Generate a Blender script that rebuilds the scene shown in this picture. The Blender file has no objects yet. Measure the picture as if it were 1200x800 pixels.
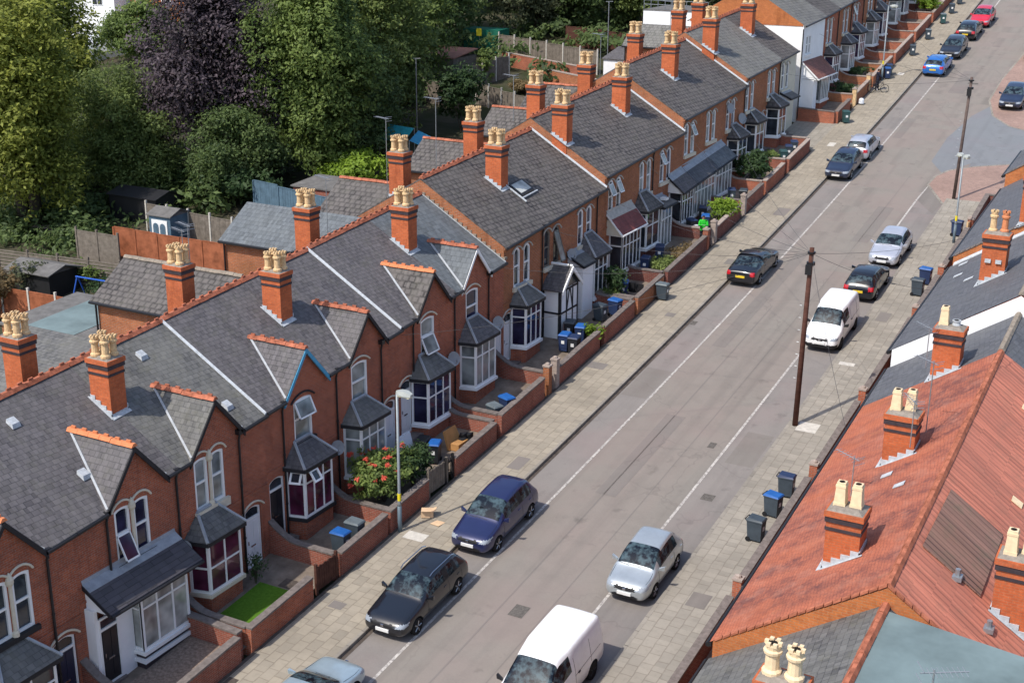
import bpy, bmesh, math, random
from math import sin, cos, pi, radians, atan2, hypot, sqrt
from mathutils import Vector, Matrix
from mathutils.geometry import tessellate_polygon
import numpy as np

random.seed(7)
SC = bpy.context.scene
COL = SC.collection

# ------------------------------------------------------------------ terrain
def T_exact(y):
    if y < 0: return 0.05557 * y
    if y > 165: return 0.05557*165 + 0.00046692*165*165 + (0.05557 + 2*0.00046692*165) * (y - 165) * (1 if y < 190 else 0) + (0 if y < 190 else 25*0.2096)
    return 0.05557 * y + 0.00046692 * y * y
def T(y):
    a = math.floor(y); t = y - a
    return T_exact(a) * (1 - t) + T_exact(a + 1) * t

# ------------------------------------------------------------------ mesh builder
class MB:
    def __init__(s): s.v = []; s.f = []; s.m = []; s.smooth = False
    def add(s, pts, faces, m=0):
        o = len(s.v); s.v.extend([tuple(p) for p in pts])
        for f in faces: s.f.append(tuple(i + o for i in f)); s.m.append(m)
        return s
    def poly(s, pts, m=0): return s.add(pts, [tuple(range(len(pts)))], m)
    def box(s, x0, x1, y0, y1, z0, z1, m=0):
        return s.hexa([(x0,y0,z0),(x1,y0,z0),(x1,y1,z0),(x0,y1,z0),(x0,y0,z1),(x1,y0,z1),(x1,y1,z1),(x0,y1,z1)], m)
    def hexa(s, p, m=0):
        return s.add(p, [(0,3,2,1),(4,5,6,7),(0,1,5,4),(1,2,6,5),(2,3,7,6),(3,0,4,7)], m)
    def sbox(s, x0, x1, y0, y1, za, zb, h, m=0):
        """box whose bottom follows za at y0 and zb at y1, of height h"""
        return s.hexa([(x0,y0,za),(x1,y0,za),(x1,y1,zb),(x0,y1,zb),(x0,y0,za+h),(x1,y0,za+h),(x1,y1,zb+h),(x0,y1,zb+h)], m)
    def obox(s, o, u, n, u0, u1, n0, n1, z0, z1, m=0):
        P = lambda a, b, c: (o[0]+u[0]*a+n[0]*b, o[1]+u[1]*a+n[1]*b, o[2]+c)
        return s.hexa([P(u0,n0,z0),P(u1,n0,z0),P(u1,n1,z0),P(u0,n1,z0),P(u0,n0,z1),P(u1,n0,z1),P(u1,n1,z1),P(u0,n1,z1)], m)
    def slab(s, pts, t, m=0):
        """polygon pts (any plane) thickened downward in z by t"""
        n = len(pts); low = [(p[0],p[1],p[2]-t) for p in pts]
        F = [tuple(range(n)), tuple(range(2*n-1, n-1, -1))]
        F += [(i, i+n, (i+1)%n+n, (i+1)%n) for i in range(n)]
        return s.add(list(pts)+low, F, m)
    def prism(s, pts, d, m=0):
        n = len(pts); q = [(p[0]+d[0],p[1]+d[1],p[2]+d[2]) for p in pts]
        F = [tuple(range(n-1,-1,-1)), tuple(range(n, 2*n))]
        F += [(i, (i+1)%n, (i+1)%n+n, i+n) for i in range(n)]
        return s.add(list(pts)+q, F, m)
    def holed(s, outer, holes, m=0):
        loops = [[Vector(p) for p in outer]] + [[Vector(p) for p in h] for h in holes]
        flat = [p for l in loops for p in l]
        return s.add(flat, [tuple(t) for t in tessellate_polygon(loops)], m)
    def tube(s, pts, r, n=6, m=0, caps=True):
        pts = [Vector(p) for p in pts]; o = len(s.v)
        rs = r if isinstance(r, (list, tuple)) else [r]*len(pts)
        prev = None
        for i, p in enumerate(pts):
            d = (pts[min(i+1, len(pts)-1)] - pts[max(i-1, 0)])
            d = d.normalized() if d.length > 1e-9 else Vector((0,0,1))
            a = prev if prev is not None else (Vector((0,0,1)) if abs(d.z) < .9 else Vector((1,0,0)))
            a = (a - d*a.dot(d)); a = a.normalized() if a.length > 1e-6 else d.orthogonal().normalized()
            prev = a; b = d.cross(a)
            for k in range(n):
                t = 2*pi*k/n; s.v.append(tuple(p + (a*cos(t) + b*sin(t))*rs[i]))
        for i in range(len(pts)-1):
            for k in range(n):
                s.f.append((o+i*n+k, o+i*n+(k+1)%n, o+(i+1)*n+(k+1)%n, o+(i+1)*n+k)); s.m.append(m)
        if caps:
            s.f.append(tuple(o+k for k in range(n-1,-1,-1))); s.m.append(m)
            s.f.append(tuple(o+(len(pts)-1)*n+k for k in range(n))); s.m.append(m)
        return s
    def lathe(s, prof, c=(0,0,0), n=12, m=0, axis='z', sq=False):
        """prof: list of (r, h) along the axis"""
        o = len(s.v)
        for r, h in prof:
            for k in range(n):
                t = 2*pi*(k+.5)/n; a, b = r*cos(t), r*sin(t)
                p = (a, b, h) if axis == 'z' else ((h, a, b) if axis == 'x' else (a, h, b))
                s.v.append((c[0]+p[0], c[1]+p[1], c[2]+p[2]))
        for i in range(len(prof)-1):
            for k in range(n):
                s.f.append((o+i*n+k, o+i*n+(k+1)%n, o+(i+1)*n+(k+1)%n, o+(i+1)*n+k)); s.m.append(m)
        s.f.append(tuple(o+k for k in range(n-1,-1,-1))); s.m.append(m)
        s.f.append(tuple(o+(len(prof)-1)*n+k for k in range(n))); s.m.append(m)
        return s
    def build(s, name, mats, parent=None, loc=None, rotz=0, smooth=False, uv=True):
        if not isinstance(mats, (list, tuple)): mats = [mats]
        me = bpy.data.meshes.new(name); me.from_pydata(s.v, [], s.f)
        for m in mats: me.materials.append(m)
        if len(mats) > 1: me.polygons.foreach_set('material_index', np.array(s.m, dtype=np.int32))
        bm = bmesh.new(); bm.from_mesh(me); bmesh.ops.recalc_face_normals(bm, faces=bm.faces)
        if uv:
            L = bm.loops.layers.uv.new('UVMap')
            for f in bm.faces:
                n = f.normal
                h = hypot(n.x, n.y)
                if h < .12:
                    for l in f.loops: l[L].uv = (l.vert.co.x, l.vert.co.y)
                else:
                    ux, uy = -n.y/h, n.x/h
                    if h > .97:
                        for l in f.loops: l[L].uv = (l.vert.co.x*ux + l.vert.co.y*uy, l.vert.co.z)
                    else:
                        vv = Vector(n).cross(Vector((ux,uy,0)))
                        for l in f.loops: l[L].uv = (l.vert.co.x*ux + l.vert.co.y*uy, l.vert.co.dot(vv))
        bm.to_mesh(me); bm.free()
        if smooth: me.polygons.foreach_set('use_smooth', np.ones(len(me.polygons), dtype=bool))
        o = bpy.data.objects.new(name, me); COL.objects.link(o)
        if loc is not None: o.location = loc
        o.rotation_euler.z = rotz
        if parent is not None: o.parent = parent
        return o

def empty(name, loc, rotz=0):
    o = bpy.data.objects.new(name, None); COL.objects.link(o)
    o.location = loc; o.rotation_euler = (0,0,rotz); o.empty_display_size = .2
    return o
def tag(o, label, cat, group=None, kind=None):
    o['label'] = label; o['category'] = cat
    if group: o['group'] = group
    if kind: o['kind'] = kind
    return o
def struct(o): o['kind'] = 'structure'; return o
def kids(o): return list(o.children)
def copy_tree(o, parent=None):
    c = o.copy(); COL.objects.link(c)
    if parent is not None: c.parent = parent
    for k in kids(o): copy_tree(k, c)
    return c
def evaluated(o, split=None):
    """apply an object's modifiers to a mesh of its own"""
    dg = bpy.context.evaluated_depsgraph_get(); dg.update()
    me = bpy.data.meshes.new_from_object(o.evaluated_get(dg)); o.modifiers.clear(); o.data = me
    return o

# ------------------------------------------------------------------ materials
class NT:
    def __init__(s, name):
        s.mat = bpy.data.materials.new(name); s.mat.use_nodes = True
        s.t = s.mat.node_tree; s.b = s.t.nodes['Principled BSDF']
    def n(s, typ, **kw):
        x = s.t.nodes.new(typ)
        for k, v in kw.items(): setattr(x, k, v)
        return x
    def l(s, a, b): s.t.links.new(a, b)
    def mix(s, fac, a, b, mode='MIX'):
        x = s.n('ShaderNodeMix', data_type='RGBA', blend_type=mode)
        for i, v in ((0, fac), (6, a), (7, b)):
            if hasattr(v, 'is_linked'): s.l(v, x.inputs[i])
            else: x.inputs[i].default_value = v if i == 0 else (*v, 1)
        return x.outputs[2]
    def math(s, op, a, b=0.0, clamp=False):
        x = s.n('ShaderNodeMath', operation=op, use_clamp=clamp)
        for i, v in ((0, a), (1, b)):
            if hasattr(v, 'is_linked'): s.l(v, x.inputs[i])
            else: x.inputs[i].default_value = v
        return x.outputs[0]
    def ramp(s, fac, lo, hi):
        x = s.n('ShaderNodeMapRange', clamp=True)
        s.l(fac, x.inputs[0]); x.inputs[1].default_value = lo; x.inputs[2].default_value = hi
        return x.outputs[0]
    def uvr(s, scale=(1,1,1), rnd=37.0):
        """UV in metres, shifted by a per-object random so that copies differ"""
        uv = s.n('ShaderNodeUVMap'); oi = s.n('ShaderNodeObjectInfo')
        ml = s.math('MULTIPLY', oi.outputs['Random'], rnd)
        ml = s.math('FLOOR', ml) if rnd > 1 else ml
        ad = s.n('ShaderNodeVectorMath', operation='ADD'); s.l(uv.outputs[0], ad.inputs[0])
        cb = s.n('ShaderNodeCombineXYZ'); s.l(ml, cb.inputs[0]); s.l(ml, cb.inputs[1]); s.l(cb.outputs[0], ad.inputs[1])
        mp = s.n('ShaderNodeVectorMath', operation='MULTIPLY'); s.l(ad.outputs[0], mp.inputs[0]); mp.inputs[1].default_value = scale
        return mp.outputs[0]
    def noise(s, vec, scale, detail=3, rough=.55):
        x = s.n('ShaderNodeTexNoise'); s.l(vec, x.inputs['Vector'])
        x.inputs['Scale'].default_value = scale; x.inputs['Detail'].default_value = detail; x.inputs['Roughness'].default_value = rough
        return x.outputs[0]
    def brick(s, vec, c1, c2, mortar, w, h, gap, off=.5, bias=0):
        x = s.n('ShaderNodeTexBrick'); s.l(vec, x.inputs['Vector']); x.offset = off; x.squash = 1
        x.inputs['Color1'].default_value = (*c1,1); x.inputs['Color2'].default_value = (*c2,1); x.inputs['Mortar'].default_value = (*mortar,1)
        x.inputs['Scale'].default_value = 1; x.inputs['Mortar Size'].default_value = gap; x.inputs['Bias'].default_value = bias
        x.inputs['Mortar Smooth'].default_value = .1
        x.inputs['Brick Width'].default_value = w; x.inputs['Row Height'].default_value = h
        return x.outputs[0], x.outputs[1]
    def bump(s, h, strength=.3, dist=.02):
        x = s.n('ShaderNodeBump'); x.inputs['Strength'].default_value = strength; x.inputs['Distance'].default_value = dist
        s.l(h, x.inputs['Height']); s.l(x.outputs[0], s.b.inputs['Normal'])
    def out(s, col=None, rough=.8, spec=.3, metal=0, coat=0):
        if col is not None:
            if hasattr(col, 'is_linked'): s.l(col, s.b.inputs['Base Color'])
            else: s.b.inputs['Base Color'].default_value = (*col,1)
        if hasattr(rough, 'is_linked'): s.l(rough, s.b.inputs['Roughness'])
        else: s.b.inputs['Roughness'].default_value = rough
        s.b.inputs['Specular IOR Level'].default_value = spec
        s.b.inputs['Metallic'].default_value = metal
        s.b.inputs['Coat Weight'].default_value = coat; s.b.inputs['Coat Roughness'].default_value = .03
        return s.mat
def plain(name, c, rough=.6, spec=.3, metal=0, coat=0, var=.18, nscale=2.0, bump=0):
    t = NT(name); v = t.uvr(rnd=61.0); f = t.noise(v, nscale, 4, .65)
    f = t.ramp(f, .28, .72)
    k = lambda s: tuple(max(0, min(1, x*s)) for x in c)
    if bump: t.bump(f, bump, .02)
    return t.out(t.mix(f, k(1-var), k(1+var)), rough, spec, metal, coat)
def brickmat(name, c1, c2, mortar=(.30,.25,.21), stain=(.10,.06,.05), amt=.5, soot_and_unlit=.0):
    t = NT(name); v = t.uvr()
    c, f = t.brick(v, c1, c2, mortar, .23, .076, .008)
    big = t.ramp(t.noise(v, .45, 5, .6), .42, .72)
    mid = t.ramp(t.noise(v, 3.2, 4, .7), .3, .75)
    fine = t.noise(v, 11, 2)
    c = t.mix(t.math('MULTIPLY', mid, .5), c, tuple(x*.42 for x in c1))
    c = t.mix(t.math('MULTIPLY', big, amt), c, stain)
    c = t.mix(t.math('MULTIPLY', t.ramp(fine, .5, .8), .25), c, tuple(min(1,x*1.7) for x in c1))
    ef = t.ramp(t.noise(v, .75, 5, .7), .56, .74); c = t.mix(t.math('MULTIPLY', ef, .30), c, tuple(min(1,x*1.25+.06) for x in c1))
    wd = t.n('ShaderNodeVectorMath', operation='MULTIPLY'); t.l(v, wd.inputs[0]); wd.inputs[1].default_value = (1.5,.3,1)
    run = t.ramp(t.noise(wd.outputs[0], 1.1, 5, .65), .55, .72); c = t.mix(t.math('MULTIPLY', run, .5), c, tuple(x*.4 for x in c2))
    t.bump(t.math('SUBTRACT', t.math('MULTIPLY', fine, .5), f), .35, .01)
    return t.out(c, .88, .15)
def slatemat(name, c1, c2, gap=(.03,.03,.033), w=.27, h=.2, stain=(.2,.19,.17), amt=.5, moss=(.09,.095,.05), mossamt=.25, rough=.7, gapw=.012, off=.5, streak=.4):
    t = NT(name); v = t.uvr(rnd=53.0)
    c, f = t.brick(v, c1, c2, gap, w, h, gapw, off)
    # per-slate tone: noise sampled on a grid of slates
    sn = t.n('ShaderNodeVectorMath', operation='SNAP'); t.l(v, sn.inputs[0]); sn.inputs[1].default_value = (w/2, h, 1)
    per = t.ramp(t.noise(sn.outputs[0], 7.3, 1), .35, .65)
    big = t.ramp(t.noise(v, .5, 5, .62), .4, .7)
    mid = t.ramp(t.noise(v, 1.7, 4, .7), .5, .75)
    # streaks running down the slope
    st = t.n('ShaderNodeVectorMath', operation='MULTIPLY'); t.l(v, st.inputs[0]); st.inputs[1].default_value = (2.2, .22, 1)
    strk = t.ramp(t.noise(st.outputs[0], 1.0, 4, .6), .5, .72)
    c = t.mix(t.math('MULTIPLY', per, .5), c, tuple(x*1.75 for x in c1))
    c = t.mix(t.math('MULTIPLY', big, amt), c, stain)
    c = t.mix(t.math('MULTIPLY', strk, streak), c, tuple(x*.5 for x in c1))
    c = t.mix(t.math('MULTIPLY', mid, mossamt), c, moss)
    t.bump(t.math('ADD', t.math('ADD', t.math('MULTIPLY', f, -1.0), t.math('MULTIPLY', per, .5)), t.math('MULTIPLY', t.noise(v, .7, 3, .5), 5.0)), .6, .02)
    return t.out(c, rough, .35)
def claymat(name, c1, c2, gap):
    """old plain clay tiles: rosy, with dark purple weathering in drifting patches and pale lichen bloom"""
    t = NT(name); v = t.uvr(rnd=53.0)
    c, f = t.brick(v, c1, c2, gap, .17, .1, .007)
    sn = t.n('ShaderNodeVectorMath', operation='SNAP'); t.l(v, sn.inputs[0]); sn.inputs[1].default_value = (.085, .1, 1)
    per = t.ramp(t.noise(sn.outputs[0], 7.3, 1), .35, .65)
    c = t.mix(t.math('MULTIPLY', per, .3), c, (.50,.17,.10))
    st = t.n('ShaderNodeMapping'); t.l(v, st.inputs[0]); st.inputs['Rotation'].default_value = (0,0,.5); st.inputs['Scale'].default_value = (.9,.33,1)
    d1 = t.ramp(t.noise(st.outputs[0], .7, 6, .68), .44, .60)
    d2 = t.ramp(t.noise(v, 2.2, 5, .75), .34, .56)
    c = t.mix(t.math('MULTIPLY', t.math('MULTIPLY', d1, d2), .8), c, (.095,.045,.048))
    pl = t.ramp(t.noise(v, 1.3, 5, .7), .5, .74); c = t.mix(t.math('MULTIPLY', pl, .42), c, (.46,.235,.175))
    og = t.ramp(t.noise(st.outputs[0], .45, 3, .5), .5, .7); c = t.mix(t.math('MULTIPLY', og, .45), c, (.47,.13,.05))
    gn = t.ramp(t.noise(v, .9, 4, .7), .6, .75); c = t.mix(t.math('MULTIPLY', gn, .35), c, (.15,.12,.06))
    t.bump(t.math('ADD', t.math('MULTIPLY', f, -1.0), t.math('MULTIPLY', per, .6)), .6, .02)
    return t.out(c, .88, .2)
M = {}
M['brick_red'] = brickmat('brick_red', (.48,.130,.060), (.33,.088,.045), amt=.55)
M['brick_dark'] = brickmat('brick_dark', (.36,.10,.06), (.25,.072,.046), stain=(.07,.035,.03), amt=.5)
M['brick_orange'] = brickmat('brick_orange', (.47,.158,.060), (.33,.104,.044), stain=(.17,.085,.035), amt=.55)
M['brick_stack'] = brickmat('brick_stack', (.60,.15,.055), (.47,.112,.045), mortar=(.42,.17,.09), stain=(.2,.065,.035), amt=.45)
M['brick_parapet'] = brickmat('brick_parapet', (.56,.18,.055), (.44,.13,.045), mortar=(.42,.22,.12), stain=(.22,.09,.04), amt=.5)
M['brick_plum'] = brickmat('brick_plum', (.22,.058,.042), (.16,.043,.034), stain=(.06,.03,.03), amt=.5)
M['brick_blue'] = plain('dark_blue_brick', (.045,.035,.04), .6, var=.3, nscale=6)
M['slate_purple'] = slatemat('slate_purple', (.098,.090,.094), (.070,.065,.070), amt=.35, stain=(.135,.125,.118))
M['slate_worn'] = slatemat('slate_worn', (.115,.112,.108), (.07,.069,.07), stain=(.18,.175,.155), amt=.6, mossamt=.45, moss=(.13,.125,.085))
M['slate_new'] = slatemat('slate_blue_grey', (.105,.117,.128), (.08,.09,.10), stain=(.14,.15,.15), amt=.4, mossamt=.1, h=.26, gap=(.05,.055,.06))
M['tile_brown'] = slatemat('tile_brown_grey', (.098,.087,.082), (.072,.065,.063), w=.33, h=.3, stain=(.135,.122,.11), amt=.5, gap=(.016,.014,.014), gapw=.05, mossamt=.2)  # wide dark gaps paint the shadow lines between tile courses
M['tile_grey'] = slatemat('tile_grey', (.145,.14,.13), (.115,.11,.105), w=.33, h=.3, stain=(.19,.185,.165), amt=.6, gap=(.035,.034,.033), gapw=.03, mossamt=.35, moss=(.11,.11,.06))
M['slate_dark'] = slatemat('slate_dark', (.075,.078,.088), (.052,.055,.063), stain=(.13,.13,.135), amt=.45, mossamt=.15, w=.3, h=.24)
M['slate_smooth'] = slatemat('slate_smooth_dark', (.088,.09,.10), (.075,.077,.086), stain=(.125,.125,.13), amt=.4, mossamt=.12, w=.3, h=.2, gapw=.006, gap=(.05,.05,.055), streak=.2)
M['clay_tile'] = claymat('clay_tile', (.40,.130,.078), (.33,.104,.066), (.21,.075,.055))
M['clay_pantile'] = slatemat('clay_pantile', (.44,.152,.098), (.40,.136,.088), gap=(.20,.07,.052), w=.21, h=7.0, stain=(.33,.125,.09), amt=.6, moss=(.22,.125,.085), mossamt=.4, gapw=.03, off=0, rough=.85, streak=.15)
M['pantile_dark'] = slatemat('dark_pantile', (.22,.12,.092), (.17,.098,.08), gap=(.05,.03,.027), w=.21, h=7.0, stain=(.21,.11,.075), amt=.45, gapw=.028, off=0, mossamt=.5, moss=(.12,.11,.07), rough=.85)
M['tile_redbrown'] = slatemat('tile_red_brown', (.20,.075,.055), (.15,.057,.045), stain=(.22,.10,.07), amt=.4, gap=(.06,.025,.02), h=.22, gapw=.015)
M['porch_tile'] = slatemat('porch_tile', (.062,.058,.066), (.052,.05,.058), w=.9, h=.2, stain=(.08,.075,.085), amt=.3, mossamt=.1, gap=(.02,.018,.022), gapw=.012)
M['porch_red'] = slatemat('porch_red_felt', (.17,.045,.04), (.15,.04,.036), stain=(.2,.07,.06), amt=.3, mossamt=.1, w=.5, h=.25, gapw=.006)
M['ridge_tile'] = plain('ridge_clay', (.35,.12,.07), .85, .15, var=.55, nscale=3.0)
M['ridge_bright'] = plain('ridge_clay_bright', (.60,.205,.09), .8, .2, var=.15, nscale=4)
M['ridge_grey'] = plain('ridge_weathered', (.25,.21,.17), .9, .1, var=.35, nscale=4)
M['lead'] = plain('lead', (.30,.32,.345), .5, .4, var=.25, nscale=3)
M['mortar_white'] = plain('mortar_flashing', (.43,.455,.48), .75, .2, var=.25, nscale=6)
M['pvc'] = plain('white_frame', (.80,.80,.79), .35, .4, var=.04)
M['white_paint'] = plain('white_paint', (.80,.805,.81), .8, .2, var=.06, nscale=1)
M['cream_paint'] = plain('cream_paint', (.62,.56,.44), .75, .2, var=.12, nscale=4)
M['cream_render'] = plain('cream_render', (.58,.54,.44), .85, .1, var=.10, nscale=1.2)
M['stone'] = plain('stone', (.44,.41,.36), .85, .15, var=.2, nscale=4)
M['coping'] = plain('coping', (.165,.14,.128), .9, .1, var=.32, nscale=5, bump=.2)
M['coping_pale'] = plain('pale_coping', (.34,.28,.245), .9, .1, var=.25, nscale=5)
M['black_plastic'] = plain('black_plastic', (.015,.015,.017), .4, .4, var=.2)
M['black_board'] = plain('black_bargeboard', (.02,.02,.023), .6, .3, var=.3)
M['blue_board'] = plain('blue_bargeboard', (.06,.30,.48), .5, .3, var=.15)
M['grey_metal'] = plain('galvanised', (.33,.35,.37), .45, .5, metal=.6, var=.15)
M['dish_grey'] = plain('dish_grey', (.27,.285,.30), .5, .4, var=.12)
M['pot_cream'] = plain('pot_cream', (.62,.43,.235), .8, .2, var=.3, nscale=6)
M['pot_pale'] = plain('pot_pale', (.72,.56,.36), .8, .2, var=.14, nscale=6)
M['pot_red'] = plain('pot_red', (.55,.21,.10), .8, .2, var=.2, nscale=6)
M['soot_and_unlit'] = plain('soot_and_unlit', (.02,.017,.015), .95, .05)
M['flaunch'] = plain('flaunching', (.24,.21,.18), .9, .1, var=.3, nscale=6)
M['wood_dark'] = plain('telegraph_wood', (.085,.038,.028), .85, .15, var=.35, nscale=4)
M['wood_grey'] = plain('weathered_wood', (.17,.145,.12), .9, .1, var=.35, nscale=3)
M['wood_orange'] = plain('stained_fence', (.29,.10,.05), .88, .1, var=.42, nscale=1.6)
M['wood_blue'] = plain('blue_fence', (.085,.14,.19), .8, .2, var=.25, nscale=2)
M['concrete_post'] = plain('concrete_post', (.50,.47,.42), .85, .15, var=.2, nscale=5)
M['felt_grey'] = plain('felt_grey', (.14,.135,.13), .9, .15, var=.3, nscale=2)
M['felt_teal'] = plain('felt_teal', (.15,.20,.205), .8, .2, var=.26, nscale=.55, bump=.1)
def glassmat(name, c, rough=.06):
    t = NT(name); v = t.uvr(rnd=61.0); f = t.ramp(t.noise(v, 1.1, 2), .35, .65)
    return t.out(t.mix(f, tuple(x*.5 for x in c), tuple(x*1.5 for x in c)), rough, .6)
M['glass'] = glassmat('window_glass', (.028,.033,.042))
M['glass_purple'] = glassmat('window_glass_purple_curtain', (.075,.017,.04))
M['glass_navy'] = glassmat('window_glass_navy', (.022,.02,.05))
M['glass_net'] = glassmat('window_glass_net_curtain', (.22,.24,.235))
M['glass_pale'] = glassmat('window_glass_pale_blind', (.34,.345,.32))
M['door_black'] = plain('door_black', (.018,.018,.022), .3, .5)
M['door_white'] = plain('door_white', (.72,.73,.74), .4, .4, var=.05)
M['door_navy'] = plain('door_navy', (.02,.024,.05), .3, .5)
M['door_brown'] = plain('door_brown', (.12,.045,.025), .5, .4)
M['brass'] = plain('brass', (.6,.42,.15), .3, .5, metal=1)
M['chrome'] = plain('chrome', (.6,.6,.62), .2, .5, metal=1, var=.03)
# ------------------------------------------------------------------ setting
def ybreaks(a, b, extra=()):
    ys = {a, b, *extra}; y = math.ceil(a)
    while y < b: ys.add(float(y)); y += 1
    return sorted(ys)
def sheet(name, x0, x1, y0, y1, dz, mat, thick=0, xs=None, parent=None):
    """strip following the hill; x0, x1 numbers or functions of y"""
    fx0 = x0 if callable(x0) else (lambda y: x0); fx1 = x1 if callable(x1) else (lambda y: x1)
    mb = MB(); ys = ybreaks(y0, y1)
    for a, b in zip(ys[:-1], ys[1:]):
        p = [(fx0(a),a,T(a)+dz),(fx1(a),a,T(a)+dz),(fx1(b),b,T(b)+dz),(fx0(b),b,T(b)+dz)]
        mb.poly(p)
        if thick:
            for q, r in ((p[1],p[2]),(p[3],p[0])):
                mb.poly([q, (q[0],q[1],q[2]-thick), (r[0],r[1],r[2]-thick), r])
    if thick:
        for y in (y0, y1): mb.poly([(fx0(y),y,T(y)+dz),(fx1(y),y,T(y)+dz),(fx1(y),y,T(y)+dz-thick),(fx0(y),y,T(y)+dz-thick)])
    return struct(mb.build(name, mat, parent))
def patch(name, pts, dz, mat):
    """flat polygon of (x, y) laid on the hill, subdivided along y"""
    me = bpy.data.meshes.new(name); bm = bmesh.new()
    vs = [bm.verts.new((x,y,0)) for x,y in pts]; bm.faces.new(vs)
    ys = [p[1] for p in pts]
    for y in ybreaks(min(ys), max(ys))[1:-1]:
        bmesh.ops.bisect_plane(bm, geom=bm.verts[:]+bm.edges[:]+bm.faces[:], plane_co=(0,y,0), plane_no=(0,1,0))
    L = bm.loops.layers.uv.new('UVMap')
    for v in bm.verts: v.co.z = T(v.co.y) + dz
    bmesh.ops.recalc_face_normals(bm, faces=bm.faces)
    if bm.faces[:] and bm.faces[0].normal.z < 0: bmesh.ops.reverse_faces(bm, faces=bm.faces)
    for f in bm.faces:
        for l in f.loops: l[L].uv = (l.vert.co.x, l.vert.co.y)
    bm.to_mesh(me); bm.free(); me.materials.append(mat)
    o = bpy.data.objects.new(name, me); COL.objects.link(o); return struct(o)

def asphalt(name, base, pink, dark):
    t = NT(name); v = t.uvr(rnd=0.0)
    lg = t.n('ShaderNodeVectorMath', operation='MULTIPLY'); t.l(v, lg.inputs[0]); lg.inputs[1].default_value = (1.0,.22,1)
    a = t.ramp(t.noise(lg.outputs[0], .35, 5, .6), .35, .68); b = t.ramp(t.noise(v, .8, 5, .7), .45, .8)
    c = t.mix(a, base, pink); c = t.mix(t.math('MULTIPLY', b, .4), c, dark)
    sp = t.ramp(t.noise(v, 14, 3, .8), .3, .75)
    c = t.mix(t.math('MULTIPLY', sp, .22), c, tuple(x*1.5 for x in base))
    # wheel tracks and oil drips along the lanes
    tr = t.n('ShaderNodeVectorMath', operation='MULTIPLY'); t.l(v, tr.inputs[0]); tr.inputs[1].default_value = (1.6,.05,1)
    k = t.ramp(t.noise(tr.outputs[0], .8, 3, .5), .5, .74)
    c = t.mix(t.math('MULTIPLY', k, .45), c, dark)
    oil = t.ramp(t.noise(v, .75, 4, .6), .62, .72)
    c = t.mix(t.math('MULTIPLY', oil, .5), c, tuple(x*.8 for x in dark))
    pk = t.ramp(t.noise(v, .16, 3, .6), .5, .62); c = t.mix(t.math('MULTIPLY', pk, .35), c, tuple(min(1,a*b) for a,b in zip(base,(1.14,.97,1.0))))
    # fine cracks
    vo = t.n('ShaderNodeTexVoronoi', feature='DISTANCE_TO_EDGE'); vo.inputs['Scale'].default_value = .28
    wv = t.n('ShaderNodeVectorMath', operation='ADD'); t.l(v, wv.inputs[0]); nz = t.n('ShaderNodeTexNoise'); nz.inputs['Scale'].default_value = 1.3; t.l(v, nz.inputs['Vector']); t.l(nz.outputs[1], wv.inputs[1])
    t.l(wv.outputs[0], vo.inputs['Vector'])
    cr = t.math('SUBTRACT', 1.0, t.ramp(vo.outputs[0], .0, .012))
    gate = t.ramp(t.noise(v, .12, 2), .45, .6)
    c = t.mix(t.math('MULTIPLY', t.math('MULTIPLY', cr, gate), .4), c, dark)
    t.bump(sp, .15, .01)
    return t.out(c, .9, .2)
M['asphalt'] = asphalt('asphalt', (.208,.190,.168), (.225,.189,.168), (.125,.112,.102))
M['asphalt_patch'] = asphalt('asphalt_patch', (.182,.166,.150), (.19,.166,.152), (.115,.103,.095))
M['asphalt_bay'] = asphalt('asphalt_bay', (.215,.195,.18), (.19,.175,.165), (.11,.10,.095))
M['asphalt_blue'] = asphalt('asphalt_side_road', (.17,.18,.19), (.185,.19,.20), (.13,.135,.14))
def paving(name, c1, c2, gap, w, h, gapw=.02, wob=.05):
    t = NT(name); v = t.uvr(rnd=0.0)
    sw = t.n('ShaderNodeSeparateXYZ'); t.l(v, sw.inputs[0]); cb = t.n('ShaderNodeCombineXYZ')
    t.l(sw.outputs[1], cb.inputs[0]); t.l(sw.outputs[0], cb.inputs[1])
    ad = t.n('ShaderNodeVectorMath', operation='ADD'); t.l(cb.outputs[0], ad.inputs[0])
    nz = t.n('ShaderNodeTexNoise'); nz.inputs['Scale'].default_value = 1.5; t.l(v, nz.inputs['Vector'])
    sc = t.n('ShaderNodeVectorMath', operation='SCALE'); t.l(nz.outputs[1], sc.inputs[0]); sc.inputs['Scale'].default_value = wob; t.l(sc.outputs[0], ad.inputs[1])
    c, f = t.brick(ad.outputs[0], c1, c2, gap, w, h, gapw)
    sn = t.n('ShaderNodeVectorMath', operation='SNAP'); t.l(ad.outputs[0], sn.inputs[0]); sn.inputs[1].default_value = (w/2, h, 1)
    per = t.ramp(t.noise(sn.outputs[0], 3.1, 1), .3, .7)
    c = t.mix(t.math('MULTIPLY', per, .45), c, tuple(x*1.35 for x in c1))
    big = t.ramp(t.noise(v, .3, 5, .62), .42, .72); c = t.mix(t.math('MULTIPLY', big, .45), c, tuple(x*.55 for x in c1))
    fi = t.ramp(t.noise(v, 5, 4, .7), .5, .8); c = t.mix(t.math('MULTIPLY', fi, .3), c, tuple(x*.5 for x in c2))
    t.bump(t.math('SUBTRACT', 1.0, f), .3, .01)
    return t.out(c, .9, .15)
M['pavement'] = paving('pavement_slabs', (.305,.268,.212), (.25,.222,.18), (.195,.165,.13), .56, .42, .022, .09)
M['pavement_far'] = paving('pavement_slabs_right', (.29,.263,.222), (.24,.22,.188), (.185,.162,.135), .56, .42, .022, .09)
M['drain'] = plain('drain_iron', (.11,.10,.09), .85, .2, var=.4, nscale=9)
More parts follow.
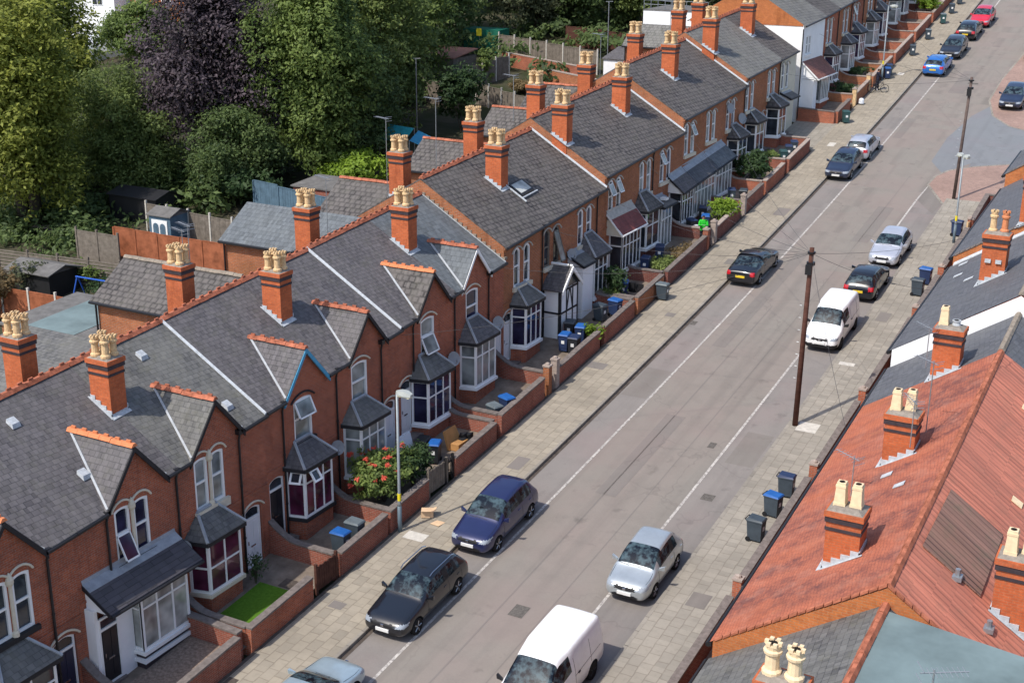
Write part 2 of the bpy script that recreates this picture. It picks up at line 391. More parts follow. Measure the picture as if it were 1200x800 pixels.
M['pink_block'] = paving('pink_blocks', (.31,.21,.175), (.27,.185,.155), (.20,.15,.125), .2, .1, .006, .01)
M['kerb'] = paving('kerb_stone', (.27,.245,.21), (.21,.19,.165), (.10,.09,.08), .9, .5, .02, .01)
M['gutter'] = plain('gutter_dark', (.085,.07,.06), .95, .1, var=.4, nscale=3)
M['garden_conc'] = plain('garden_concrete', (.19,.155,.125), .95, .1, var=.35, nscale=1.6)
M['garden_gravel'] = plain('garden_gravel', (.23,.175,.14), .95, .1, var=.5, nscale=9, bump=.4)
M['yard'] = plain('yard_earth', (.085,.075,.055), .95, .1, var=.4, nscale=1.2)
def roadpaint(name, c):
    t = NT(name); v = t.uvr(rnd=0.0); w = t.ramp(t.noise(v, 7, 5, .75), .38, .58); w2 = t.ramp(t.noise(v, .5, 3), .3, .6)
    return t.out(t.mix(t.math('MULTIPLY', w, t.math('ADD', t.math('MULTIPLY', w2, .45), .5)), (.22,.20,.19), c), .85, .2)
M['road_paint'] = roadpaint('worn_road_paint', (.56,.53,.49))
def groundmat():
    t = NT('rough_ground'); v = t.uvr(rnd=0.0)
    a = t.ramp(t.noise(v, .25, 5, .6), .4, .62); b = t.ramp(t.noise(v, 2, 5, .7), .35, .7)
    c = t.mix(a, (.038,.046,.02), (.085,.072,.052)); c = t.mix(t.math('MULTIPLY', b, .5), c, (.025,.03,.016))
    t.bump(b, .5, .05)
    return t.out(c, .95, .1)
M['ground'] = groundmat()

KW = 8.29          # kerb to kerb
LW = -2.75         # outer face of the left garden walls
RW = 10.74
GZ = .34          # front garden soil above the road         # outer face of the right garden walls
FX = -5.9          # left house fronts
YA, YB = -30.0, 185.0
# ground: one sheet out to the horizon
g = MB(); gx = [-900,-300,-130,-60,-30,0,30,80,200,900]
gy = [-400,-120]+[float(y) for y in range(-40,191)]+[260,500,1200]
for x0,x1 in zip(gx[:-1],gx[1:]):
    for y0,y1 in zip(gy[:-1],gy[1:]):
        g.poly([(x0,y0,T(y0)-.04),(x1,y0,T(y0)-.04),(x1,y1,T(y1)-.04),(x0,y1,T(y1)-.04)])
struct(g.build('ground', M['ground']))
sheet('road', 0, KW, YA, YB, 0, M['asphalt'])
sheet('road_side', KW, 60, 84, 114, 0, M['asphalt_blue'])
sheet('parking_bay', .02, 1.62, YA, YB, .004, M['asphalt_bay'])
sheet('parking_bay', 6.54, KW-.02, YA, 86.0, .004, M['asphalt_bay'])
sheet('gutter_channel', .0, .17, YA, YB, .008, M['gutter'])  # darker strip along the left kerb
sheet('road_marking', 1.58, 1.69, YA, YB, .008, M['road_paint'])
def rline(y):   # the right-hand white line swings to the corner
    return 6.5 if y < 84 else 6.5
sheet('road_marking', 6.48, 6.59, YA, 85.5, .008, M['road_paint'])
patch('road_marking', [(6.48,85.5),(6.59,85.5),(6.75,89.2),(6.64,89.2)], .0082, M['road_paint'])
# blue-grey apron of the side road, running out into the carriageway
patch('road_apron', [(6.9,91.2),(KW,93.8),(KW,94.6),(KW,101.2),(KW,104.2),(7.2,108.2),(6.2,104.8),(5.6,99.0),(5.7,93.5)], .0045, M['asphalt_blue'])
sheet('pavement', LW, -.14, YA, YB, .12, M['pavement'], thick=.2)
sheet('pavement', KW+.14, RW, YA, 86.0, .12, M['pavement_far'], thick=.2)
sheet('kerb', -.14, 0, YA, YB, .126, M['kerb'], thick=.2)
sheet('kerb', KW, KW+.14, YA, 86.0, .126, M['kerb'], thick=.2)
# south corner build-out: kerbed pink paving
def border(name, pts, w, dz, mat):
    for (x0,y0),(x1,y1) in zip(pts[:-1],pts[1:]):
        d = hypot(x1-x0,y1-y0); nx,ny = -(y1-y0)/d*w,(x1-x0)/d*w
        patch(name, [(x0,y0),(x1,y1),(x1+nx,y1+ny),(x0+nx,y0+ny)], dz, mat)
cor = [(KW+.0,85.2),(6.62,88.6),(6.72,90.4),(7.3,91.8),(8.6,93.0),(11.0,94.3),(14,94.6),(26,94.6)]
patch('pavement', cor+[(26,88.2),(12.0,86.2)], .03, M['pink_block'])
border('kerb', cor, .16, .034, M['kerb'])
patch('pavement', [(KW,86.0),(12.0,86.2),(26,88.2),(26,80),(RW,80),(RW,86.0)], .028, M['pavement_far'])
# worn dark patch at the end of the bay
patch('road_patch', [(6.6,85.4),(8.0,83.2),(8.2,85.1),(6.66,88.3)], .0086, M['asphalt_patch'])
# north corner
nor = [(6.92,125),(6.45,115.0),(6.6,109.2),(7.6,105.2),(9.2,102.9),(11.5,101.6),(14,101.2),(26,101.2)]
patch('pavement', nor+[(26,106),(10.6,108.5),(9.6,112),(9.6,125)], .0048, M['pink_block'])
border('kerb', nor, .14, .009, M['kerb'])
patch('pavement', [(9.6,185),(9.6,112),(10.6,108.5),(26,106),(26,185)], .1, M['pavement_far'])
border('kerb', [(9.6,185),(9.6,112),(10.6,108.5),(26,106)], .14, .106, M['kerb'])
sheet('road_marking', 6.92, 7.03, 125, YB, .008, M['road_paint'])
# garden ground strips
sheet('front_garden_paving', FX, LW-.2, YA, 93.2, GZ, M['garden_conc'])
sheet('front_garden_paving', FX, LW-.2, 99.8, YB, GZ, M['garden_conc'])
sheet('front_garden_paving', RW, 13.6, 12, 86, .10, M['garden_conc'])
sheet('back_yard', -24, FX-4.7, 10, 160, .0, M['yard'])
sheet('pavement_edge', LW-.02, LW+.13, YA, 93, .124, M['gutter']); sheet('pavement_edge', LW-.02, LW+.11, 99.8, YB, .124, M['gutter'])  # dark strips paint weeds and shading along the wall foot
for x0,x1,y0,y1 in ((3.36,3.42,-20,66),(5.02,5.06,-20,90),(3.0,3.9,44.5,52.2),(2.2,2.9,60,74),(4.6,5.6,77,83.5),(.25,1.5,53.2,56.4),(6.9,8.1,49,52),(3.2,4.4,110.5,117),(1.9,2.5,98,103)):
    sheet('road_patch', x0, x1, y0, y1, .0062, M['asphalt_patch'])
for x,y,w,l in ((-.9,45.2,.6,1.1),(-2.0,55.4,.9,.7),(-1.1,62.6,.5,.5),(-.7,80.2,.8,1.4),(9.6,39.0,.7,.9),(9.2,66.4,.6,1.2),(-1.8,33.3,.56,.42),(-.8,71.0,.56,.84)):
    patch('pavement_patch', [(x-w/2,y-l/2),(x+w/2,y-l/2),(x+w/2,y+l/2),(x-w/2,y+l/2)], .1275, M['asphalt_patch'])
# utility covers and litter on the tarmac and the slabs
def quad(x, y, w, l, a=0): 
    c, s_ = cos(a), sin(a); return [(x+c*i-s_*j, y+s_*i+c*j) for i,j in ((-w/2,-l/2),(w/2,-l/2),(w/2,l/2),(-w/2,l/2))]
for x,y,w,l in ((4.12,35.9,.55,.7),(5.9,50.2,.3,.5),(.32,62.3,.34,.5),(4.6,113.5,.8,.4),(.95,88.9,.9,1.0),(.3,98,.4,.6),(7.3,46,.5,.5)):
    patch('drain_cover', quad(x,y,w,l), .010, M['drain'])
for x,y,w,l in ((-1.75,38.4,.9,.55),(9.0,60.2,.75,.35),(-1.5,114.5,.5,.7),(-1.7,94.8,.5,.9),(-2.2,27.5,.4,.5),(9.2,53.2,.9,.9)):
    patch('pavement_cover', quad(x,y,w,l), .128, M['concrete_post'])
for x,y,w,l in ((-.25,29.2,.35,.9),(-2.4,28.2,.4,.4)):
    patch('pavement_cover', quad(x,y,w,l), .1285, M['gutter'])
patch('drive', [(FX,93.2),(LW+.02,93.2),(LW+.02,99.8),(FX,99.8)], .13, M['pavement_far'])
# ------------------------------------------------------------------ house pieces (all in the house's own frame: x=0 front, -x inwards, y along the street)
X1 = (1,0,0)
def arch(y0, y1, z0, zs, zc, n=8, x=0.0):
    """outline of an opening: flat sill, segmental head"""
    yc, h = (y0+y1)/2, (y1-y0)/2; k = max(zc-zs, 1e-4); R = (h*h+k*k)/(2*k)
    a = math.asin(min(1, h/R)) if k < h else pi/2
    pts = [(x,y0,z0),(x,y1,z0)]
    for i in range(n+1):
        t = a - 2*a*i/n; pts.append((x, yc+R*sin(t), zc-R+R*cos(t)))
    return pts
def inset(pts, d):
    ys=[p[1] for p in pts]; zs=[p[2] for p in pts]; yc=(min(ys)+max(ys))/2; zc=(min(zs)+max(zs))/2
    sy=1-2*d/(max(ys)-min(ys)); sz=1-2*d/(max(zs)-min(zs))
    return [(p[0], yc+(p[1]-yc)*sy, zc+(p[2]-zc)*sz) for p in pts]
def ring(mb, out, inn, x0, x1, m=0):
    n=len(out)
    for i in range(n):
        j=(i+1)%n
        a,b,c,d=out[i],out[j],inn[j],inn[i]
        mb.hexa([(x0,a[1],a[2]),(x0,b[1],b[2]),(x0,c[1],c[2]),(x0,d[1],d[2]),(x1,a[1],a[2]),(x1,b[1],b[2]),(x1,c[1],c[2]),(x1,d[1],d[2])], m)
def hood(parent, y0, y1, zs, zc, mat, r=.04, drop=.12, n=10, ext=.15):
    p = arch(y0-ext, y1+ext, zs-drop, zs+.02, zs+.30, n, .03)[2:]
    mb = MB(); mb.tube(p, r, 6)
    return mb.build('hood_moulding', mat, parent)
def sash(parent, y0, y1, z0, zs, zc, glass='glass', frame='pvc', bar=.5, opened=None, name='window'):
    """one light: arched frame, meeting rail, glass; opened 'top' or 'bottom' swings a casement out"""
    o = arch(y0, y1, z0, zs, zc, 8)
    i = inset(o, .095); mb = MB(); ring(mb, o, i, -.12, -.02)
    h = zc - z0; zb = z0 + h*bar
    mb.box(-.115,-.035, i[0][1]-.01, i[1][1]+.01, zb-.04, zb+.04)
    w = mb.build(name, M[frame], parent)
    gm = MB(); gm.poly([(-.09,p[1],p[2]) for p in inset(o,.03)]); gm.build('glass', M[glass], w)
    if opened:
        a, b = (zb+.03, zs+.02) if opened == 'top' else (z0+.06, zb-.02)
        if opened == 'tilt': a, b = z0+.06, zs
        k = .42 if opened != 'tilt' else .3
        q = MB(); L = b-a; u = (sin(k), 0, -cos(k))
        for (s0,s1,t0,t1) in ((0,.06,0,1),(L-.06,L,0,1),(0,L,0,.07),(0,L,.93,1)):
            ya, yb = y0+.05+(y1-y0-.1)*t0, y0+.05+(y1-y0-.1)*t1
            pts=[]
            for dn in (-.025,.025):
                for (s_,yy) in ((s0,ya),(s1,ya),(s1,yb),(s0,yb)):
                    pts.append((-.03+u[0]*s_+cos(k)*dn, yy, b+u[2]*s_+sin(k)*dn))
            q.hexa(pts)
        c = q.build('casement', M[frame], w)
        gq = MB(); gq.poly([(-.03,y0+.06,b),(-.03+u[0]*L,y0+.06,b+u[2]*L),(-.03+u[0]*L,y1-.06,b+u[2]*L),(-.03,y1-.06,b)])
        gq.build('casement_glass', M['glass_net'] if opened!='bottom' else M[glass], w)
    return w
def sill(parent, y0, y1, z, mat, d=.14, t=.12):
    mb = MB(); mb.box(-.1, d, y0-.1, y1+.1, z-t, z+.005); return mb.build('sill', mat, parent)
def fgrid(mb, a, b, z0, z1, cols, transoms, t=.065, d=.07, m=0, edge=.09):
    """frame bars between plan points a and b"""
    L = hypot(b[0]-a[0], b[1]-a[1]); u = ((b[0]-a[0])/L, (b[1]-a[1])/L, 0); n = (u[1], -u[0], 0)
    o = (a[0], a[1], 0)
    mb.obox(o,u,n,0,edge,-d,0,z0,z1,m); mb.obox(o,u,n,L-edge,L,-d,0,z0,z1,m)
    mb.obox(o,u,n,edge,L-edge,-d,-.003,z0,z0+edge,m); mb.obox(o,u,n,edge,L-edge,-d,-.003,z1-edge,z1,m)
    xs = [L*k/cols for k in range(1,cols)]
    for x in xs: mb.obox(o,u,n,x-t/2,x+t/2,-d+.005,-.006,z0+edge,z1-edge,m)
    for z in transoms:
        zz = z0+(z1-z0)*z; mb.obox(o,u,n,edge,L-edge,-d+.01,-.01,zz-t/2,zz+t/2,m)
def bay(H, yc, w, F, z0, z1, zr, glass='glass', roof='slate_worn', proj=.75, cols=2, transom=(.68,), base='brick_red', side=.2, frame='pvc', hip='lead', flat_side=False, eave=.16, sillmat='pvc', over=None):
    """square bay window under a hipped lean-to roof"""
    p = [(0,yc-w/2-side),(proj,yc-w/2),(proj,yc+w/2),(0,yc+w/2+side)]
    fm = MB()
    for k,(a,b) in enumerate(zip(p[:-1],p[1:])): fgrid(fm, a, b, z0, z1, cols if k==1 else 1, transom)
    bw = fm.build('bay_window', M[frame], H)
    g = MB(); q = [(0,yc-w/2-side+.05),(proj-.035,yc-w/2+.035),(proj-.035,yc+w/2-.035),(0,yc+w/2+side-.05)]
    for a,b in zip(q[:-1],q[1:]): g.poly([(a[0],a[1],z0+.02),(b[0],b[1],z0+.02),(b[0],b[1],z1-.02),(a[0],a[1],z1-.02)])
    g.build('glass', M[glass], bw)
    s_ = MB(); e = .07
    s_.slab([(0,p[0][1]-e,z0),(proj+e,p[1][1]-e,z0),(proj+e,p[2][1]+e,z0),(0,p[3][1]+e,z0)], .13)
    s_.build('sill', M[sillmat], bw)
    b_ = MB(); zl = F-1.2
    b_.prism([(0,p[0][1]+.02,zl),(proj-.04,p[1][1]+.02,zl),(proj-.04,p[2][1]-.02,zl),(0,p[3][1]-.02,zl)], (0,0,z0-.13-zl)); b_.build('bay_base', M[base], bw)
    # fascia and roof
    r = MB(); E = eave
    a0,a1,a2,a3 = (0,p[0][1]-E),(proj+E,p[1][1]-E),(proj+E,p[2][1]+E),(0,p[3][1]+E)
    r.slab([(*a0,z1+.14),(*a1,z1+.14),(*a2,z1+.14),(*a3,z1+.14)], .15); r.build('fascia', M['black_board'], bw)
    r = MB(); t0,t1 = (0.0,yc-w*.27),(0.0,yc+w*.27); ze = z1+.145
    r.add([(*a0,ze),(*a1,ze),(*a2,ze),(*a3,ze),(*t0,zr),(*t1,zr)],[(0,1,4),(1,2,5,4),(2,3,5),(0,3,2,1)])
    rf = r.build('bay_roof', M[roof], bw)
    h_ = MB()
    for c,t in ((a1,t0),(a2,t1)): h_.tube([(c[0]-.02,c[1],ze+.02),(t[0],t[1],zr+.02)],.06,5)
    h_.tube([(.03,t0[1],zr+.02),(.03,t1[1],zr+.02)],.07,5)
    h_.build('lead_hip', M[hip], bw)
    return bw
def door(H, y0, y1, z0, h=2.0, fan=.5, mat='door_black', frame='pvc', arched=True, x=-.06):
    zt = z0+h+fan; o = arch(y0,y1,z0,zt-.14 if arched else zt-.001,zt,8); i = inset(o,.07)
    mb = MB(); ring(mb,o,i,x-.08,x); mb.box(x-.07,x+.005,y0+.03,y1-.03,z0+h-.04,z0+h+.05)
    fr = MB()
    d = MB(); d.box(x-.07,x-.03,y0+.05,y1-.05,z0+.05,z0+h-.02)
    for a,b in ((.12,.40),(.46,.93)):
        for s in (0,1):
            ya = y0+.13+s*((y1-y0)/2-.07); d.box(x-.03,x-.015,ya,ya+(y1-y0)/2-.2,z0+h*a,z0+h*b)
    dr = d.build('door', M[mat], H)
    mb.build('door_frame', M[frame], dr)
    gf = MB(); gf.box(x-.05,x-.045,y0+.06,y1-.06,z0+h,zt-.13); gf.build('fanlight', M['glass'], dr)
    hn = MB(); hn.box(x-.03,x+.02,y0+.14,y0+.18,z0+1.0,z0+1.15); hn.build('handle', M['chrome'], dr); hn = MB(); hn.box(x-.015,x+.0,(y0+y1)/2-.13,(y0+y1)/2+.13,z0+.86,z0+.92); hn.build('letter_plate', M['chrome'], dr)
    st = MB(); st.box(-.1,.5,y0-.1,y1+.1,z0-.6,z0-.02); st.box(.5,.85,y0-.05,y1+.05,z0-.8,z0-.2); st.build('doorstep', M['coping'], dr)
    return dr
def pot(parent, x, y, z, kind='pot_cream', style=0, h=.72):
    mb = MB(); big = style == 3; style = 0 if big else style
    if style == 0:     # crown pot: square foot, tapering body, collar and castellated rim
        mb.lathe([(.17,0),(.17,.08),(.125,.13),(.115,h*.62),(.16,h*.66),(.165,h*.74),(.125,h*.78),(.14,h*.92),(.10,h*.92),(.10,h*.80)],(x,y,z),12)
        for k in range(6):
            t=2*pi*k/6; mb.box(x+.115*cos(t)-.035,x+.115*cos(t)+.035,y+.115*sin(t)-.035,y+.115*sin(t)+.035,z+h*.9,z+h)
    elif style == 1:   # tall square tapered pot
        a,b=.155,.115
        mb.hexa([(x-a,y-a,z),(x+a,y-a,z),(x+a,y+a,z),(x-a,y+a,z),(x-b,y-b,z+h),(x+b,y-b,z+h),(x+b,y+b,z+h),(x-b,y+b,z+h)])
        mb.box(x-.135,x+.135,y-.135,y+.135,z+h*.8,z+h*.9); mb.box(x-.16,x+.16,y-.16,y+.16,z,z+.1)
    else:              # plain roll-top
        mb.lathe([(.15,0),(.13,.1),(.12,h*.8),(.15,h*.84),(.15,h),(.11,h),(.11,h*.86)],(x,y,z),12)
    if big: mb.v = [(x+(a-x)*1.22, y+(b-y)*1.22, c) for a,b,c in mb.v]
    p = mb.build('pot', M[kind], parent, smooth=False)
    s_ = MB(); s_.lathe([(.085,0),(.085,.006)],(x,y,z+h*.945),10) if style==0 else s_.lathe([(.08,0),(.08,.006)],(x,y,z+h),10)
    s_.build('flue', M['soot_and_unlit'], p)
    return p
def chimney(H, x0, x1, y0, y1, zb, zt, pots, brick='brick_stack', flash='mortar_white', slope=-.59, caps='flaunch', zfl=None):
    """stack with oversailing courses and dark bands, its pots and the flashing round its foot.  zfl(x, y) gives the roof height"""
    mb = MB(); mb.box(x0,x1,y0,y1,zb,zt-.62,0)
    mb.box(x0-.025,x1+.025,y0-.025,y1+.025,zt-.62,zt-.53,1)
    mb.box(x0-.005,x1+.005,y0-.005,y1+.005,zt-.53,zt-.38,0)
    mb.box(x0-.04,x1+.04,y0-.04,y1+.04,zt-.38,zt-.22,1)
    mb.box(x0-.065,x1+.065,y0-.065,y1+.065,zt-.22,zt-.06,0)
    c = mb.build('chimney', [M[brick], M['brick_blue']], H)
    f = MB(); f.hexa([(x0-.02,y0-.02,zt-.06),(x1+.02,y0-.02,zt-.06),(x1+.02,y1+.02,zt-.06),(x0-.02,y1+.02,zt-.06),(x0+.14,y0+.14,zt+.03),(x1-.14,y0+.14,zt+.03),(x1-.14,y1-.14,zt+.03),(x0+.14,y1-.14,zt+.03)]); f.build('flaunching', M[caps], c)
    for (px,py,kind,style,h) in pots: pot(c, px, py, zt+.0, kind, style, h)
    if zfl:
        fm = MB(); e=.03
        for (a,b) in (((x0-e,y0-e),(x1+e,y0-e)),((x1+e,y0-e),(x1+e,y1+e)),((x0-e,y1+e),(x1+e,y1+e)),((x0-e,y0-e),(x0-e,y1+e))):
            N=4
            for k in range(N):
                pa=[a[i]+(b[i]-a[i])*k/N for i in (0,1)]; pb=[a[i]+(b[i]-a[i])*(k+1)/N for i in (0,1)]
                za,zb_=zfl(*pa),zfl(*pb); top=max(za,zb_)+.08
                dx,dy=(0,.028) if a[1]==b[1] and a[1]<y0 else ((0,-.028) if a[1]==b[1] else ((-.028,0) if a[0]>x1 else (.028,0)))
                fm.hexa([(pa[0],pa[1],za-.06),(pb[0],pb[1],zb_-.06),(pb[0]+dx,pb[1]+dy,zb_-.06),(pa[0]+dx,pa[1]+dy,za-.06),(pa[0],pa[1],top),(pb[0],pb[1],top),(pb[0]+dx,pb[1]+dy,top),(pa[0]+dx,pa[1]+dy,top)])
        # apron lying on the roof below the stack
        lo = x1 if slope<0 else x0; s=1 if slope<0 else -1
        fm.slab([(lo+s*.03,y0-.06,zfl(lo+s*.03,y0-.06)+.025),(lo+s*.15,y0-.07,zfl(lo+s*.15,y0-.07)+.025),(lo+s*.14,y1+.07,zfl(lo+s*.14,y1+.07)+.025),(lo+s*.03,y1+.06,zfl(lo+s*.03,y1+.06)+.025)],.02)
        fm.slab([(x0-.05,y0-.10,zfl(x0-.05,y0-.10)+.025),(x1+.1,y0-.10,zfl(x1+.1,y0-.10)+.025),(x1+.1,y0-.035,zfl(x1+.1,y0-.035)+.025),(x0-.05,y0-.035,zfl(x0-.05,y0-.035)+.025)],.02)
        fm.build('flashing', M[flash], c)
    return c
def ridge_tiles(parent, a, b, mat='ridge_tile', crest=True, r=.13, name='ridge_tiles'):
    """run of angled ridge tiles, every joint a little uneven; crest gives the studded kind"""
    a,b=Vector(a),Vector(b); L=(b-a).length; d=(b-a)/L; n=max(1,int(L/.45)); mb=MB()
    side=Vector((-d.y,d.x,0)).normalized(); up=Vector((0,0,1)); rr=random.Random(int(abs(a.x*31+a.y*17+L*101)))
    for k in range(n):
        p=a+d*(L*k/n); q=a+d*(L*(k+1)/n-.012); j=up*rr.uniform(-.012,.012)
        pts=[]
        for c in (p,q):
            for s_,z in ((-r*1.15,-r*.75),(-r*.45,r*.18),(r*.45,r*.18),(r*1.15,-r*.75)): pts.append(c+side*s_+up*z+j)
        mb.add(pts,[(0,1,5,4),(1,2,6,5),(2,3,7,6),(3,0,4,7),(0,3,2,1),(4,5,6,7)])
        if crest and k%1==0:
            m=(p+q)/2+up*(r*.15)+j; w=.09
            pts=[m+d*sx+side*sy+up*z for z in (0,.085) for sx,sy in ((-w,-.03),(w,-.03),(w,.03),(-w,.03))]
            mb.hexa(pts)
    return mb.build(name, M[mat], parent)
def downpipe(H, y, z0, z1, x=.07):
    mb=MB(); mb.tube([(x,y,z0),(x,y,z1-.25),(x+.06,y,z1)],.042,6)
    for z in (z0+(z1-z0)*.3,z0+(z1-z0)*.65): mb.tube([(x,y,z),(x,y,z+.05)],.058,6)
    mb.box(0,x+.13,y-.1,y+.1,z1-.02,z1+.16)
    return mb.build('downpipe', M['black_plastic'], H)
def dish(H, x, y, z, r=.3, az=-.7, mat='dish_grey'):
    """satellite dish on a wall bracket"""
    mb=MB(); az=-abs(az)-.35; d=Vector((cos(az)*.95,sin(az)*.95,.3)).normalized(); u=d.cross(Vector((0,0,1))).normalized(); v=u.cross(d)
    c=Vector((x+.28,y,z)); o=len(mb.v); N=14
    rings=[(0,-.06),(.5,-.045),(1,0)]
    for k,(f,dep) in enumerate(rings):
        for i in range(N): t=2*pi*i/N; mb.v.append(tuple(c+(u*cos(t)+v*sin(t)*1.12)*r*f+d*dep))
    for k in range(2):
        for i in range(N): mb.f.append((o+k*N+i,o+k*N+(i+1)%N,o+(k+1)*N+(i+1)%N,o+(k+1)*N+i)); mb.m.append(0)
    D=mb.build('satellite_dish', M[mat], H, smooth=True)
    a=MB(); a.tube([(x,y,z-.1),(x+.2,y,z-.1),tuple(c-d*.05)],.02,5); a.tube([tuple(c-v*r*.9),tuple(c+d*r*1.1-v*r*.35)],.014,5)
    e=c+d*r*1.1-v*r*.3; a.tube([tuple(e-d*.06),tuple(e+d*.04)],.035,6); a.build('dish_arm', M['grey_metal'], D)
    return D
def aerial(H, x, y, z, h=1.6, az=.6, n=7, L=.75, parent_name='tv_aerial'):
    mb=MB(); mb.tube([(x,y,z),(x,y,z+h)],.018,5)
    d=Vector((cos(az),sin(az),.03)); s=Vector((-sin(az),cos(az),0)); c=Vector((x,y,z+h-.06))
    mb.tube([tuple(c-d*.2),tuple(c+d*L)],.014,5)
    for k in range(n):
        p=c+d*(-.15+(L+.1)*k/(n-1)); w=.17 if k else .24; mb.tube([tuple(p-s*w),tuple(p+s*w)],.008,4)
    p=c-d*.22
    for dz in (-.1,.1): mb.tube([tuple(p-s*.2+Vector((0,0,dz))),tuple(p+s*.2+Vector((0,0,dz)))],.01,4)
    return mb.build(parent_name, M['grey_metal'], H)
# ------------------------------------------------------------------ the terrace on the left
RX, RH, BX = -4.6, 2.75, -9.2       # ridge, ridge above the eaves, back wall
PITCH = RH / -RX
HOUSES = {}
def left_house(key, y0, y1, za, zb, label, roof='slate_purple', brick='brick_red', gable=None, gable_roof=None, upper=(), bays=(), doors=(), stack=None, rear_stack=None,
               ridge='ridge_tile', crest=True, gable_ridge='ridge_tile', barge='black_board', wing=None, group='houses of the left-hand terrace', flash_end=None, pipes=(), end_wall=None, sidewall=None, dishes=(), hoodmat='cream_paint', rear='tile_brown', name='terraced_house', bands=True, fl=None):
    W = y1-y0; zr = T((y0+y1)/2)+.12; e0, e1 = za-zr, zb-zr; sh = (e1-e0)/W
    E = lambda y: e0+sh*y
    H = empty(name, (FX, y0, zr)); tag(H, label, 'house', group); HOUSES[key] = H
    F = max(E(W/2)-6.25, T((y0+y1)/2)+.22-zr) if fl is None else fl-zr
    roofz = lambda x, y: E(y) + (-x)*PITCH if x > RX else E(y) + RH - (RX-x)*PITCH
    # --- front wall with its real openings
    outer = [(0,.0,-2),(0,W,-2),(0,W,e1)]
    if gable:
        gc, gw, gh = gable; outer += [(0,gc+gw,E(gc+gw)),(0,gc,E(gc)+gh),(0,gc-gw,E(gc-gw))]
    outer += [(0,0,e0)]
    holes=[]; ups=[]
    for u in upper:
        yc = u['y']; s0=E(yc)-u.get('s',2.12); s1=E(yc)-u.get('t',.5); s2=s1+u.get('k',.10)
        if u.get('n',1)==2:
            w=u.get('w',.6); gp=u.get('g',.2)
            for q in (-1,1): a=yc+q*(w+gp)/2; ups.append((u,a-w/2,a+w/2,s0,s1,s2))
        else:
            w=u.get('w',.95)+.12; ups.append((u,yc-w/2,yc+w/2,s0,s1,s2))
    for (u,a,b,s0,s1,s2) in ups: holes.append(arch(a,b,s0,s1,s2,8))
    for d in doors:
        if d.get('front',0)==0:
            zt=F+d.get('z',.12)+2.0+d.get('fan',.5); holes.append(arch(d['y']-.46,d['y']+.46,F+d.get('z',.12),zt-.14,zt,8))
    mb=MB(); mb.holed(outer,holes)
    for h in holes:
        n=len(h)
        for i in range(n):
            a,b=h[i],h[(i+1)%n]; mb.poly([a,b,(-.16,b[1],b[2]),(-.16,a[1],a[2])])
    # sides, back, and a near-black box painting the unlit room behind the openings
    for y in (.004,W-.004):
        if sidewall and y>1: continue
        ee=E(y); mb.poly([(0,y,-2),(0,y,ee),(RX,y,ee+RH),(BX,y,ee),(BX,y,-2)])
    mb.poly([(BX,0,-2),(BX,W,-2),(BX,W,e1),(BX,0,e0)])
    if bands:
        zc=F+3.15; mb.box(0,.035,.02,W-.02,zc-.06,zc+.03)      # string course
        ys=[0,W] if not gable else [0,gable[0]-gable[1],gable[0]+gable[1],W]
        for a,b in ((ys[0],ys[1]),) if not gable else ((ys[0],ys[1]),(ys[2],ys[3])):
            if b-a>.2:
                mb.sbox(0,.07,a+.02,b-.02,E(a)-.22,E(b)-.22,.14)
                k=int((b-a)/.23)
                for i in range(k): yy=a+.06+(b-a-.1)*i/max(1,k); mb.box(.0,.055,yy,yy+.1,E(yy)-.33,E(yy)-.22)
    wall=mb.build('wall', M[brick], H)
    rm=MB(); rm.box(BX+.3,-.3,.15,W-.15,-1.5,min(e0,e1)-.3); rm.build('room', M['soot_and_unlit'], wall)
    # --- openings
    for (u,a,b,s0,s1,s2) in ups:
        pass
    for u in upper:
        L=[x for x in ups if x[0] is u]; w0=None
        for k,(q,a,b,s0,s1,s2) in enumerate(L):
            op=u.get('open',{}).get(k)
            w=sash(H,a,b,s0,s1,s2,u.get('glass',['glass','glass_net','glass','glass_navy','glass_net'][int(y0*7)%5]),u.get('frame','pvc'),u.get('bar',.52),op)
            if u.get('hood','each')!='none': hood(w,a,b,s1,s2,M[u.get('hoodmat',hoodmat)],ext=max(.13,u.get('g',.2)/2) if len(L)==2 else .17)
            w0=w0 or w
        a,b=L[0][1],L[-1][2]; s0=L[0][3]
        sl=u.get('sill','cream_paint')
        if sl: sill(w0,a,b,s0,M[sl],.13,u.get('st',.16))
        if len(L)==2 and u.get('col','cream_paint'):
            m=MB(); yc=u['y']; m.box(-.03,.06,yc-.05,yc+.05,s0+.1,L[0][4]-.1); m.lathe([(.11,s0),(.11,s0+.12),(.07,s0+.2)],(0.03,yc,0),8); m.lathe([(.06,L[0][4]-.2),(.13,L[0][4]-.08),(.13,L[0][4]+.04),(.02,L[0][4]+.25)],(.03,yc,0),8)
            m.build('column', M[u.get('col','cream_paint')], w0)
    for d in doors:
        if d.get('front',0)==0:
            dd=door(H,d['y']-.44,d['y']+.44,F+d.get('z',.12),2.0,d.get('fan',.5),d.get('mat','door_black'),d.get('frame','pvc'))
            zt=F+d.get('z',.12)+2.0+d.get('fan',.5)
            if d.get('hood',True): hood(dd,d['y']-.46,d['y']+.46,zt-.14,zt,M[d.get('hoodmat',hoodmat)])
    for b in bays:
        k=dict(b); yc=k.pop('y'); w=k.pop('w',1.75); z0=k.pop('z0',.85); z1=k.pop('z1',2.85); zr_=k.pop('zr',3.75)
        bay(H,yc,w,F,F+z0,F+z1,F+zr_,**k)
    # --- roof
    r=MB(); o=.15; th=.07
    zz=lambda x,y: E(y)-x*PITCH+.02
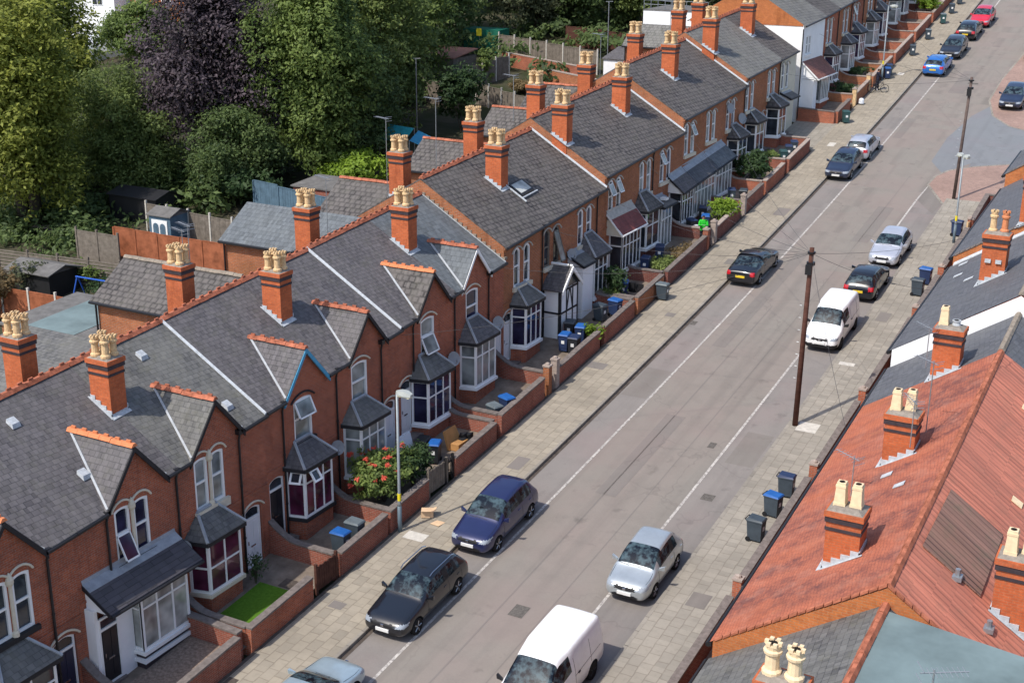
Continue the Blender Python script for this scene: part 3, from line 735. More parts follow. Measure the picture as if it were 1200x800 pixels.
    if gable:
        gx=-(gh/PITCH)
        pts=[(o,0),(o,gc-gw),(0.0,gc-gw),(gx,gc),(0.0,gc+gw),(o,gc+gw),(o,W),(RX,W),(RX,0)]
    else: pts=[(o,0),(o,W),(RX,W),(RX,0)]
    r.slab([(x,y,zz(x,y)) for x,y in pts],th)
    R=r.build('roof', M[roof], H)
    r=MB(); r.slab([(RX,0,E(0)+RH+.02),(RX,W,E(W)+RH+.02),(BX-.2,W,E(W)-.1),(BX-.2,0,E(0)-.1)],th); r.build('rear_slope', M[rear], R)
    ridge_tiles(R,(RX,.02,E(0)+RH+.09),(RX,W-.02,E(W)+RH+.09),ridge,crest)
    # gutter
    segs=[(0,W)] if not gable else [(0,gc-gw-.05),(gc+gw+.05,W)]
    for a,b in segs:
        if b-a>.15: gm=MB(); gm.tube([(o+.05,a+.01,E(a)-.12),(o+.05,b-.01,E(b)-.12)],.075,6); gm.build('gutter', M['black_plastic'], R)
    if gable:
        q=MB(); ap=E(gc)+gh+.05; gr=gable_roof or roof
        lo,hi=gc-gw-.12,gc+gw+.12; zl=E(gc-gw)-.12*gh/gw; zh=E(gc+gw)-.12*gh/gw
        for (yy,zy,yv) in ((lo,zl,gc-gw),(hi,zh,gc+gw)):
            q.slab([(o+.02,gc,ap),(o+.02,yy,zy+.05),(-.02,yv,E(yv)+.07),(gx,gc,ap)],.06)
        D=q.build('gable_roof', M[gr], H)
        ridge_tiles(D,(o+.05,gc,ap+.05),(gx-.05,gc,ap+.05),gable_ridge,gable_ridge!='ridge_bright' or True,.12)
        bb=MB()
        for yy,zy in ((lo,zl),(hi,zh)):
            bb.hexa([(o-.02,gc,ap-.02),(o+.05,gc,ap-.02),(o+.05,yy,zy-.0),(o-.02,yy,zy-.0),(o-.02,gc,ap-.22),(o+.05,gc,ap-.22),(o+.05,yy,zy-.2),(o-.02,yy,zy-.2)])
        bb.build('bargeboard', M[barge], D)
        v=MB()
        for yy in (gc-gw,gc+gw): v.tube([(o,yy,E(yy)+.02),(gx,gc,E(gc)+gh+.05)],[.06,.06],5)
        v.build('valley_lead', M['lead'], D)
    if flash_end:
        f=MB(); 
        for x0,x1 in ((o,RX),):
            z0,z1=zz(x0,W)+.02,zz(x1,W)+.02
            f.hexa([(x0,W-.10,z0),(x0,W-.01,z0),(x1,W-.01,z1),(x1,W-.10,z1),(x0,W-.10,z0+.03),(x0,W-.01,z0+flash_end),(x1,W-.01,z1+flash_end),(x1,W-.10,z1+.03)])
        f.build('flashing', M['mortar_white'], R)
    # --- stacks
    if stack:
        yc,n,kw=stack; wy=kw.get('wy',.72); x0,x1=-3.26,-2.36
        zb_=roofz(x1,yc)-.6; zt=E(yc)+3.55+kw.get('dh',0)
        P=[]
        for i in range(2):
            for j in range(2):
                if i*2+j<n: P.append((x0+.22+i*.46,yc-.18+j*.36,kw.get('pot','pot_cream'),kw.get('style',0),.72+.05*((i+j*3)%2)))
        chimney(H,x0,x1,yc-wy/2,yc+wy/2,zb_,zt,P,zfl=lambda x,y: roofz(x,y)+.03)
    if rear_stack:
        yc,n=rear_stack; x0,x1=-7.05,-6.2; zt=E(yc)+3.65
        P=[(x0+.2+(k//2)*.44,yc-.18+(k%2)*.36,'pot_cream',0,.74) for k in range(n)]
        chimney(H,x0,x1,yc-.36,yc+.36,roofz(x0,yc)-.6,zt,P,zfl=lambda x,y: roofz(x,y)+.03,slope=.59)
    for y in pipes: downpipe(H,y,F-.2,E(y)-.18)
    for (y,z,rr,az) in dishes: dish(H,0.0,y,F+z,rr,az)
    # --- rear wing
    if wing:
        yc=wing['y']; hw=wing.get('hw',2.0); hz=wing['z']-zr; dz=wing.get('dz',1.4); xa=BX+.3; xb=wing.get('xb',-13.3)
        m=MB(); b0,b1=yc-hw,yc+hw
        m.prism([(xa,b0+.08,-2),(xa,b1-.08,-2),(xa,b1-.08,hz-dz),(xa,yc,hz-.05),(xa,b0+.08,hz-dz)],(xb-xa+.1,0,0)); wg=m.build('rear_wing', M[wing.get('brick','brick_orange')], H)
        q=MB(); 
        q.slab([(xa+2.4,yc,hz),(xb-.15,yc,hz),(xb-.15,b0-.12,hz-dz-.08),(xa-.1,b0-.12,hz-dz-.08)],.07); q.slab([(xa+2.4,yc,hz),(xb-.15,yc,hz),(xb-.15,b1+.1,hz-dz-.08),(xa,b1+.1,hz-dz-.08)],.07)
        wr=q.build('wing_roof', M[wing.get('roof','tile_brown')], wg)
        if wing.get('ridge'): ridge_tiles(wr,(xa+2.2,yc,hz+.06),(xb-.15,yc,hz+.06),wing['ridge'],False,.11)
        gt=MB(); gt.tube([(xa,b0-.2,hz-dz-.14),(xb-.1,b0-.2,hz-dz-.14)],.07,6); gt.build('gutter', M['black_plastic'], wr); gt=MB(); gt.tube([(xb+.1,b0-.03,hz-dz-.22),(xb+.1,b0-.03,-1)],.045,6); gt.build('downpipe', M['black_plastic'], wg)
        w_=MB(); w_.box(xb-.06,xb-.02,yc-.5,yc+.5,hz-dz-1.7,hz-dz-.4); ww=w_.build('window', M['pvc'], wg)
        w_=MB(); w_.box(xb-.08,xb-.065,yc-.43,yc+.43,hz-dz-1.63,hz-dz-.47); w_.build('glass', M['glass'], ww)
    return H,E,F,W,R
def roof_vents(R,E,pts,mat='mortar_white'):
    for (x,y) in pts:
        m=MB(); z=E(y)-x*PITCH+.05
        m.hexa([(x-.14,y-.17,z+.14*PITCH),(x+.16,y-.17,z-.16*PITCH),(x+.16,y+.17,z-.16*PITCH),(x-.14,y+.17,z+.14*PITCH),(x-.14,y-.15,z+.2),(x+.12,y-.15,z+.06),(x+.12,y+.15,z+.06),(x-.14,y+.15,z+.2)])
        m.build('roof_vent', M[mat], R)
lerp=lambda a,b,t:a+(b-a)*t
def eave(table,y):
    for (a,b,za,zb) in table:
        if a<=y<=b: return lerp(za,zb,(y-a)/(b-a))
BL=[(16.5,25.5,7.18,7.86),(25.5,34.8,7.86,8.52),(34.8,43.8,8.58,9.24),(43.8,52.9,9.30,10.02),(52.9,64.3,10.72,11.52),(64.3,75.7,12.15,12.95),(75.7,87.1,13.72,14.5),(87.1,98.6,15.0,15.8)]
def ez(block,y): a,b,za,zb=BL[block]; return lerp(za,zb,(y-a)/(b-a))
def LH(key,blk,y0,y1,label,**k):
    return left_house(key,y0,y1,ez(blk,y0),ez(blk,y1),label,**k)
tall2=dict(n=2,w=.68,g=.16,k=.07,s=2.2,t=.36)
# --- near blocks: pairs of gabled houses
LH('H_',0,16.5,21.0,'slate house at the bottom end of the left terrace, cut off by the photo edge',gable=(1.9,1.32,1.58),upper=[dict(y=1.9,**tall2)],bays=[dict(y=1.9)],doors=[dict(y=3.9)],gable_ridge='ridge_bright')
H=LH('H0',0,21.0,25.5,'red brick house at the bottom left corner, dark door beside a low bay roof',gable=(1.95,1.32,1.58),upper=[dict(y=2.0,sill='black_board',**tall2)],gable_ridge='ridge_bright',
   bays=[dict(y=1.75,w=1.9,roof='slate_worn',zr=3.55,z1=2.7)],doors=[dict(y=3.75,mat='door_navy',z=.25)],pipes=(2.95+.45,),stack=(.35,4,{}),rear_stack=(2.2,2),
   wing=dict(y=3.6,z=T(24)+7.3,roof='slate_worn',hw=2.6,dz=1.3))
H=LH('H1',1,25.5,30.15,'red brick house with long dark lean-to canopy over its door and white bay window',gable=(2.7,1.32,1.58),gable_roof='slate_purple',gable_ridge='ridge_bright',upper=[dict(y=2.5,sill='black_board',open={0:'bottom',1:None},**tall2)],
   doors=[],pipes=(1.35,4.55),dishes=((4.1,2.95,.27,.3),(4.42,3.1,.3,.15)),rear_stack=(4.4,4))
roof_vents(H[4],H[1],[(-3.6,1.3),(-1.15,1.75)])
Hh,Eh,Fh=H[0],H[1],H[2]
# lean-to canopy, its bay and porch
def canopy(H,y0,y1,z0,z1,x1,roof,cheek='white_paint',barge='black_board',name='canopy_roof',tube_top='lead',end0=True,end1=True,dz=0):
    m=MB(); m.slab([(x1,y0,z0),(x1,y1,z0+dz),(.02,y1,z1+dz),(.02,y0,z1)],.09); c=m.build(name,M[roof],H)
    for y,dy,on,zq in ((y0+.1,.06,end0,0),(y1-.16,.06,end1,dz)):
        if on: m=MB(); m.prism([(.0,y,z0-.14+zq),(x1-.12,y,z0-.14+zq),(.0,y,z1-.14+zq)],(0,dy,0)); m.build('cheek',M[cheek],c)
    m=MB()
    for y,q in ((y0,0),(y1,dz)):
        m.hexa([(x1+.02,y-.03,z0+q-.02),(x1+.02,y+.03,z0+q-.02),(.03,y+.03,z1+q-.02),(.03,y-.03,z1+q-.02),(x1+.02,y-.03,z0+q-.16),(x1+.02,y+.03,z0+q-.16),(.03,y+.03,z1+q-.16),(.03,y-.03,z1+q-.16)])
    m.tube([(x1+.05,y0,z0-.08),(x1+.05,y1,z0-.08+dz)],.055,6); m.sbox(.0,x1-.05,y0+.12,y1-.18,z0-.17,z0-.17+dz,.07)
    m.build('bargeboard',M[barge],c)
    if tube_top:
        m=MB(); m.slab([(.03,y0,z1+.03),(.03,y1,z1+.03+dz),(.0,y1,z1+.14+dz),(.0,y0,z1+.14)],.02); m.slab([(.32,y0,z1-.32*(z1-z0)/x1+.03),(.32,y1,z1-.32*(z1-z0)/x1+.03+dz),(.03,y1,z1+.02+dz),(.03,y0,z1+.02)],.02); m.build('lead_apron',M[tube_top],c)
    return c
def flatbay(H,y0,y1,x,z0,z1,cols,glass='glass',transom=(.68,),name='bay_window',base=None,F=None,frame='pvc',sides=(1,1)):
    fm=MB(); fgrid(fm,(x,y0),(x,y1),z0,z1,cols,transom)
    if sides[0]: fgrid(fm,(.0,y0),(x-.005,y0),z0,z1,1,transom)
    if sides[1]: fgrid(fm,(x-.005,y1),(.0,y1),z0,z1,1,transom)
    w=fm.build(name,M[frame],H); g=MB()
    q=[(0,y0+.035),(x-.035,y0+.035),(x-.035,y1-.035),(0,y1-.035)]
    for a,b in zip(q[:-1],q[1:]): g.poly([(a[0],a[1],z0+.02),(b[0],b[1],z0+.02),(b[0],b[1],z1-.02),(a[0],a[1],z1-.02)])
    g.build('glass',M[glass],w)
    s_=MB(); s_.box(.0,x+.07,y0-.07,y1+.07,z0-.13,z0-.003); s_.build('sill',M[frame],w)
    if base:
        b_=MB(); b_.box(.0,x-.03,y0+.02,y1-.02,F-1.2,z0-.13); b_.build('bay_base',M[base],w)
    return w
canopy(Hh,.15,4.35,Fh+3.02,Fh+3.75,1.15,'porch_tile')
w=flatbay(Hh,1.75,3.95,.8,Fh+.75,Fh+2.9,3,'glass_pale',(.70,),base='brick_blue',F=Fh)
m=MB(); m.box(.0,.86,1.68,4.02,Fh+.32,Fh+.46); m.build('sill',M['pvc'],w)
door(Hh,.28,1.12,Fh+.12,2.0,.42,'door_black',arched=False,x=.42)
m=MB(); m.box(.0,.40,1.12,1.75,Fh-.5,Fh+2.9); m.box(.0,.40,.15,.28,Fh-.5,Fh+2.9); m.build('porch_panel',M['white_paint'],Hh)
H=LH('H2',1,30.15,34.8,'red brick house with purple-curtained square bay, white door and small green lawn in front',gable=(1.95,1.32,1.58),gable_roof='slate_worn',gable_ridge='ridge_tile',roof='slate_worn',upper=[dict(y=1.6,st=.3,**tall2)],
   bays=[dict(y=1.3,w=1.7,glass='glass_purple',transom=(.5,),roof='slate_worn',sillmat='cream_paint',z0=.8,z1=2.7,zr=3.6)],doors=[dict(y=3.75,mat='door_white')],stack=(.02,4,dict(dh=-.12)),flash_end=.08,pipes=(3.15,),
   wing=dict(y=1.2,z=T(31.5)+7.35,roof='slate_worn',hw=2.4,dz=1.2))
roof_vents(H[4],H[1],[(-3.7,2.6),(-.75,3.6)])
H=LH('H3',2,34.8,39.3,'red brick house with magenta-curtained bay and black door, its bay casements open',gable=(2.45,1.3,1.5),gable_roof='slate_purple',gable_ridge='ridge_tile',barge='blue_board',upper=[dict(y=2.3,w=1.0,open={0:'top'},glass='glass_net',sill='black_board',hoodmat='black_board')],hoodmat='black_board',
   bays=[dict(y=2.15,w=1.75,glass='glass_purple',cols=3,transom=(.72,),roof='slate_purple',z0=.95,z1=2.9,zr=3.8,sillmat='black_board')],doors=[dict(y=.55,mat='door_black',z=.3,hood=False)],pipes=(1.0,4.4),dishes=((4.05,2.75,.27,.4),),rear_stack=(3.3,4),
   wing=dict(y=7.2,z=T(42)+7.8,roof='tile_brown',hw=2.2,dz=1.4,ridge='ridge_grey'))
for (pa,pb,nx,ny) in (((.82,1.42),(.82,1.92),1,0),((.22,1.14),(.66,1.28),.25,-.95)):
    z=H[2]+2.86; m=MB(); t=.42; dn=(nx*.28,ny*.28); q=[(pa[0],pa[1],z),(pb[0],pb[1],z),(pb[0]+dn[0],pb[1]+dn[1],z-t),(pa[0]+dn[0],pa[1]+dn[1],z-t)]
    cx=[sum(p[i] for p in q)/4 for i in (0,1,2)]; inn=[tuple(cx[i]+(p[i]-cx[i])*.68 for i in (0,1,2)) for p in q]
    for i in range(4):
        j=(i+1)%4; f=[q[i],q[j],inn[j],inn[i]]; m.hexa(f+[(p[0]+nx*.04,p[1]+ny*.04,p[2]+.03) for p in f])
    c_=m.build('open_casement',M['pvc'],H[0]); m=MB(); m.poly(inn); m.build('glass',M['glass'],c_)
H=LH('H4',2,39.3,43.8,'red brick house behind the flowering bush with two white-framed panels beside its bay',gable=(2.05,1.28,1.5),gable_ridge='ridge_tile',gable_roof='slate_purple',upper=[dict(y=1.55,w=1.0,glass='glass_net',sill='coping')],
   bays=[dict(y=1.4,w=1.75,cols=3,transom=(.75,),glass='glass_net',roof='slate_worn',z0=.75,z1=2.9,zr=3.75)],doors=[dict(y=3.7,mat='door_white',z=.4)],stack=(.1,4,dict(dh=-.05)),pipes=(3.05,),flash_end=.1)
m=MB(); m.box(.0,.1,2.75,3.2,H[2]+.3,H[2]+2.85); m.build('white_panel',M['pvc'],H[0])
H=LH('H5',3,43.8,48.35,'red brick house with dark-glazed bay and white panel door next to the boarded sheet',gable=(2.6,1.3,1.5),gable_ridge='ridge_bright',gable_roof='tile_brown',upper=[dict(y=2.25,w=1.0,open={0:'bottom'},sill=None)],
   bays=[dict(y=2.0,w=1.85,cols=3,transom=(.62,),glass='glass_navy',roof='slate_worn',z0=.8,z1=2.8,zr=3.75)],doors=[dict(y=.5,mat='door_white',z=.45)],pipes=(1.0,4.45),dishes=((4.0,2.9,.3,.2),),rear_stack=(2.7,4),
   wing=dict(y=6.8,z=T(50.6)+7.8,roof='slate_new',hw=2.2,dz=1.4))
H=LH('H6',3,48.35,52.9,'red brick house with blue-grey new slates and white bargeboards on its small gable',gable=(1.75,1.25,1.45),gable_ridge='ridge_tile',barge='pvc',roof='slate_new',upper=[dict(y=1.55,w=1.0,sill='pvc',st=.5,hoodmat='cream_paint')],
   bays=[dict(y=1.55,w=1.85,cols=3,transom=(.7,),glass='glass_net',roof='slate_purple',z0=.75,z1=2.8,zr=3.8)],doors=[dict(y=4.0,mat='door_white',z=.3)],stack=(.3,4,{}),flash_end=.02,pipes=(3.0,),dishes=((3.55,3.0,.3,.2),))
m=MB(); W=H[3]; E=H[1]
for k in range(18):
    t=k/18; x=.1+(RX-.1)*t; z=E(W)-x*PITCH+.08; m.box(x-.24,x-.01,W-.05,W+.2,z,z+.14)
m.build('verge_tiles',M['ridge_grey'],H[4])
# --- flat-eaved blocks up the hill
def pr(y,**k): return dict(dict(y=y,n=2,w=.66,g=.38,k=.24,t=.74,s=2.45,st=.2,col=None),**k)
fb=dict(brick='brick_orange',bands=True,hoodmat='stone')
H=LH('H7',4,52.9,56.7,'house with red flower-painted panel under its navy-curtained bay, beside a half-timbered porch',roof='tile_brown',upper=[pr(1.85)],bays=[dict(y=1.75,w=1.6,cols=3,transom=(.75,),glass='glass_navy',roof='slate_worn',base='brick_red')],doors=[dict(y=.5,mat='door_white')],rear_stack=(1.3,4),wing=dict(y=2.9,xb=-11.3,z=T(55.9)+7.8,roof='tile_brown',hw=2.1,dz=1.4,ridge='ridge_tile'),**fb)
if 0: m=MB(); m.prism([(.0,.62,H[2]-.5),(.79,.74,H[2]-.5),(.79,2.3,H[2]-.5),(.0,2.4,H[2]-.5)],(0,0,.55)); m.build('bay_plinth',M['white_paint'],H[0])
H=LH('H8',4,56.7,60.5,'house with small black and white timbered porch under a steep white-edged gable',roof='tile_brown',upper=[pr(1.25,frame='wood_grey',open={1:'tilt'},glass='glass')],stack=(.55,4,dict(dh=.1)),pipes=(.12,),doors=[],dishes=((3.1,3.7,.28,.2),),**fb)
h,E,F,W,R=H
# skylight
sy=.9; m=MB(); zq=lambda x,y:E(y)-x*PITCH+.06
m.hexa([(-2.3,sy-.0,zq(-2.3,sy)),(-1.55,sy,zq(-1.55,sy)),(-1.55,sy+1.3,zq(-1.55,sy+1.3)),(-2.3,sy+1.3,zq(-2.3,sy+1.3)),(-2.3,sy,zq(-2.3,sy)+.1),(-1.55,sy,zq(-1.55,sy)+.1),(-1.55,sy+1.3,zq(-1.55,sy+1.3)+.1),(-2.3,sy+1.3,zq(-2.3,sy+1.3)+.1)]); s_=m.build('skylight',M['black_plastic'],R)
m=MB(); m.poly([(-2.22,sy+.1,zq(-2.22,sy)+.12),(-1.63,sy+.1,zq(-1.63,sy)+.12),(-1.63,sy+1.2,zq(-1.63,sy+1.2)+.12),(-2.22,sy+1.2,zq(-2.22,sy+1.2)+.12)]); m.build('glass',M['glass_pale'],s_)
m=MB(); m.tube([(-1.45,sy-.1,zq(-1.45,sy)+.04),(-1.45,sy+1.5,zq(-1.45,sy+1.5)+.04)],.05,5); m.tube([(-2.4,sy-.15,zq(-2.4,sy)+.04),(-1.2,sy-.15,zq(-1.2,sy)+.04)],.05,5); m.build('lead_tray',M['mortar_white'],s_)
# timbered porch on house 8
def porch_tudor(h,F):
    m=MB(); m.box(0,1.0,.35,2.35,F-.6,F+2.55); p=m.build('porch',M['white_paint'],h)
    m=MB()
    for y in (.35,1.0,1.7,2.27): m.box(1.0,1.03,y,y+.09,F-.6,F+2.55)
    for z in (F-.1,F+1.25,F+2.4): m.box(1.0,1.035,.35,2.36,z,z+.09)
    m.box(.0,1.03,.31,.35,F+1.25,F+1.34); m.box(.0,.1,.31,.35,F-.6,F+2.55); m.box(.9,1.03,.31,.35,F-.6,F+2.55)
    for a,b in ((1.05,1.3),(1.7,1.4)): m.hexa([(1.0,a,F+1.35),(1.03,a,F+1.35),(1.03,a+.08,F+1.35),(1.0,a+.08,F+1.35),(1.0,b,F+2.4),(1.03,b,F+2.4),(1.03,b+.08,F+2.4),(1.0,b+.08,F+2.4)])
    m.build('timber',M['black_board'],p)
    m=MB(); yc=1.3; ap=F+3.6
    for yy in (.15,2.5): m.slab([(1.2,yc,ap),(1.2,yy,F+2.55),(0,yy,F+2.55),(0,yc,ap)],.07)
    q=m.build('porch_roof',M['slate_purple'],p)
    m=MB()
    for yy in (.15,2.5): m.hexa([(1.19,yc,ap+.02),(1.26,yc,ap+.02),(1.26,yy,F+2.55),(1.19,yy,F+2.55),(1.19,yc,ap-.2),(1.26,yc,ap-.2),(1.26,yy,F+2.36),(1.19,yy,F+2.36)])
    m.tube([(0,yc,ap+.03),(1.2,yc,ap+.03)],.07,5); m.build('bargeboard',M['pvc'],q)
    m=MB(); m.prism([(1.0,.4,F+2.55),(1.0,2.2,F+2.55),(1.0,yc,F+3.75)],(.05,0,0)); m.build('porch_gable',M['glass'],p)
porch_tudor(h,F)
H=LH('H9',4,60.5,64.3,'house with shallow grey lean-to joined to its hipped bay, above two grey bins',roof='tile_brown',upper=[pr(1.35)],doors=[],bays=[dict(y=1.75,w=1.7,cols=3,transom=(.72,),roof='slate_purple',proj=.85,z0=.55,z1=2.7,zr=3.9)],pipes=(2.75,),rear_stack=(1.0,4),flash_end=.10,**fb)
h,E,F,W,R=H; canopy(h,-.75,.75,F+2.75,F+3.25,1.0,'slate_worn',end0=True,end1=False); m=MB(); m.box(.0,.9,-.65,.62,F-.6,F+2.65); m.build('porch_wall',M['white_paint'],h)
H=LH('H10',5,64.3,68.1,'house with brick-red felt canopy, white bay and round-topped upper windows thrown open',roof='tile_brown',upper=[pr(1.35)|dict(open={0:'top',1:'top'})],doors=[],stack=(.32,4,dict(dh=.05)),sidewall=False,wing=dict(y=-.1,xb=-11.4,z=T(64.3)+7.7,roof='tile_brown',hw=2.1,dz=1.4,ridge='ridge_tile'),**fb)
h,E,F,W,R=H; canopy(h,.3,3.75,F+2.85,F+3.95,1.0,'porch_red',cheek='cream_render',barge='pvc',tube_top='stone'); flatbay(h,.75,3.3,.85,F+.65,F+2.75,5,'glass',(.66,),base='white_paint',F=F)
H=LH('H11',5,68.1,71.9,'house with brown hipped bay roof joined to a flat black porch carrying a white sheet',roof='tile_brown',upper=[pr(1.85)],doors=[dict(y=3.3,mat='door_white')],bays=[dict(y=1.5,w=1.9,cols=2,transom=(.62,),roof='tile_brown',base='brick_plum',z0=.75,z1=2.85,zr=3.9)],pipes=(2.85,),rear_stack=(.7,4),**fb)
h,E,F,W,R=H; canopy(h,2.55,4.6,F+2.85,F+3.15,1.0,'felt_grey',end0=False); flatbay(h,2.7,4.3,.8,F+.3,F+2.75,3,'glass_net',(.7,),base='brick_red',F=F,sides=(0,1)); m=MB(); m.box(.35,.75,3.4,3.8,F+3.06,F+3.2); m.build('white_sheet',M['pvc'],h)
H=LH('H12',5,71.9,75.7,'house beside the joined dark lean-tos with bowed blue canopy end and angled casements',roof='tile_brown',upper=[pr(1.1)|dict(open={0:'top'})],doors=[],stack=(.6,4,dict(dh=.15)),rear_stack=(3.75,4),flash_end=.10,wing=dict(y=.3,xb=-11.3,hw=1.9,z=T(72)+7.6,roof='tile_brown',dz=1.4,ridge='ridge_tile'),**fb)
h,E,F,W,R=H
cz=lambda y: 9.62+.085*(y-73.5)-h.location.z
canopy(h,1.6,3.78,cz(73.5),cz(73.5)+.85,1.1,'slate_purple',cheek='pvc',end1=False,dz=.185); flatbay(h,1.85,3.75,.9,F+.8,cz(73.5)-.1,4,'glass',(.7,),base='white_paint',F=F,sides=(1,0))
H=LH('H13',6,75.7,79.5,'house under the black middle lean-to, its upper casements tilted open',roof='tile_brown',upper=[pr(1.15)|dict(open={1:'top'})],doors=[],wing=dict(y=1.8,xb=-11.2,z=T(77.5)+7.8,roof='tile_brown',hw=1.9,dz=1.4,ridge='ridge_tile'),**fb)
h,E,F,W,R=H; canopy(h,.03,3.78,cz(75.73),cz(75.73)+.85,1.1,'slate_dark',end0=False,end1=False,dz=.32); flatbay(h,.1,3.75,.9,F+.1,cz(75.73)-.1,6,'glass_net',(.72,),base='brick_red',F=F,sides=(1,0))
H=LH('H14',6,79.5,83.3,'house under the green-grey slate lean-to at the upper end of the joined canopies',roof='tile_brown',upper=[pr(1.1)],doors=[],stack=(.6,4,dict(dh=.1)),rear_stack=(3.75,4),**fb)
h,E,F,W,R=H; canopy(h,.03,3.3,cz(79.53),cz(79.53)+.85,1.1,'slate_new',end0=False,dz=.28); flatbay(h,.1,3.1,.9,F+.3,cz(79.53)-.1,5,'glass_net',(.72,),base='brick_red',F=F,sides=(0,1))
H=LH('H15',6,83.3,87.1,'house with brown-roofed bay behind a leafy shrub, a blue dish above it',roof='tile_brown',upper=[pr(1.0)],doors=[dict(y=3.3,mat='door_white')],bays=[dict(y=1.7,w=1.75,cols=2,transom=(.65,),roof='tile_brown')],dishes=((2.7,4.0,.34,.2),(.2,5.0,.32,.1)),flash_end=.10,pipes=(3.6,),**fb)
H=LH('H16',7,87.1,90.9,'house with dark hipped bay roof at the foot of the pale grey tiled block',roof='tile_grey',upper=[pr(1.0)],doors=[dict(y=3.3,mat='door_black')],bays=[dict(y=1.5,w=1.75,cols=2,transom=(.65,),roof='tile_brown')],stack=(.25,4,dict(dh=.2)),**fb)
H=LH('H17',7,90.9,94.7,'house with three purple-framed upper lights and a brown bay roof, next to the cream one',roof='tile_grey',upper=[pr(1.9,w=.7)],doors=[dict(y=.5,mat='door_white')],bays=[dict(y=2.2,w=1.75,cols=2,transom=(.65,),roof='tile_brown',proj=.9)],pipes=(3.6,),rear_stack=(.1,4),wing=dict(y=4.6,xb=-11.9,z=T(95.6)+7.8,roof='tile_grey',hw=2.1,dz=1.4),**fb)
H=LH('H18',7,94.7,98.6,'cream rendered end house with white porch, beside the concrete drive',roof='tile_brown',brick='cream_render',upper=[pr(1.3,hoodmat='stone')],doors=[dict(y=1.0,mat='door_black',hoodmat='white_paint')],stack=(.35,4,dict(dh=.2)),rear_stack=(.3,4),bands=False,hoodmat='stone')
h,E,F,W,R=H; canopy(h,.25,2.3,F+2.7,F+3.1,.9,'felt_grey',end0=True); 
# --- the white house
H=left_house('white',99.9,105.7,17.5,17.85,fl=10.85,label='white rendered house with red-brown tiled canopy and bare orange brick at its gable top',roof='tile_grey',brick='white_paint',upper=[dict(y=1.6,n=2,w=.6,g=.12,k=.02,t=1.0,s=2.4,hood='none',sill='pvc',col=None)],doors=[],bands=False,stack=(5.4,4,{}),rear_stack=(5.3,4))
h,E,F,W,R=H; canopy(h,.25,5.4,F+2.7,F+3.9,1.35,'tile_redbrown',cheek='white_paint',barge='pvc',tube_top=None)
flatbay(h,2.0,4.3,1.1,F+.75,F+2.6,5,'glass_net',(.0001,),base='brick_red',F=F); m=MB(); m.box(0,1.0,.35,1.3,F-.6,F+2.6); m.build('porch_wall',M['white_paint'],h); door(h,4.5,5.3,F+.1,2.0,.4,'door_white',arched=False,x=.9)
# bare brick in the head of the white gable, a course proud of the render
m=MB(); e=E(0); m.prism([(-.05,-.03,e+.02),(RX,-.03,e+RH),(BX+.05,-.03,e+.02),(BX+.05,-.03,e-.12),(-.05,-.03,e-.12)],(0,.03,0)); m.build('gable_brick',M['brick_parapet'],h)
m=MB(); m.tube([(.06,-.2,F-.4),(.06,-.2,E(0)-.3)],.05,6); m.build('downpipe',M['black_plastic'],h)
# --- the rest of the row, getting small
fl=['house just past the white one, dark blue felt porch tent beside its purple-curtained bay','house with blue-tinted bay glass behind the lamp post at the far bins','house with pale blue double bay, second beyond the far lamp post','house with black hipped bay roof behind the blue car and the leaning bins','house with white bay behind the dark car whose bonnet faces down the hill','house beside the round bright green bush near the top edge','far house level with the red car, its bay cut by the top edge','last house of the row in sight, only its bay in the picture','hidden end house above the top edge of the picture']
y=105.7
for k in range(9):
    W=3.95; za=T(y)+6.15; zb=T(y+W)+6.0
    if k<2: za,zb=17.85+.09*(y-105.7),17.85+.09*(y+W-105.7)
    flip=k%2
    left_house('F%d'%k,y,y+W,za,zb,fl[k],roof=['tile_brown','tile_grey'][k%2],brick=['brick_red','brick_orange'][k%2],upper=[pr(1.5 if not flip else 2.3,open={0:'top'} if k in (2,5) else {})],
       bays=[dict(y=1.6 if not flip else 2.5,w=1.75,cols=3,transom=(.62,),glass=['glass_navy','glass_net'][k%2] if k else 'glass_navy',frame='pvc',roof=['tile_brown','slate_purple','slate_dark'][k%3],base='brick_plum')],doors=[dict(y=3.4 if not flip else .55,mat=['door_white','door_black'][k%2])],
       stack=(.2,4,{}) if k%2 else None,pipes=(3.8,),hoodmat='stone')
    y+=W
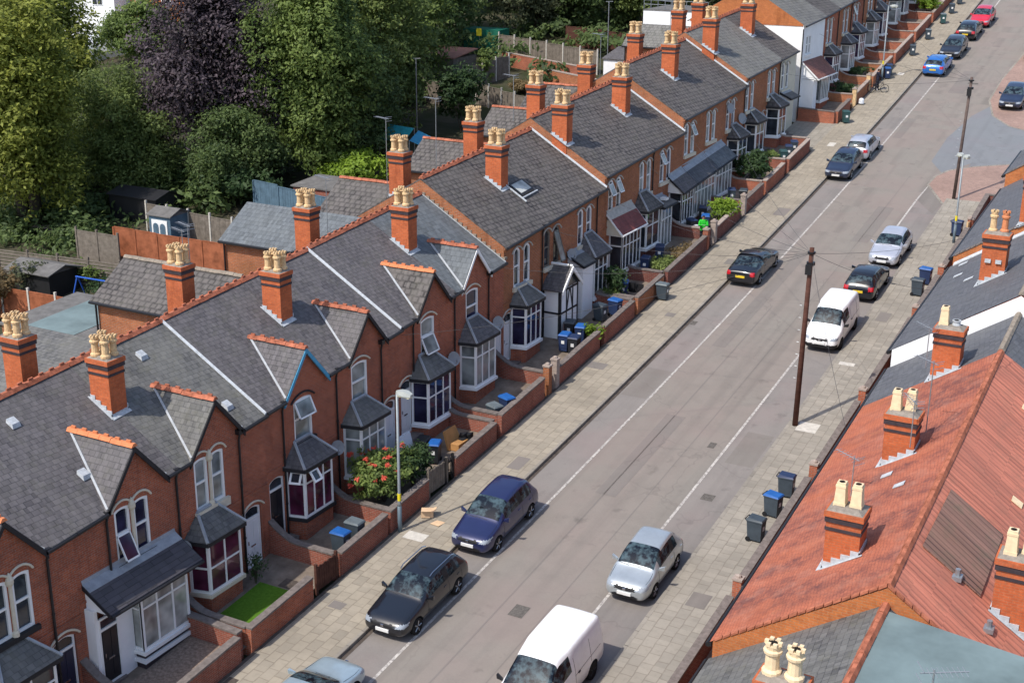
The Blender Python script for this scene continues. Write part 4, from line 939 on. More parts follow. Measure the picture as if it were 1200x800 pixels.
# ------------------------------------------------------------------ the terrace on the right (roofs towards the camera)
QX = 13.52; QR = 4.25; QB = 8.5; QH = 2.75
def right_house(y0,y1,za,zb,label,front='slate_dark',rear='slate_dark',ridge='ridge_grey',crest=False,stacks=(),step=None,brick='brick_red',clay=False,rear_patch=None,stepmat='brick_parapet'):
    W=y1-y0; zr=T((y0+y1)/2)+.12; e0,e1=za-zr,zb-zr; sh=(e1-e0)/W; E=lambda y:e0+sh*y; P=QH/QR
    H=empty('terraced_house',(QX,y0,zr)); tag(H,label,'house','houses of the right-hand terrace')
    rz=lambda x,y: E(y)+(x*P if x<QR else QH-(x-QR)*P)
    m=MB()
    for y in (.004,W-.004): m.poly([(0,y,-2),(0,y,E(y)),(QR,y,E(y)+QH),(QB,y,E(y)),(QB,y,-2)])
    m.poly([(0,0,-2),(0,W,-2),(0,W,e1),(0,0,e0)]); m.poly([(QB,0,-2),(QB,W,-2),(QB,W,e1),(QB,0,e0)])
    w=m.build('wall',M[brick],H)
    if step:
        m=MB(); s=step; m.prism([(-.05,-.006,E(0)-s-.1),(-.05,-.006,E(0)-.02),(QR,-.006,E(0)+QH-.02),(QB,-.006,E(0)-.02),(QB,-.006,E(0)-s-.1),(QR,-.006,E(0)+QH-s-.1)],(0,-.02,0)); m.build('gable_brick',M[stepmat],H)
        if stepmat!='white_paint':
            m=MB(); 
            for k in range(20):
                for a,b in ((0,QR),(QR,QB)):
                    x0=a+(b-a)*k/20; x1=a+(b-a)*(k+1)/20; m.hexa([(x0,-.055,rz(x0,0)+.02),(x1-.02,-.055,rz(x1,0)+.02),(x1-.02,.03,rz(x1,0)+.02),(x0,.03,rz(x0,0)+.02),(x0,-.055,rz(x0,0)+.085),(x1-.02,-.055,rz(x1,0)+.085),(x1-.02,.03,rz(x1,0)+.10),(x0,.03,rz(x0,0)+.10)])
            m.build('verge_tiles',M['ridge_tile' if clay else 'coping'],H)
    # slopes sag and ripple a little like old roofs do
    rr=random.Random(int(y0*13)); NX,NY=10,max(4,int(W/.8))
    ph=[rr.uniform(0,6) for _ in range(4)]
    def sag(x,y,amp):
        t=x/QR if x<QR else (QB-x)/(QB-QR); env=sin(pi*min(1,max(0,t)))*sin(pi*min(1,max(0,y/W)))
        return amp*env*(sin(1.3*y+ph[0])+.6*sin(2.1*x+ph[1])+.5*sin(2.9*y+1.7*x+ph[2]))
    def slope(name,xa,xb,mat,par,amp):
        m=MB(); o=len(m.v)
        for i in range(NX+1):
            for j in range(NY+1):
                x=xa+(xb-xa)*i/NX; y=W*j/NY; m.v.append((x,y,rz(x,y)+.03+sag(x,y,amp)))
        for i in range(NX):
            for j in range(NY): m.f.append((i*(NY+1)+j,(i+1)*(NY+1)+j,(i+1)*(NY+1)+j+1,i*(NY+1)+j+1)); m.m.append(0)
        m.box(min(xa,xb) if xa<QR and xb<=QR else QR, (QR if xa<QR and xb<=QR else max(xa,xb)),.01,W-.01,-.001,0) if False else None
        return m.build(name,M[mat],par,smooth=True)
    R=slope('roof',-.15,QR,front,H,.035 if clay else .008); slope('rear_slope',QB+.15,QR,rear,R,.03 if clay else .008)
    ridge_tiles(R,(QR,.02,E(0)+QH+.08),(QR,W-.02,E(W)+QH+.08),ridge,crest,.105)
    g=MB(); g.tube([(-.2,.0,E(0)-.16),(-.2,W,E(W)-.16)],.075,6); g.sbox(-.14,-.1,0,W,E(0)-.2,E(W)-.2,.12); g.build('gutter',M['black_plastic'],R)
    for k in stacks:
        yc=k['y']; x0=k.get('x',2.05); x1=x0+k.get('d',.92); wy=k.get('wy',.8); zt=(E(yc)+k.get('h',3.1)); back=x0>QR
        P_=[]
        for (dx,dy,kind,style,h) in k['pots']: P_.append((x0+dx,yc+dy,kind,style,h))
        chimney(H,x0,x1,yc-wy/2,yc+wy/2,min(rz(x0,yc),rz(x1,yc))-.6,zt,P_,zfl=lambda x,y: rz(x,y)+.04,slope=.6 if not back else -.6,brick='brick_stack')
    return H,E,rz,R
sq=lambda *p:[(x,y,'pot_pale',1,.66) for x,y in p]; two=sq((.24,-.0),(.66,.05))
A=[(.22,0,'pot_pale',3,.74),(.70,0,'pot_pale',3,.73)]
right_house(15.0,22.2,6.45,6.86,'slate house at the very bottom, almost wholly below the photo edge',front='slate_worn',ridge='ridge_tile')
H=right_house(22.2,29.2,6.86,7.26,'slate roofed house at the bottom right with orange ridge and teal flat dormer',front='slate_worn',rear='slate_dark',ridge='ridge_tile',stacks=[dict(y=1.0,x=3.0,d=.95,wy=.62,h=4.25,pots=A)])
h,E,rz,R=H
m=MB(); x0=QR+.06; m.hexa([(x0,.2,E(.2)+QH-1.2),(QB+1.6,.2,E(.2)+QH-1.6),(QB+1.6,6.2,E(6)+QH-1.6),(x0,6.8,E(6.8)+QH-1.2),(x0,.2,E(.2)+QH-.02),(QB+1.6,.2,E(.2)+QH-.22),(QB+1.6,6.2,E(6.2)+QH-.22),(x0,6.8,E(6.8)+QH-.02)])
m.build('flat_dormer',M['felt_teal'],h)
H=right_house(29.2,35.2,7.76,8.28,'nearest rust-red tiled house, two tall square pots on its front stack',front='clay_tile',rear='clay_pantile',ridge='ridge_tile',clay=True,step=.55,stacks=[dict(y=2.75,pots=two,wy=.75),dict(y=2.6,x=6.4,pots=sq((.25,-.1),(.65,.1)),wy=.75,h=2.9)])
h,E,rz,R=H
def lay(parent,name,pts,mat,rz,dz=.075):
    m=MB(); m.slab([(x,y,rz(x,y)+dz) for x,y in pts],.03); return m.build(name,M[mat],parent)
lay(R,'tile_patch',[(4.55,2.4),(6.1,2.35),(6.1,5.6),(4.6,5.7)],'pantile_dark',rz,.1)
for x,y in ((5.5,2.3),(6.5,1.4)):
    m=MB(); z=rz(x,y); m.box(x-.12,x+.12,y-.14,y+.14,z+.04,z+.16); m.tube([(x,y,z+.1),(x,y,z+.34)],.07,7); m.build('roof_vent',M['grey_metal'],R)
H=right_house(35.2,44.6,8.28,9.18,'second rust-red tiled house, television aerials fixed to its stack',front='clay_tile',rear='clay_pantile',ridge='ridge_tile',clay=True,stacks=[dict(y=3.0,pots=sq((.22,-.05),(.62,.12)),wy=.75)])
h,E,rz,R=H; aerial(h,2.9,2.35,rz(2.9,2.35)+.4,1.5,2.2); aerial(h,3.1,3.6,rz(3.0,3.5)+.3,2.3,2.5); aerial(h,1.6,1.0,rz(1.6,1.0),1.3,2.6)
for x,y in ((2.3,1.5),(2.9,-.0+.35)): lay(R,'loose_slate',[(x,y),(x+.3,y),(x+.3,y+.22),(x,y+.2)],'mortar_white',rz)
for x,y in ((6.0,1.5),(6.2,4.5),(5.4,6.8)): lay(R,'loose_slate',[(x,y),(x+.3,y),(x+.3,y+.3),(x,y+.28)],'pot_pale',rz,.09)
H=right_house(44.6,48.2,9.18,9.52,'short smooth grey slate house wedged between red tiles and a white parapet',front='slate_smooth',rear='slate_smooth',stacks=[dict(y=.25,h=3.3,pots=sq((.22,0))+[(.62,.05,'mortar_white',2,.2)],wy=.75)])
h,E,rz,R=H; aerial(h,1.9,-.25,rz(1.9,0)+.6,1.5,2.4)
H=right_house(48.2,53.6,10.22,10.52,'grey slate house whose raised white party wall crosses the roof',front='slate_smooth',rear='slate_smooth',step=.8,stepmat='white_paint')
H=right_house(53.6,59.4,10.52,10.86,'grey slate house with one cream and one orange pot on its stack',front='slate_smooth',rear='slate_smooth',stacks=[dict(y=-.25,h=3.5,pots=[(.25,0,'pot_cream',0,.85),(.68,.05,'pot_red',0,.85)],wy=.75)])
h,E,rz,R=H
for x,y in ((.5,2.9),(1.2,1.2),(.35,4.9)): lay(R,'loose_slate',[(x,y),(x+.35,y),(x+.35,y+.2),(x,y+.25)],'mortar_white',rz)
m=MB(); m.box(2.2,2.42,-.71,-.66,E(0)+2.3,E(0)+2.45); m.build('vent_brick',M['mortar_white'],h); m=MB(); m.box(2.6,2.82,-.71,-.66,E(0)+2.3,E(0)+2.45); m.build('vent_brick',M['mortar_white'],h)
H=right_house(59.4,67.0,11.3,11.72,'grey slate house stepped up behind an orange gable near the lamp mast',front='slate_smooth',rear='slate_smooth',step=.45,stacks=[dict(y=.35,x=2.5,pots=two,wy=.75,h=3.9)])
h,E,rz,R=H; m=MB(); x0,x1=.0,QR; m.hexa([(x0,-.2,rz(x0,0)-.42),(x0,-.05,rz(x0,0)-.42),(x1,-.05,rz(x1,0)-.42),(x1,-.2,rz(x1,0)-.42),(x0,-.2,rz(x0,0)-.38),(x0,-.05,rz(x0,0)-.28),(x1,-.05,rz(x1,0)-.28),(x1,-.2,rz(x1,0)-.38)]); m.build('flashing',M['mortar_white'],h)
H=right_house(67.0,72.6,11.72,12.05,'grey slate house next to the corner house of the side road',front='slate_smooth',rear='slate_smooth')
H=right_house(72.6,78.8,12.75,13.1,'corner house of the side road with slate roof over an orange gable',front='slate_smooth',rear='slate_smooth',step=.9)
# ------------------------------------------------------------------ garden walls
def garden_wall(label,x,ya,yb,h=.86,ret=(),brick='brick_dark',cop='coping',hx=None,xin=FX,piers=(),curve=True,t=.23,side=1,group='front garden walls on the left',gaps=()):
    """front wall from ya to yb with its outer face at x, and returns running in to the houses"""
    z0=T(ya)+.12; H=empty('garden_wall',(x,ya,z0)); tag(H,label,'garden wall',group)
    w=MB(); c=MB(); rr=random.Random(int(ya*7+x))
    ys=ybreaks(0,yb-ya); s=-side
    a0,a1=(s*t,0) if s<0 else (0,s*t)
    for p,q in zip(ys[:-1],ys[1:]):
        za,zb=T(ya+p)+.12-z0,T(ya+q)+.12-z0
        w.sbox(a0,a1,p,q,za-.3,zb-.3,h+.3); j=rr.uniform(-.01,.012)
        c.sbox(a0-.03,a1+.03,p+.004,q-.004,za+h,zb+h,.07+j)
    for y in ret:
        zy=T(y)+.12-z0; X=xin-x; n=9; hs=[]
        for k in range(n+1):
            f=k/n; hh=h+(.62*(max(0,1-f/.42))**1.6 if curve else .12*(1-f)); hs.append((X*(1-f)+(a0 if s<0 else a1)*f,hh))
        for (xa,ha),(xb,hb) in zip(hs[:-1],hs[1:]):
            yy=y-ya; w.hexa([(xa,yy-t/2,zy-.4),(xb,yy-t/2,zy-.4),(xb,yy+t/2,zy-.4),(xa,yy+t/2,zy-.4),(xa,yy-t/2,zy+ha),(xb,yy-t/2,zy+hb),(xb,yy+t/2,zy+hb),(xa,yy+t/2,zy+ha)])
            c.hexa([(xa,yy-t/2-.03,zy+ha),(xb,yy-t/2-.03,zy+hb),(xb,yy+t/2+.03,zy+hb),(xa,yy+t/2+.03,zy+ha),(xa,yy-t/2-.03,zy+ha+.07),(xb,yy-t/2-.03,zy+hb+.07),(xb,yy+t/2+.03,zy+hb+.07),(xa,yy+t/2+.03,zy+ha+.07)])
    w.build('wall',M[brick],H); c.build('coping',M[cop],H)
    for (yp,hp,pm) in piers:
        m=MB(); zy=T(yp)+.12-z0; yy=yp-ya; m.box(min(a0,a1)-.04,max(a0,a1)+.04,yy-.16,yy+.16,zy-.3,zy+hp); p=m.build('pier',M[pm],H)
        m=MB(); m.box(min(a0,a1)-.07,max(a0,a1)+.07,yy-.19,yy+.19,zy+hp,zy+hp+.08); m.lathe([(.12,zy+hp+.08),(.1,zy+hp+.16),(.02,zy+hp+.2)],((a0+a1)/2,yy,0),8); m.build('pier_cap',M['coping_pale'],p)
    return H
GW=[
 ('brown front wall at the bottom left, before the gravel forecourt',21.2,24.0,(25.4,),{}),
 ('low brick wall round the gravel forecourt of the lean-to house, stepped at its corner',25.9,29.2,(29.45,),dict(curve=False)),
 ('orange-cornered brick wall enclosing the small green lawn',29.75,33.2,(29.85,),dict(brick='brick_red')),
 ('brick wall in front of the two bins beside the lamp post bush',34.95,38.0,(34.85,),{}),
 ('brick wall below the flowering bush, a lamp post against it',38.2,41.0,(38.35,),{}),
 ('brick wall beside the plank gate and leaning boards',43.1,46.6,(46.7,),dict(h=.8)),
 ('brick wall round the bare concrete forecourt with grey and blue bin tops',47.05,51.2,(47.15,),dict(h=.95)),
 ('long brick wall with white capped gate piers at its lower end',52.4,57.3,(52.0,),dict(piers=((51.7,1.35,'brick_orange'),(52.5,1.35,'coping_pale')))),
 ('brick wall before the two grey bins under the lean-to bay',57.9,61.6,(57.6,61.75),{}),
 ('orange brick wall with a lone bin standing outside its corner',62.05,65.6,(62.1,),dict(brick='brick_orange')),
 ('plum brick wall along the overgrown garden, next to the person in green',66.2,72.2,(66.0,),dict(brick='brick_plum',piers=((72.4,1.2,'brick_red'),))),
 ('brick wall below the round lime green bush',73.9,78.2,(73.4,),dict(brick='brick_plum',cop='coping_pale',piers=((73.7,1.25,'coping_pale'),))),
 ('brick wall with a pale pier and two dark bins inside',79.2,82.6,(79.0,),dict(piers=((79.0,1.2,'coping_pale'),))),
 ('bright orange-sided brick wall behind the leafy shrub',83.1,87.0,(83.0,),dict(brick='brick_red',cop='coping_pale')),
 ('brick wall with dark bins, last before the concrete drive',88.0,92.8,(87.9,93.0),dict(cop='coping_pale')),
 ('brick wall beside the white house with a green bin at its corner',99.95,103.4,(99.8,),dict(brick='brick_red',curve=False)),
 ('orange brick wall behind the bicycle',105.0,109.0,(104.8,),dict(brick='brick_orange',cop='coping_pale',piers=((109.1,1.25,'pot_cream'),(104.9,1.25,'pot_cream')))),
 ('brick wall next to the far lamp post and twin bins',110.2,116.5,(110.0,113.9),dict(brick='brick_orange',cop='coping_pale')),
 ('brick wall with a square grey bin at its upper end',117.6,124.0,(117.6,121.2),dict(brick='brick_red',cop='coping_pale')),
 ('far brick wall level with the dark car carrying a yellow plate',125.0,131.0,(125.0,128),dict(brick='brick_red',cop='coping_pale')),
 ('farthest brick wall beside the red car and green bush',132.0,141.5,(132.0,136),dict(brick='brick_red',cop='coping_pale')),
]
for lab,a,b,r,k in GW: garden_wall(lab,LW,a,b,ret=r,**k)
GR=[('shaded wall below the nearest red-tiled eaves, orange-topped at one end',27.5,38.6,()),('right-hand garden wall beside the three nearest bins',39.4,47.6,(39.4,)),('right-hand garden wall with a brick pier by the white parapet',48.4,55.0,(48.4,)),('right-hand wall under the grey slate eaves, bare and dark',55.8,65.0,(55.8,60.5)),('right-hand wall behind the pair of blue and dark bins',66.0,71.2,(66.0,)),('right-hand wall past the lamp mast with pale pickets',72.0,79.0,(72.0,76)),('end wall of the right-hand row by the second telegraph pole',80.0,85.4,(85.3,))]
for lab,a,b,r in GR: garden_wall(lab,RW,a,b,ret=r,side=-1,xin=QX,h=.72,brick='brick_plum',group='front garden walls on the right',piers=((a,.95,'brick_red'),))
def gate(label,x,ya,yb,h,mat,kind='plank'):
    z=T((ya+yb)/2)+.14; G=empty('gate',(x,ya,z)); tag(G,label,'gate'); W=yb-ya; n=max(3,int(W/.13)); m=MB()
    for k in range(n): y=W*k/n; m.box(-.02,.02,y,y+W/n-.02,.05,h*(1 if k%2 else .97)) if kind=='plank' else m.tube([(0,y+.04,.05),(0,y+.04,h)],.014,5)
    p=m.build('plank_panel' if kind=='plank' else 'bars',M[mat],G)
    m=MB(); m.box(-.05,-.02,.0,W,.2,.3); m.box(-.05,-.02,.0,W,h*.75,h*.75+.1); m.build('rail',M[mat],G)
    m=MB(); m.box(-.05,.05,-.1,-.0,-.1,h+.12); m.box(-.05,.05,W,W+.1,-.1,h+.12); m.build('gate_post',M[mat],G)
gate('weathered plank gate at the top of the lawn garden',LW-.12,33.6,34.7,1.0,'wood_dark')
gate('grey plank gate beside the flowering bush',LW-.12,41.2,42.5,1.05,'wood_grey')
gate('black railing gate next to the plank gate',LW-.12,42.5,43.0,.95,'black_plastic','bar')
gate('pale picket gate in the right-hand wall past the lamp mast',RW+.1,79.1,79.9,.9,'pot_cream')
# ------------------------------------------------------------------ vehicles
def paint(name,c,metal=.0,rough=.28): 
    t=NT(name); v=t.n('ShaderNodeTexCoord').outputs['Object']; f=t.ramp(t.noise(v,1.3,5,.7),.3,.7)
    t.out(t.mix(f,tuple(x*.86 for x in c),tuple(min(1,x*1.1) for x in c)),rough,.5,metal,.9); return t.mat
PAINT={'black':paint('paint_black',(.006,.007,.011)),'navy':paint('paint_navy',(.016,.022,.085),.25),'silver':paint('paint_silver',(.46,.50,.52),.55,.34),'silver_blue':paint('paint_silver_blue',(.40,.50,.55),.45,.36),
 'pale_silver':paint('paint_pale_silver',(.54,.56,.62),.45,.36),'white':paint('paint_white',(.82,.82,.82),0,.35),'blue':paint('paint_bright_blue',(.02,.15,.50),.2),'red':paint('paint_red',(.55,.015,.035)),'dark_navy':paint('paint_dark_navy',(.018,.028,.06),.2),'graphite':paint('paint_graphite',(.018,.02,.028),.2),'white_car':paint('paint_off_white',(.72,.74,.78))}
def cglass():
    t=NT('car_glass'); tc=t.n('ShaderNodeTexCoord'); oi=t.n('ShaderNodeObjectInfo'); ad=t.n('ShaderNodeVectorMath',operation='ADD'); t.l(tc.outputs['Object'],ad.inputs[0]); t.l(oi.outputs['Random'],ad.inputs[1]); f=t.ramp(t.noise(ad.outputs[0],3.2,4,.65),.44,.62)
    return t.out(t.mix(f,(.005,.007,.011),(.06,.095,.11)),.04,.5)  # noise paints patchy reflections and hints of the interior into the colour
M['car_glass']=cglass()
M['trim']=plain('black_trim',(.016,.016,.018),.55,.3); M['tyre']=plain('tyre_rubber',(.018,.018,.019),.85,.15); M['rim']=plain('alloy_rim',(.45,.46,.48),.3,.5,metal=.8)
M['headlamp']=plain('headlamp',(.26,.29,.33),.1,.6,var=.35,nscale=5); M['tail']=plain('tail_lamp',(.42,.012,.02),.15,.6,var=.2)
M['plate_white']=plain('plate_white',(.74,.74,.72),.5,.3,var=.03); M['plate_yellow']=plain('plate_yellow',(.78,.55,.04),.5,.3,var=.05)
def car(label,x,y,head,colour,L=4.2,W=1.76,H=1.46,kind='hatch',cowl=1.12,hoodz=.95,rf=1.9,cat='car',wheel=.31,group='parked cars',roofrail=False,rim='rim',sunroof=False,belt=.93,nose=.70):
    hw=W/2; z0=T(y)+.006; R_=empty('parked_van' if kind=='van' else 'parked_car',(x,y,z0),0 if head>0 else pi); tag(R_,label,cat,group)
    R_.rotation_euler=(atan2(T(y+1)-T(y-1),2)*(1 if head>0 else -1),0,0 if head>0 else pi)
    zl=.22; S=[]  # (f, w, zlow, zbelt, ztop, wtop, flags)
    A=S.append
    A((0.0,hw*.70,.34,nose-.16,nose-.10,hw*.60,'')); A((.07,hw*.86,.25,nose-.06,nose,hw*.74,'')); A((.28,hw*.95,zl,nose+.05,nose+.12,hw*.80,''))
    A((.62,hw*.985,zl,hoodz-.16,hoodz-.09,hw*.82,'')); A((cowl-.08,hw,zl,hoodz-.05,hoodz+.0,hw*.83,'')); A((cowl,hw,zl,hoodz-.02,hoodz+.05,hw*.82,'W'))
    A(((cowl+rf)/2,hw,zl,belt,(hoodz+H)/2+.05,hw*.77,'WF')); A((rf,hw,zl,belt+.0,H-.05,hw*.70,'F'))
    if kind=='van':
        A((rf+.05,hw,zl,belt+.03,H-.03,hw*.74,'F')); A((rf+.62,hw,zl,belt+.05,H,hw*.80,'')); A((rf+.70,hw,zl,belt+.2,H+.01,hw*.82,''))
        A((L*.62,hw,zl,1.1,H+.02,hw*.84,'')); A((L-.35,hw,zl,1.1,H,hw*.84,'')); A((L-.06,hw*.985,zl,1.1,H-.03,hw*.83,'G')); A((L,hw*.96,.34,1.05,H-.10,hw*.80,''))
    else:
        bp=rf+.82; A((bp,hw,zl,belt+.02,H,hw*.70,'B')); A((bp+.09,hw,zl,belt+.02,H,hw*.70,'F'))
        if kind=='saloon':
            rr=L-1.55; rb=L-.72
            A((rr-.25,hw,zl,belt+.03,H-.04,hw*.68,'F')); A((rr,hw,zl,belt+.04,H-.10,hw*.67,'RF')); A(((rr+rb)/2,hw,zl,belt+.05,(H+1.02)/2-.03,hw*.71,'R')); A((rb,hw*.99,zl,belt+.04,1.03,hw*.77,'')); A((L-.12,hw*.94,zl,belt+.0,.99,hw*.76,'')); A((L-.03,hw*.88,.3,.82,.88,hw*.74,'')); A((L,hw*.8,.36,.6,.64,hw*.66,''))
        elif kind=='coupe':
            rr=L-1.9; rb=L-.62
            A((rr,hw,zl,belt+.03,H-.06,hw*.67,'RF')); A(((rr+rb)/2,hw,zl,belt+.05,(H+1.0)/2+.02,hw*.69,'R')); A((rb,hw*.99,zl,belt+.04,1.02,hw*.74,'')); A((L-.12,hw*.94,zl,belt+.0,.97,hw*.74,'')); A((L-.03,hw*.88,.3,.8,.86,hw*.72,'')); A((L,hw*.8,.36,.6,.64,hw*.66,''))
        else:
            rr=L-(.62 if kind=='hatch' else .5); rb=L-(.17 if kind=='hatch' else .12)
            cp=(bp+rr)/2+.12
            A((cp,hw,zl,belt+.03,H-.02,hw*.70,'F')) if kind=='hatch' else (A((cp-.05,hw,zl,belt+.03,H,hw*.70,'B')),A((cp+.05,hw,zl,belt+.03,H-.01,hw*.70,'F')))
            A((rr-.12,hw,zl,belt+.05,H-.06,hw*.68,'')); A((rr,hw*.995,zl,belt+.06,H-.09,hw*.67,'R')); A(((rr+rb)/2,hw*.99,zl,belt+.05,(H+1.0)/2,hw*.70,'R')); A((rb,hw*.97,zl,belt+.02,1.01,hw*.74,'')); A((L-.05,hw*.93,.25,.84,.9,hw*.74,'')); A((L,hw*.84,.36,.6,.66,hw*.66,''))
    mb=MB(); n=8; V=[]
    for (f,w,zlo,zb,zt,wt,fl) in S:
        h=[(0,zlo),(.8*w,zlo),(.985*w,zlo+.10),(w,(zlo+zb)/2+.06),(w*.965,zb),(wt,zt-.035),(wt*.84,zt),(0,zt+.025)]
        V.append([(yy,L/2-f,zz) for yy,zz in h])
    idx=[]
    for row in V:
        r=[len(mb.v)+k for k in range(14)]; mb.v.extend(row); mb.v.extend([(-p[0],p[1],p[2]) for p in row[1:7]])
        o=r[0]; idx.append([o+k for k in range(8)]+[o+8+5-k for k in range(6)])   # 0..7 then mirrored 6..1
    ring_n=14
    for a in range(len(S)-1):
        fl=S[a][6]
        for k in range(ring_n):
            b=(k+1)%ring_n; band=k if k<7 else 13-k; mi=0
            if band in (5,6) and 'W' in fl: mi=1
            elif band in (5,6) and 'R' in fl: mi=3
            elif band==4 and 'F' in fl: mi=2
            elif band==4 and 'B' in fl: mi=4
            elif band==0: mi=4
            mb.f.append((idx[a][k],idx[a][b],idx[a+1][b],idx[a+1][k])); mb.m.append(mi)
    mb.f.append(tuple(idx[0])); mb.m.append(0); mb.f.append(tuple(reversed(idx[-1]))); mb.m.append(0)
    P=PAINT[colour]; MT=[P,M['car_glass'],M['car_glass'],M['car_glass'],M['trim'],M['headlamp'],M['tail'],M['trim']]
    o=mb.build('body',MT,None,smooth=True,uv=False)
    s=o.modifiers.new('s','SUBSURF'); s.levels=s.render_levels=2
    wf,wr=L/2-.86,-L/2+.80+(.1 if L>4.4 else 0)
    c=MB()
    for yy in (wf,wr):
        for q in (-1,1): c.lathe([(wheel+.055,q*(hw+.1)),(wheel+.055,q*(hw-.24))],(0,yy,wheel),20,4,'x')
    co=c.build('cutter',MT,None,uv=False); me=co.data; me.polygons.foreach_set('material_index',np.full(len(me.polygons),4,dtype=np.int32))
    b=o.modifiers.new('b','BOOLEAN'); b.operation='DIFFERENCE'; b.object=co; b.solver='EXACT'
    evaluated(o); bpy.data.objects.remove(co)
    # shut lines laid on the finished skin
    for q in (1,-1):
        m=MB(); lines=[]
        zt_=belt+.0
        if kind!='van':
            fs=[cowl+.22,rf+.88]+([rf+1.75] if kind!='coupe' else [])
            for f in fs: lines.append([(q*(hw+.05),L/2-f,z) for z in (.30,.42,.55,.68,.80,belt-.03)])
            lines.append([(q*hw*k,L/2-f,1.3) for k,f in ((.80,.34),(.84,.6),(.84,.85),(.83,cowl-.06))])
        else:
            for f in (cowl+.18,rf+.72,rf+1.85): lines.append([(q*(hw+.05),L/2-f,z) for z in (.40,.6,.8,1.0,1.2,1.4,1.6)])
            lines.append([(q*(hw+.05),-L/2+.3+k*(L-rf-1.0)/5,.98) for k in range(6)])
        for ln in lines:
            pts=[]
            for p in ln:
                src=Vector(p); ok,loc,nr,_=o.ray_cast(src,Vector((-q,0,0))) if abs(p[0])>hw else o.ray_cast(src,Vector((0,0,-1)))
                if ok: pts.append(tuple(loc+nr*.001))
            if len(pts)>2: m=MB(); m.tube(pts,.007,4); m.build('shut_line',M['trim'],R_)
    # lamps, grille and bumpers picked out on the finished skin
    me=o.data; bm=bmesh.new(); bm.from_mesh(me)
    for f in bm.faces:
        p=f.calc_center_median(); nf=f.normal; ax=abs(p.x)/hw
        if f.material_index in (0,):
            if p.y>L/2-.5 and .56<ax<.93 and nose-.09<p.z<nose+.03 and (nf.y>.15 or ax>.8): f.material_index=5
            elif p.y>L/2-.3 and ax<.46 and nose-.13<p.z<nose-.0 and nf.y>.4: f.material_index=7
            elif p.y>L/2-.3 and ax<.6 and .3<p.z<.44: f.material_index=7
            elif p.y<-L/2+.40 and .62<ax<1 and (.72<p.z<.93 if kind!='van' else .8<p.z<1.2) and (nf.y<-.25): f.material_index=6
            elif p.z<.30: f.material_index=7 if kind!='van' else 7
            elif kind=='van' and p.y>L/2-.32 and p.z<.5: f.material_index=7
        if sunroof and f.material_index==0 and nf.z>.93 and p.z>H-.1 and ax<.5 and -L*.2<p.y<L/2-rf-.1: f.material_index=1
    me2=[]
    names={0:'body',1:'windscreen',2:'side_window',3:'rear_window',4:'underbody',5:'headlight',6:'tail_light',7:'bumper_trim'}
    # split the skin into parts by material, the lamps left and right apart
    for k,nm in names.items():
        groups=[[f.index for f in bm.faces if f.material_index==k]]
        if k in (2,5,6): groups=[[f.index for f in bm.faces if f.material_index==k and (f.calc_center_median().x>0)==q] for q in (True,False)]
        for gidx in groups:
            if not gidx: continue
            b2=bm.copy(); b2.faces.ensure_lookup_table(); keep=set(gidx)
            bmesh.ops.delete(b2,geom=[f for f in b2.faces if f.index not in keep],context='FACES')
            mm=bpy.data.meshes.new(nm); 
            for f in b2.faces: f.material_index=0
            b2.to_mesh(mm); b2.free(); mm.materials.append(MT[k]); mm.polygons.foreach_set('use_smooth',np.ones(len(mm.polygons),dtype=bool))
            ob=bpy.data.objects.new(nm,mm); COL.objects.link(ob); ob.parent=R_; me2.append(ob)
    body=me2[0]; bm.free(); bpy.data.objects.remove(o)
    # wheels
    t=MB(); t.lathe([(wheel-.09,-.10),(wheel-.02,-.105),(wheel,-.06),(wheel,.06),(wheel-.02,.105),(wheel-.09,.10)],(0,0,0),20,0,'x'); tm=t.build('tyre',M['tyre'],None,uv=False,smooth=False); tyre_me=tm.data; bpy.data.objects.remove(tm)
    r=MB(); r.lathe([(.05,.075),(wheel-.1,.045),(wheel-.09,.10),(wheel-.075,.10),(wheel-.085,-.02)],(0,0,0),20,0,'x')
    for k in range(5): a=2*pi*k/5; r.tube([(.085,.04*cos(a),.04*sin(a)),(.085,(wheel-.1)*cos(a),(wheel-.1)*sin(a))],.032,5)
    rm=r.build('rim',M[rim],None,uv=False); rim_me=rm.data; bpy.data.objects.remove(rm)
    for q in (1,-1):
        for yy in (wf,wr):
            w=bpy.data.objects.new('wheel',tyre_me); COL.objects.link(w); w.parent=R_; w.location=(q*(hw-.115),yy,wheel); w.rotation_euler.z=0 if q>0 else pi
            i=bpy.data.objects.new('rim',rim_me); COL.objects.link(i); i.parent=w
    # mirrors, plates, handles, wipers
    for q in (1,-1):
        m=MB(); a=L/2-cowl-.30; m.hexa([(q*(hw-.06),a+.05,belt-.01),(q*(hw+.16),a+.02,belt+.0),(q*(hw+.16),a-.08,belt+.0),(q*(hw-.06),a-.02,belt-.01),(q*(hw-.04),a+.05,belt+.06),(q*(hw+.17),a+.02,belt+.15),(q*(hw+.17),a-.09,belt+.15),(q*(hw-.04),a-.02,belt+.08)]); m.build('wing_mirror',P if kind!='van' else M['trim'],R_)
        m=MB()
        for hy in ((L/2-rf-.72),(L/2-rf-1.62)):
            if kind in('van',) and hy<0: continue
            m.box(q*(hw-.02)-.02,q*(hw-.02)+.02,hy,hy+.16,belt-.13,belt-.10)
        m.build('door_handle',P if kind!='van' else M['trim'],R_)
    for yy,nm,pm,zz in ((L/2+.0,'front_plate','plate_white',nose-.24),(-L/2-.0,'rear_plate','plate_yellow',.66 if kind!='van' else .6)):
        s_=1 if yy>0 else -1; m=MB(); m.box(-.26,.26,yy-.03,yy+.035,zz-.055,zz+.06); m.build(nm,M[pm],R_)
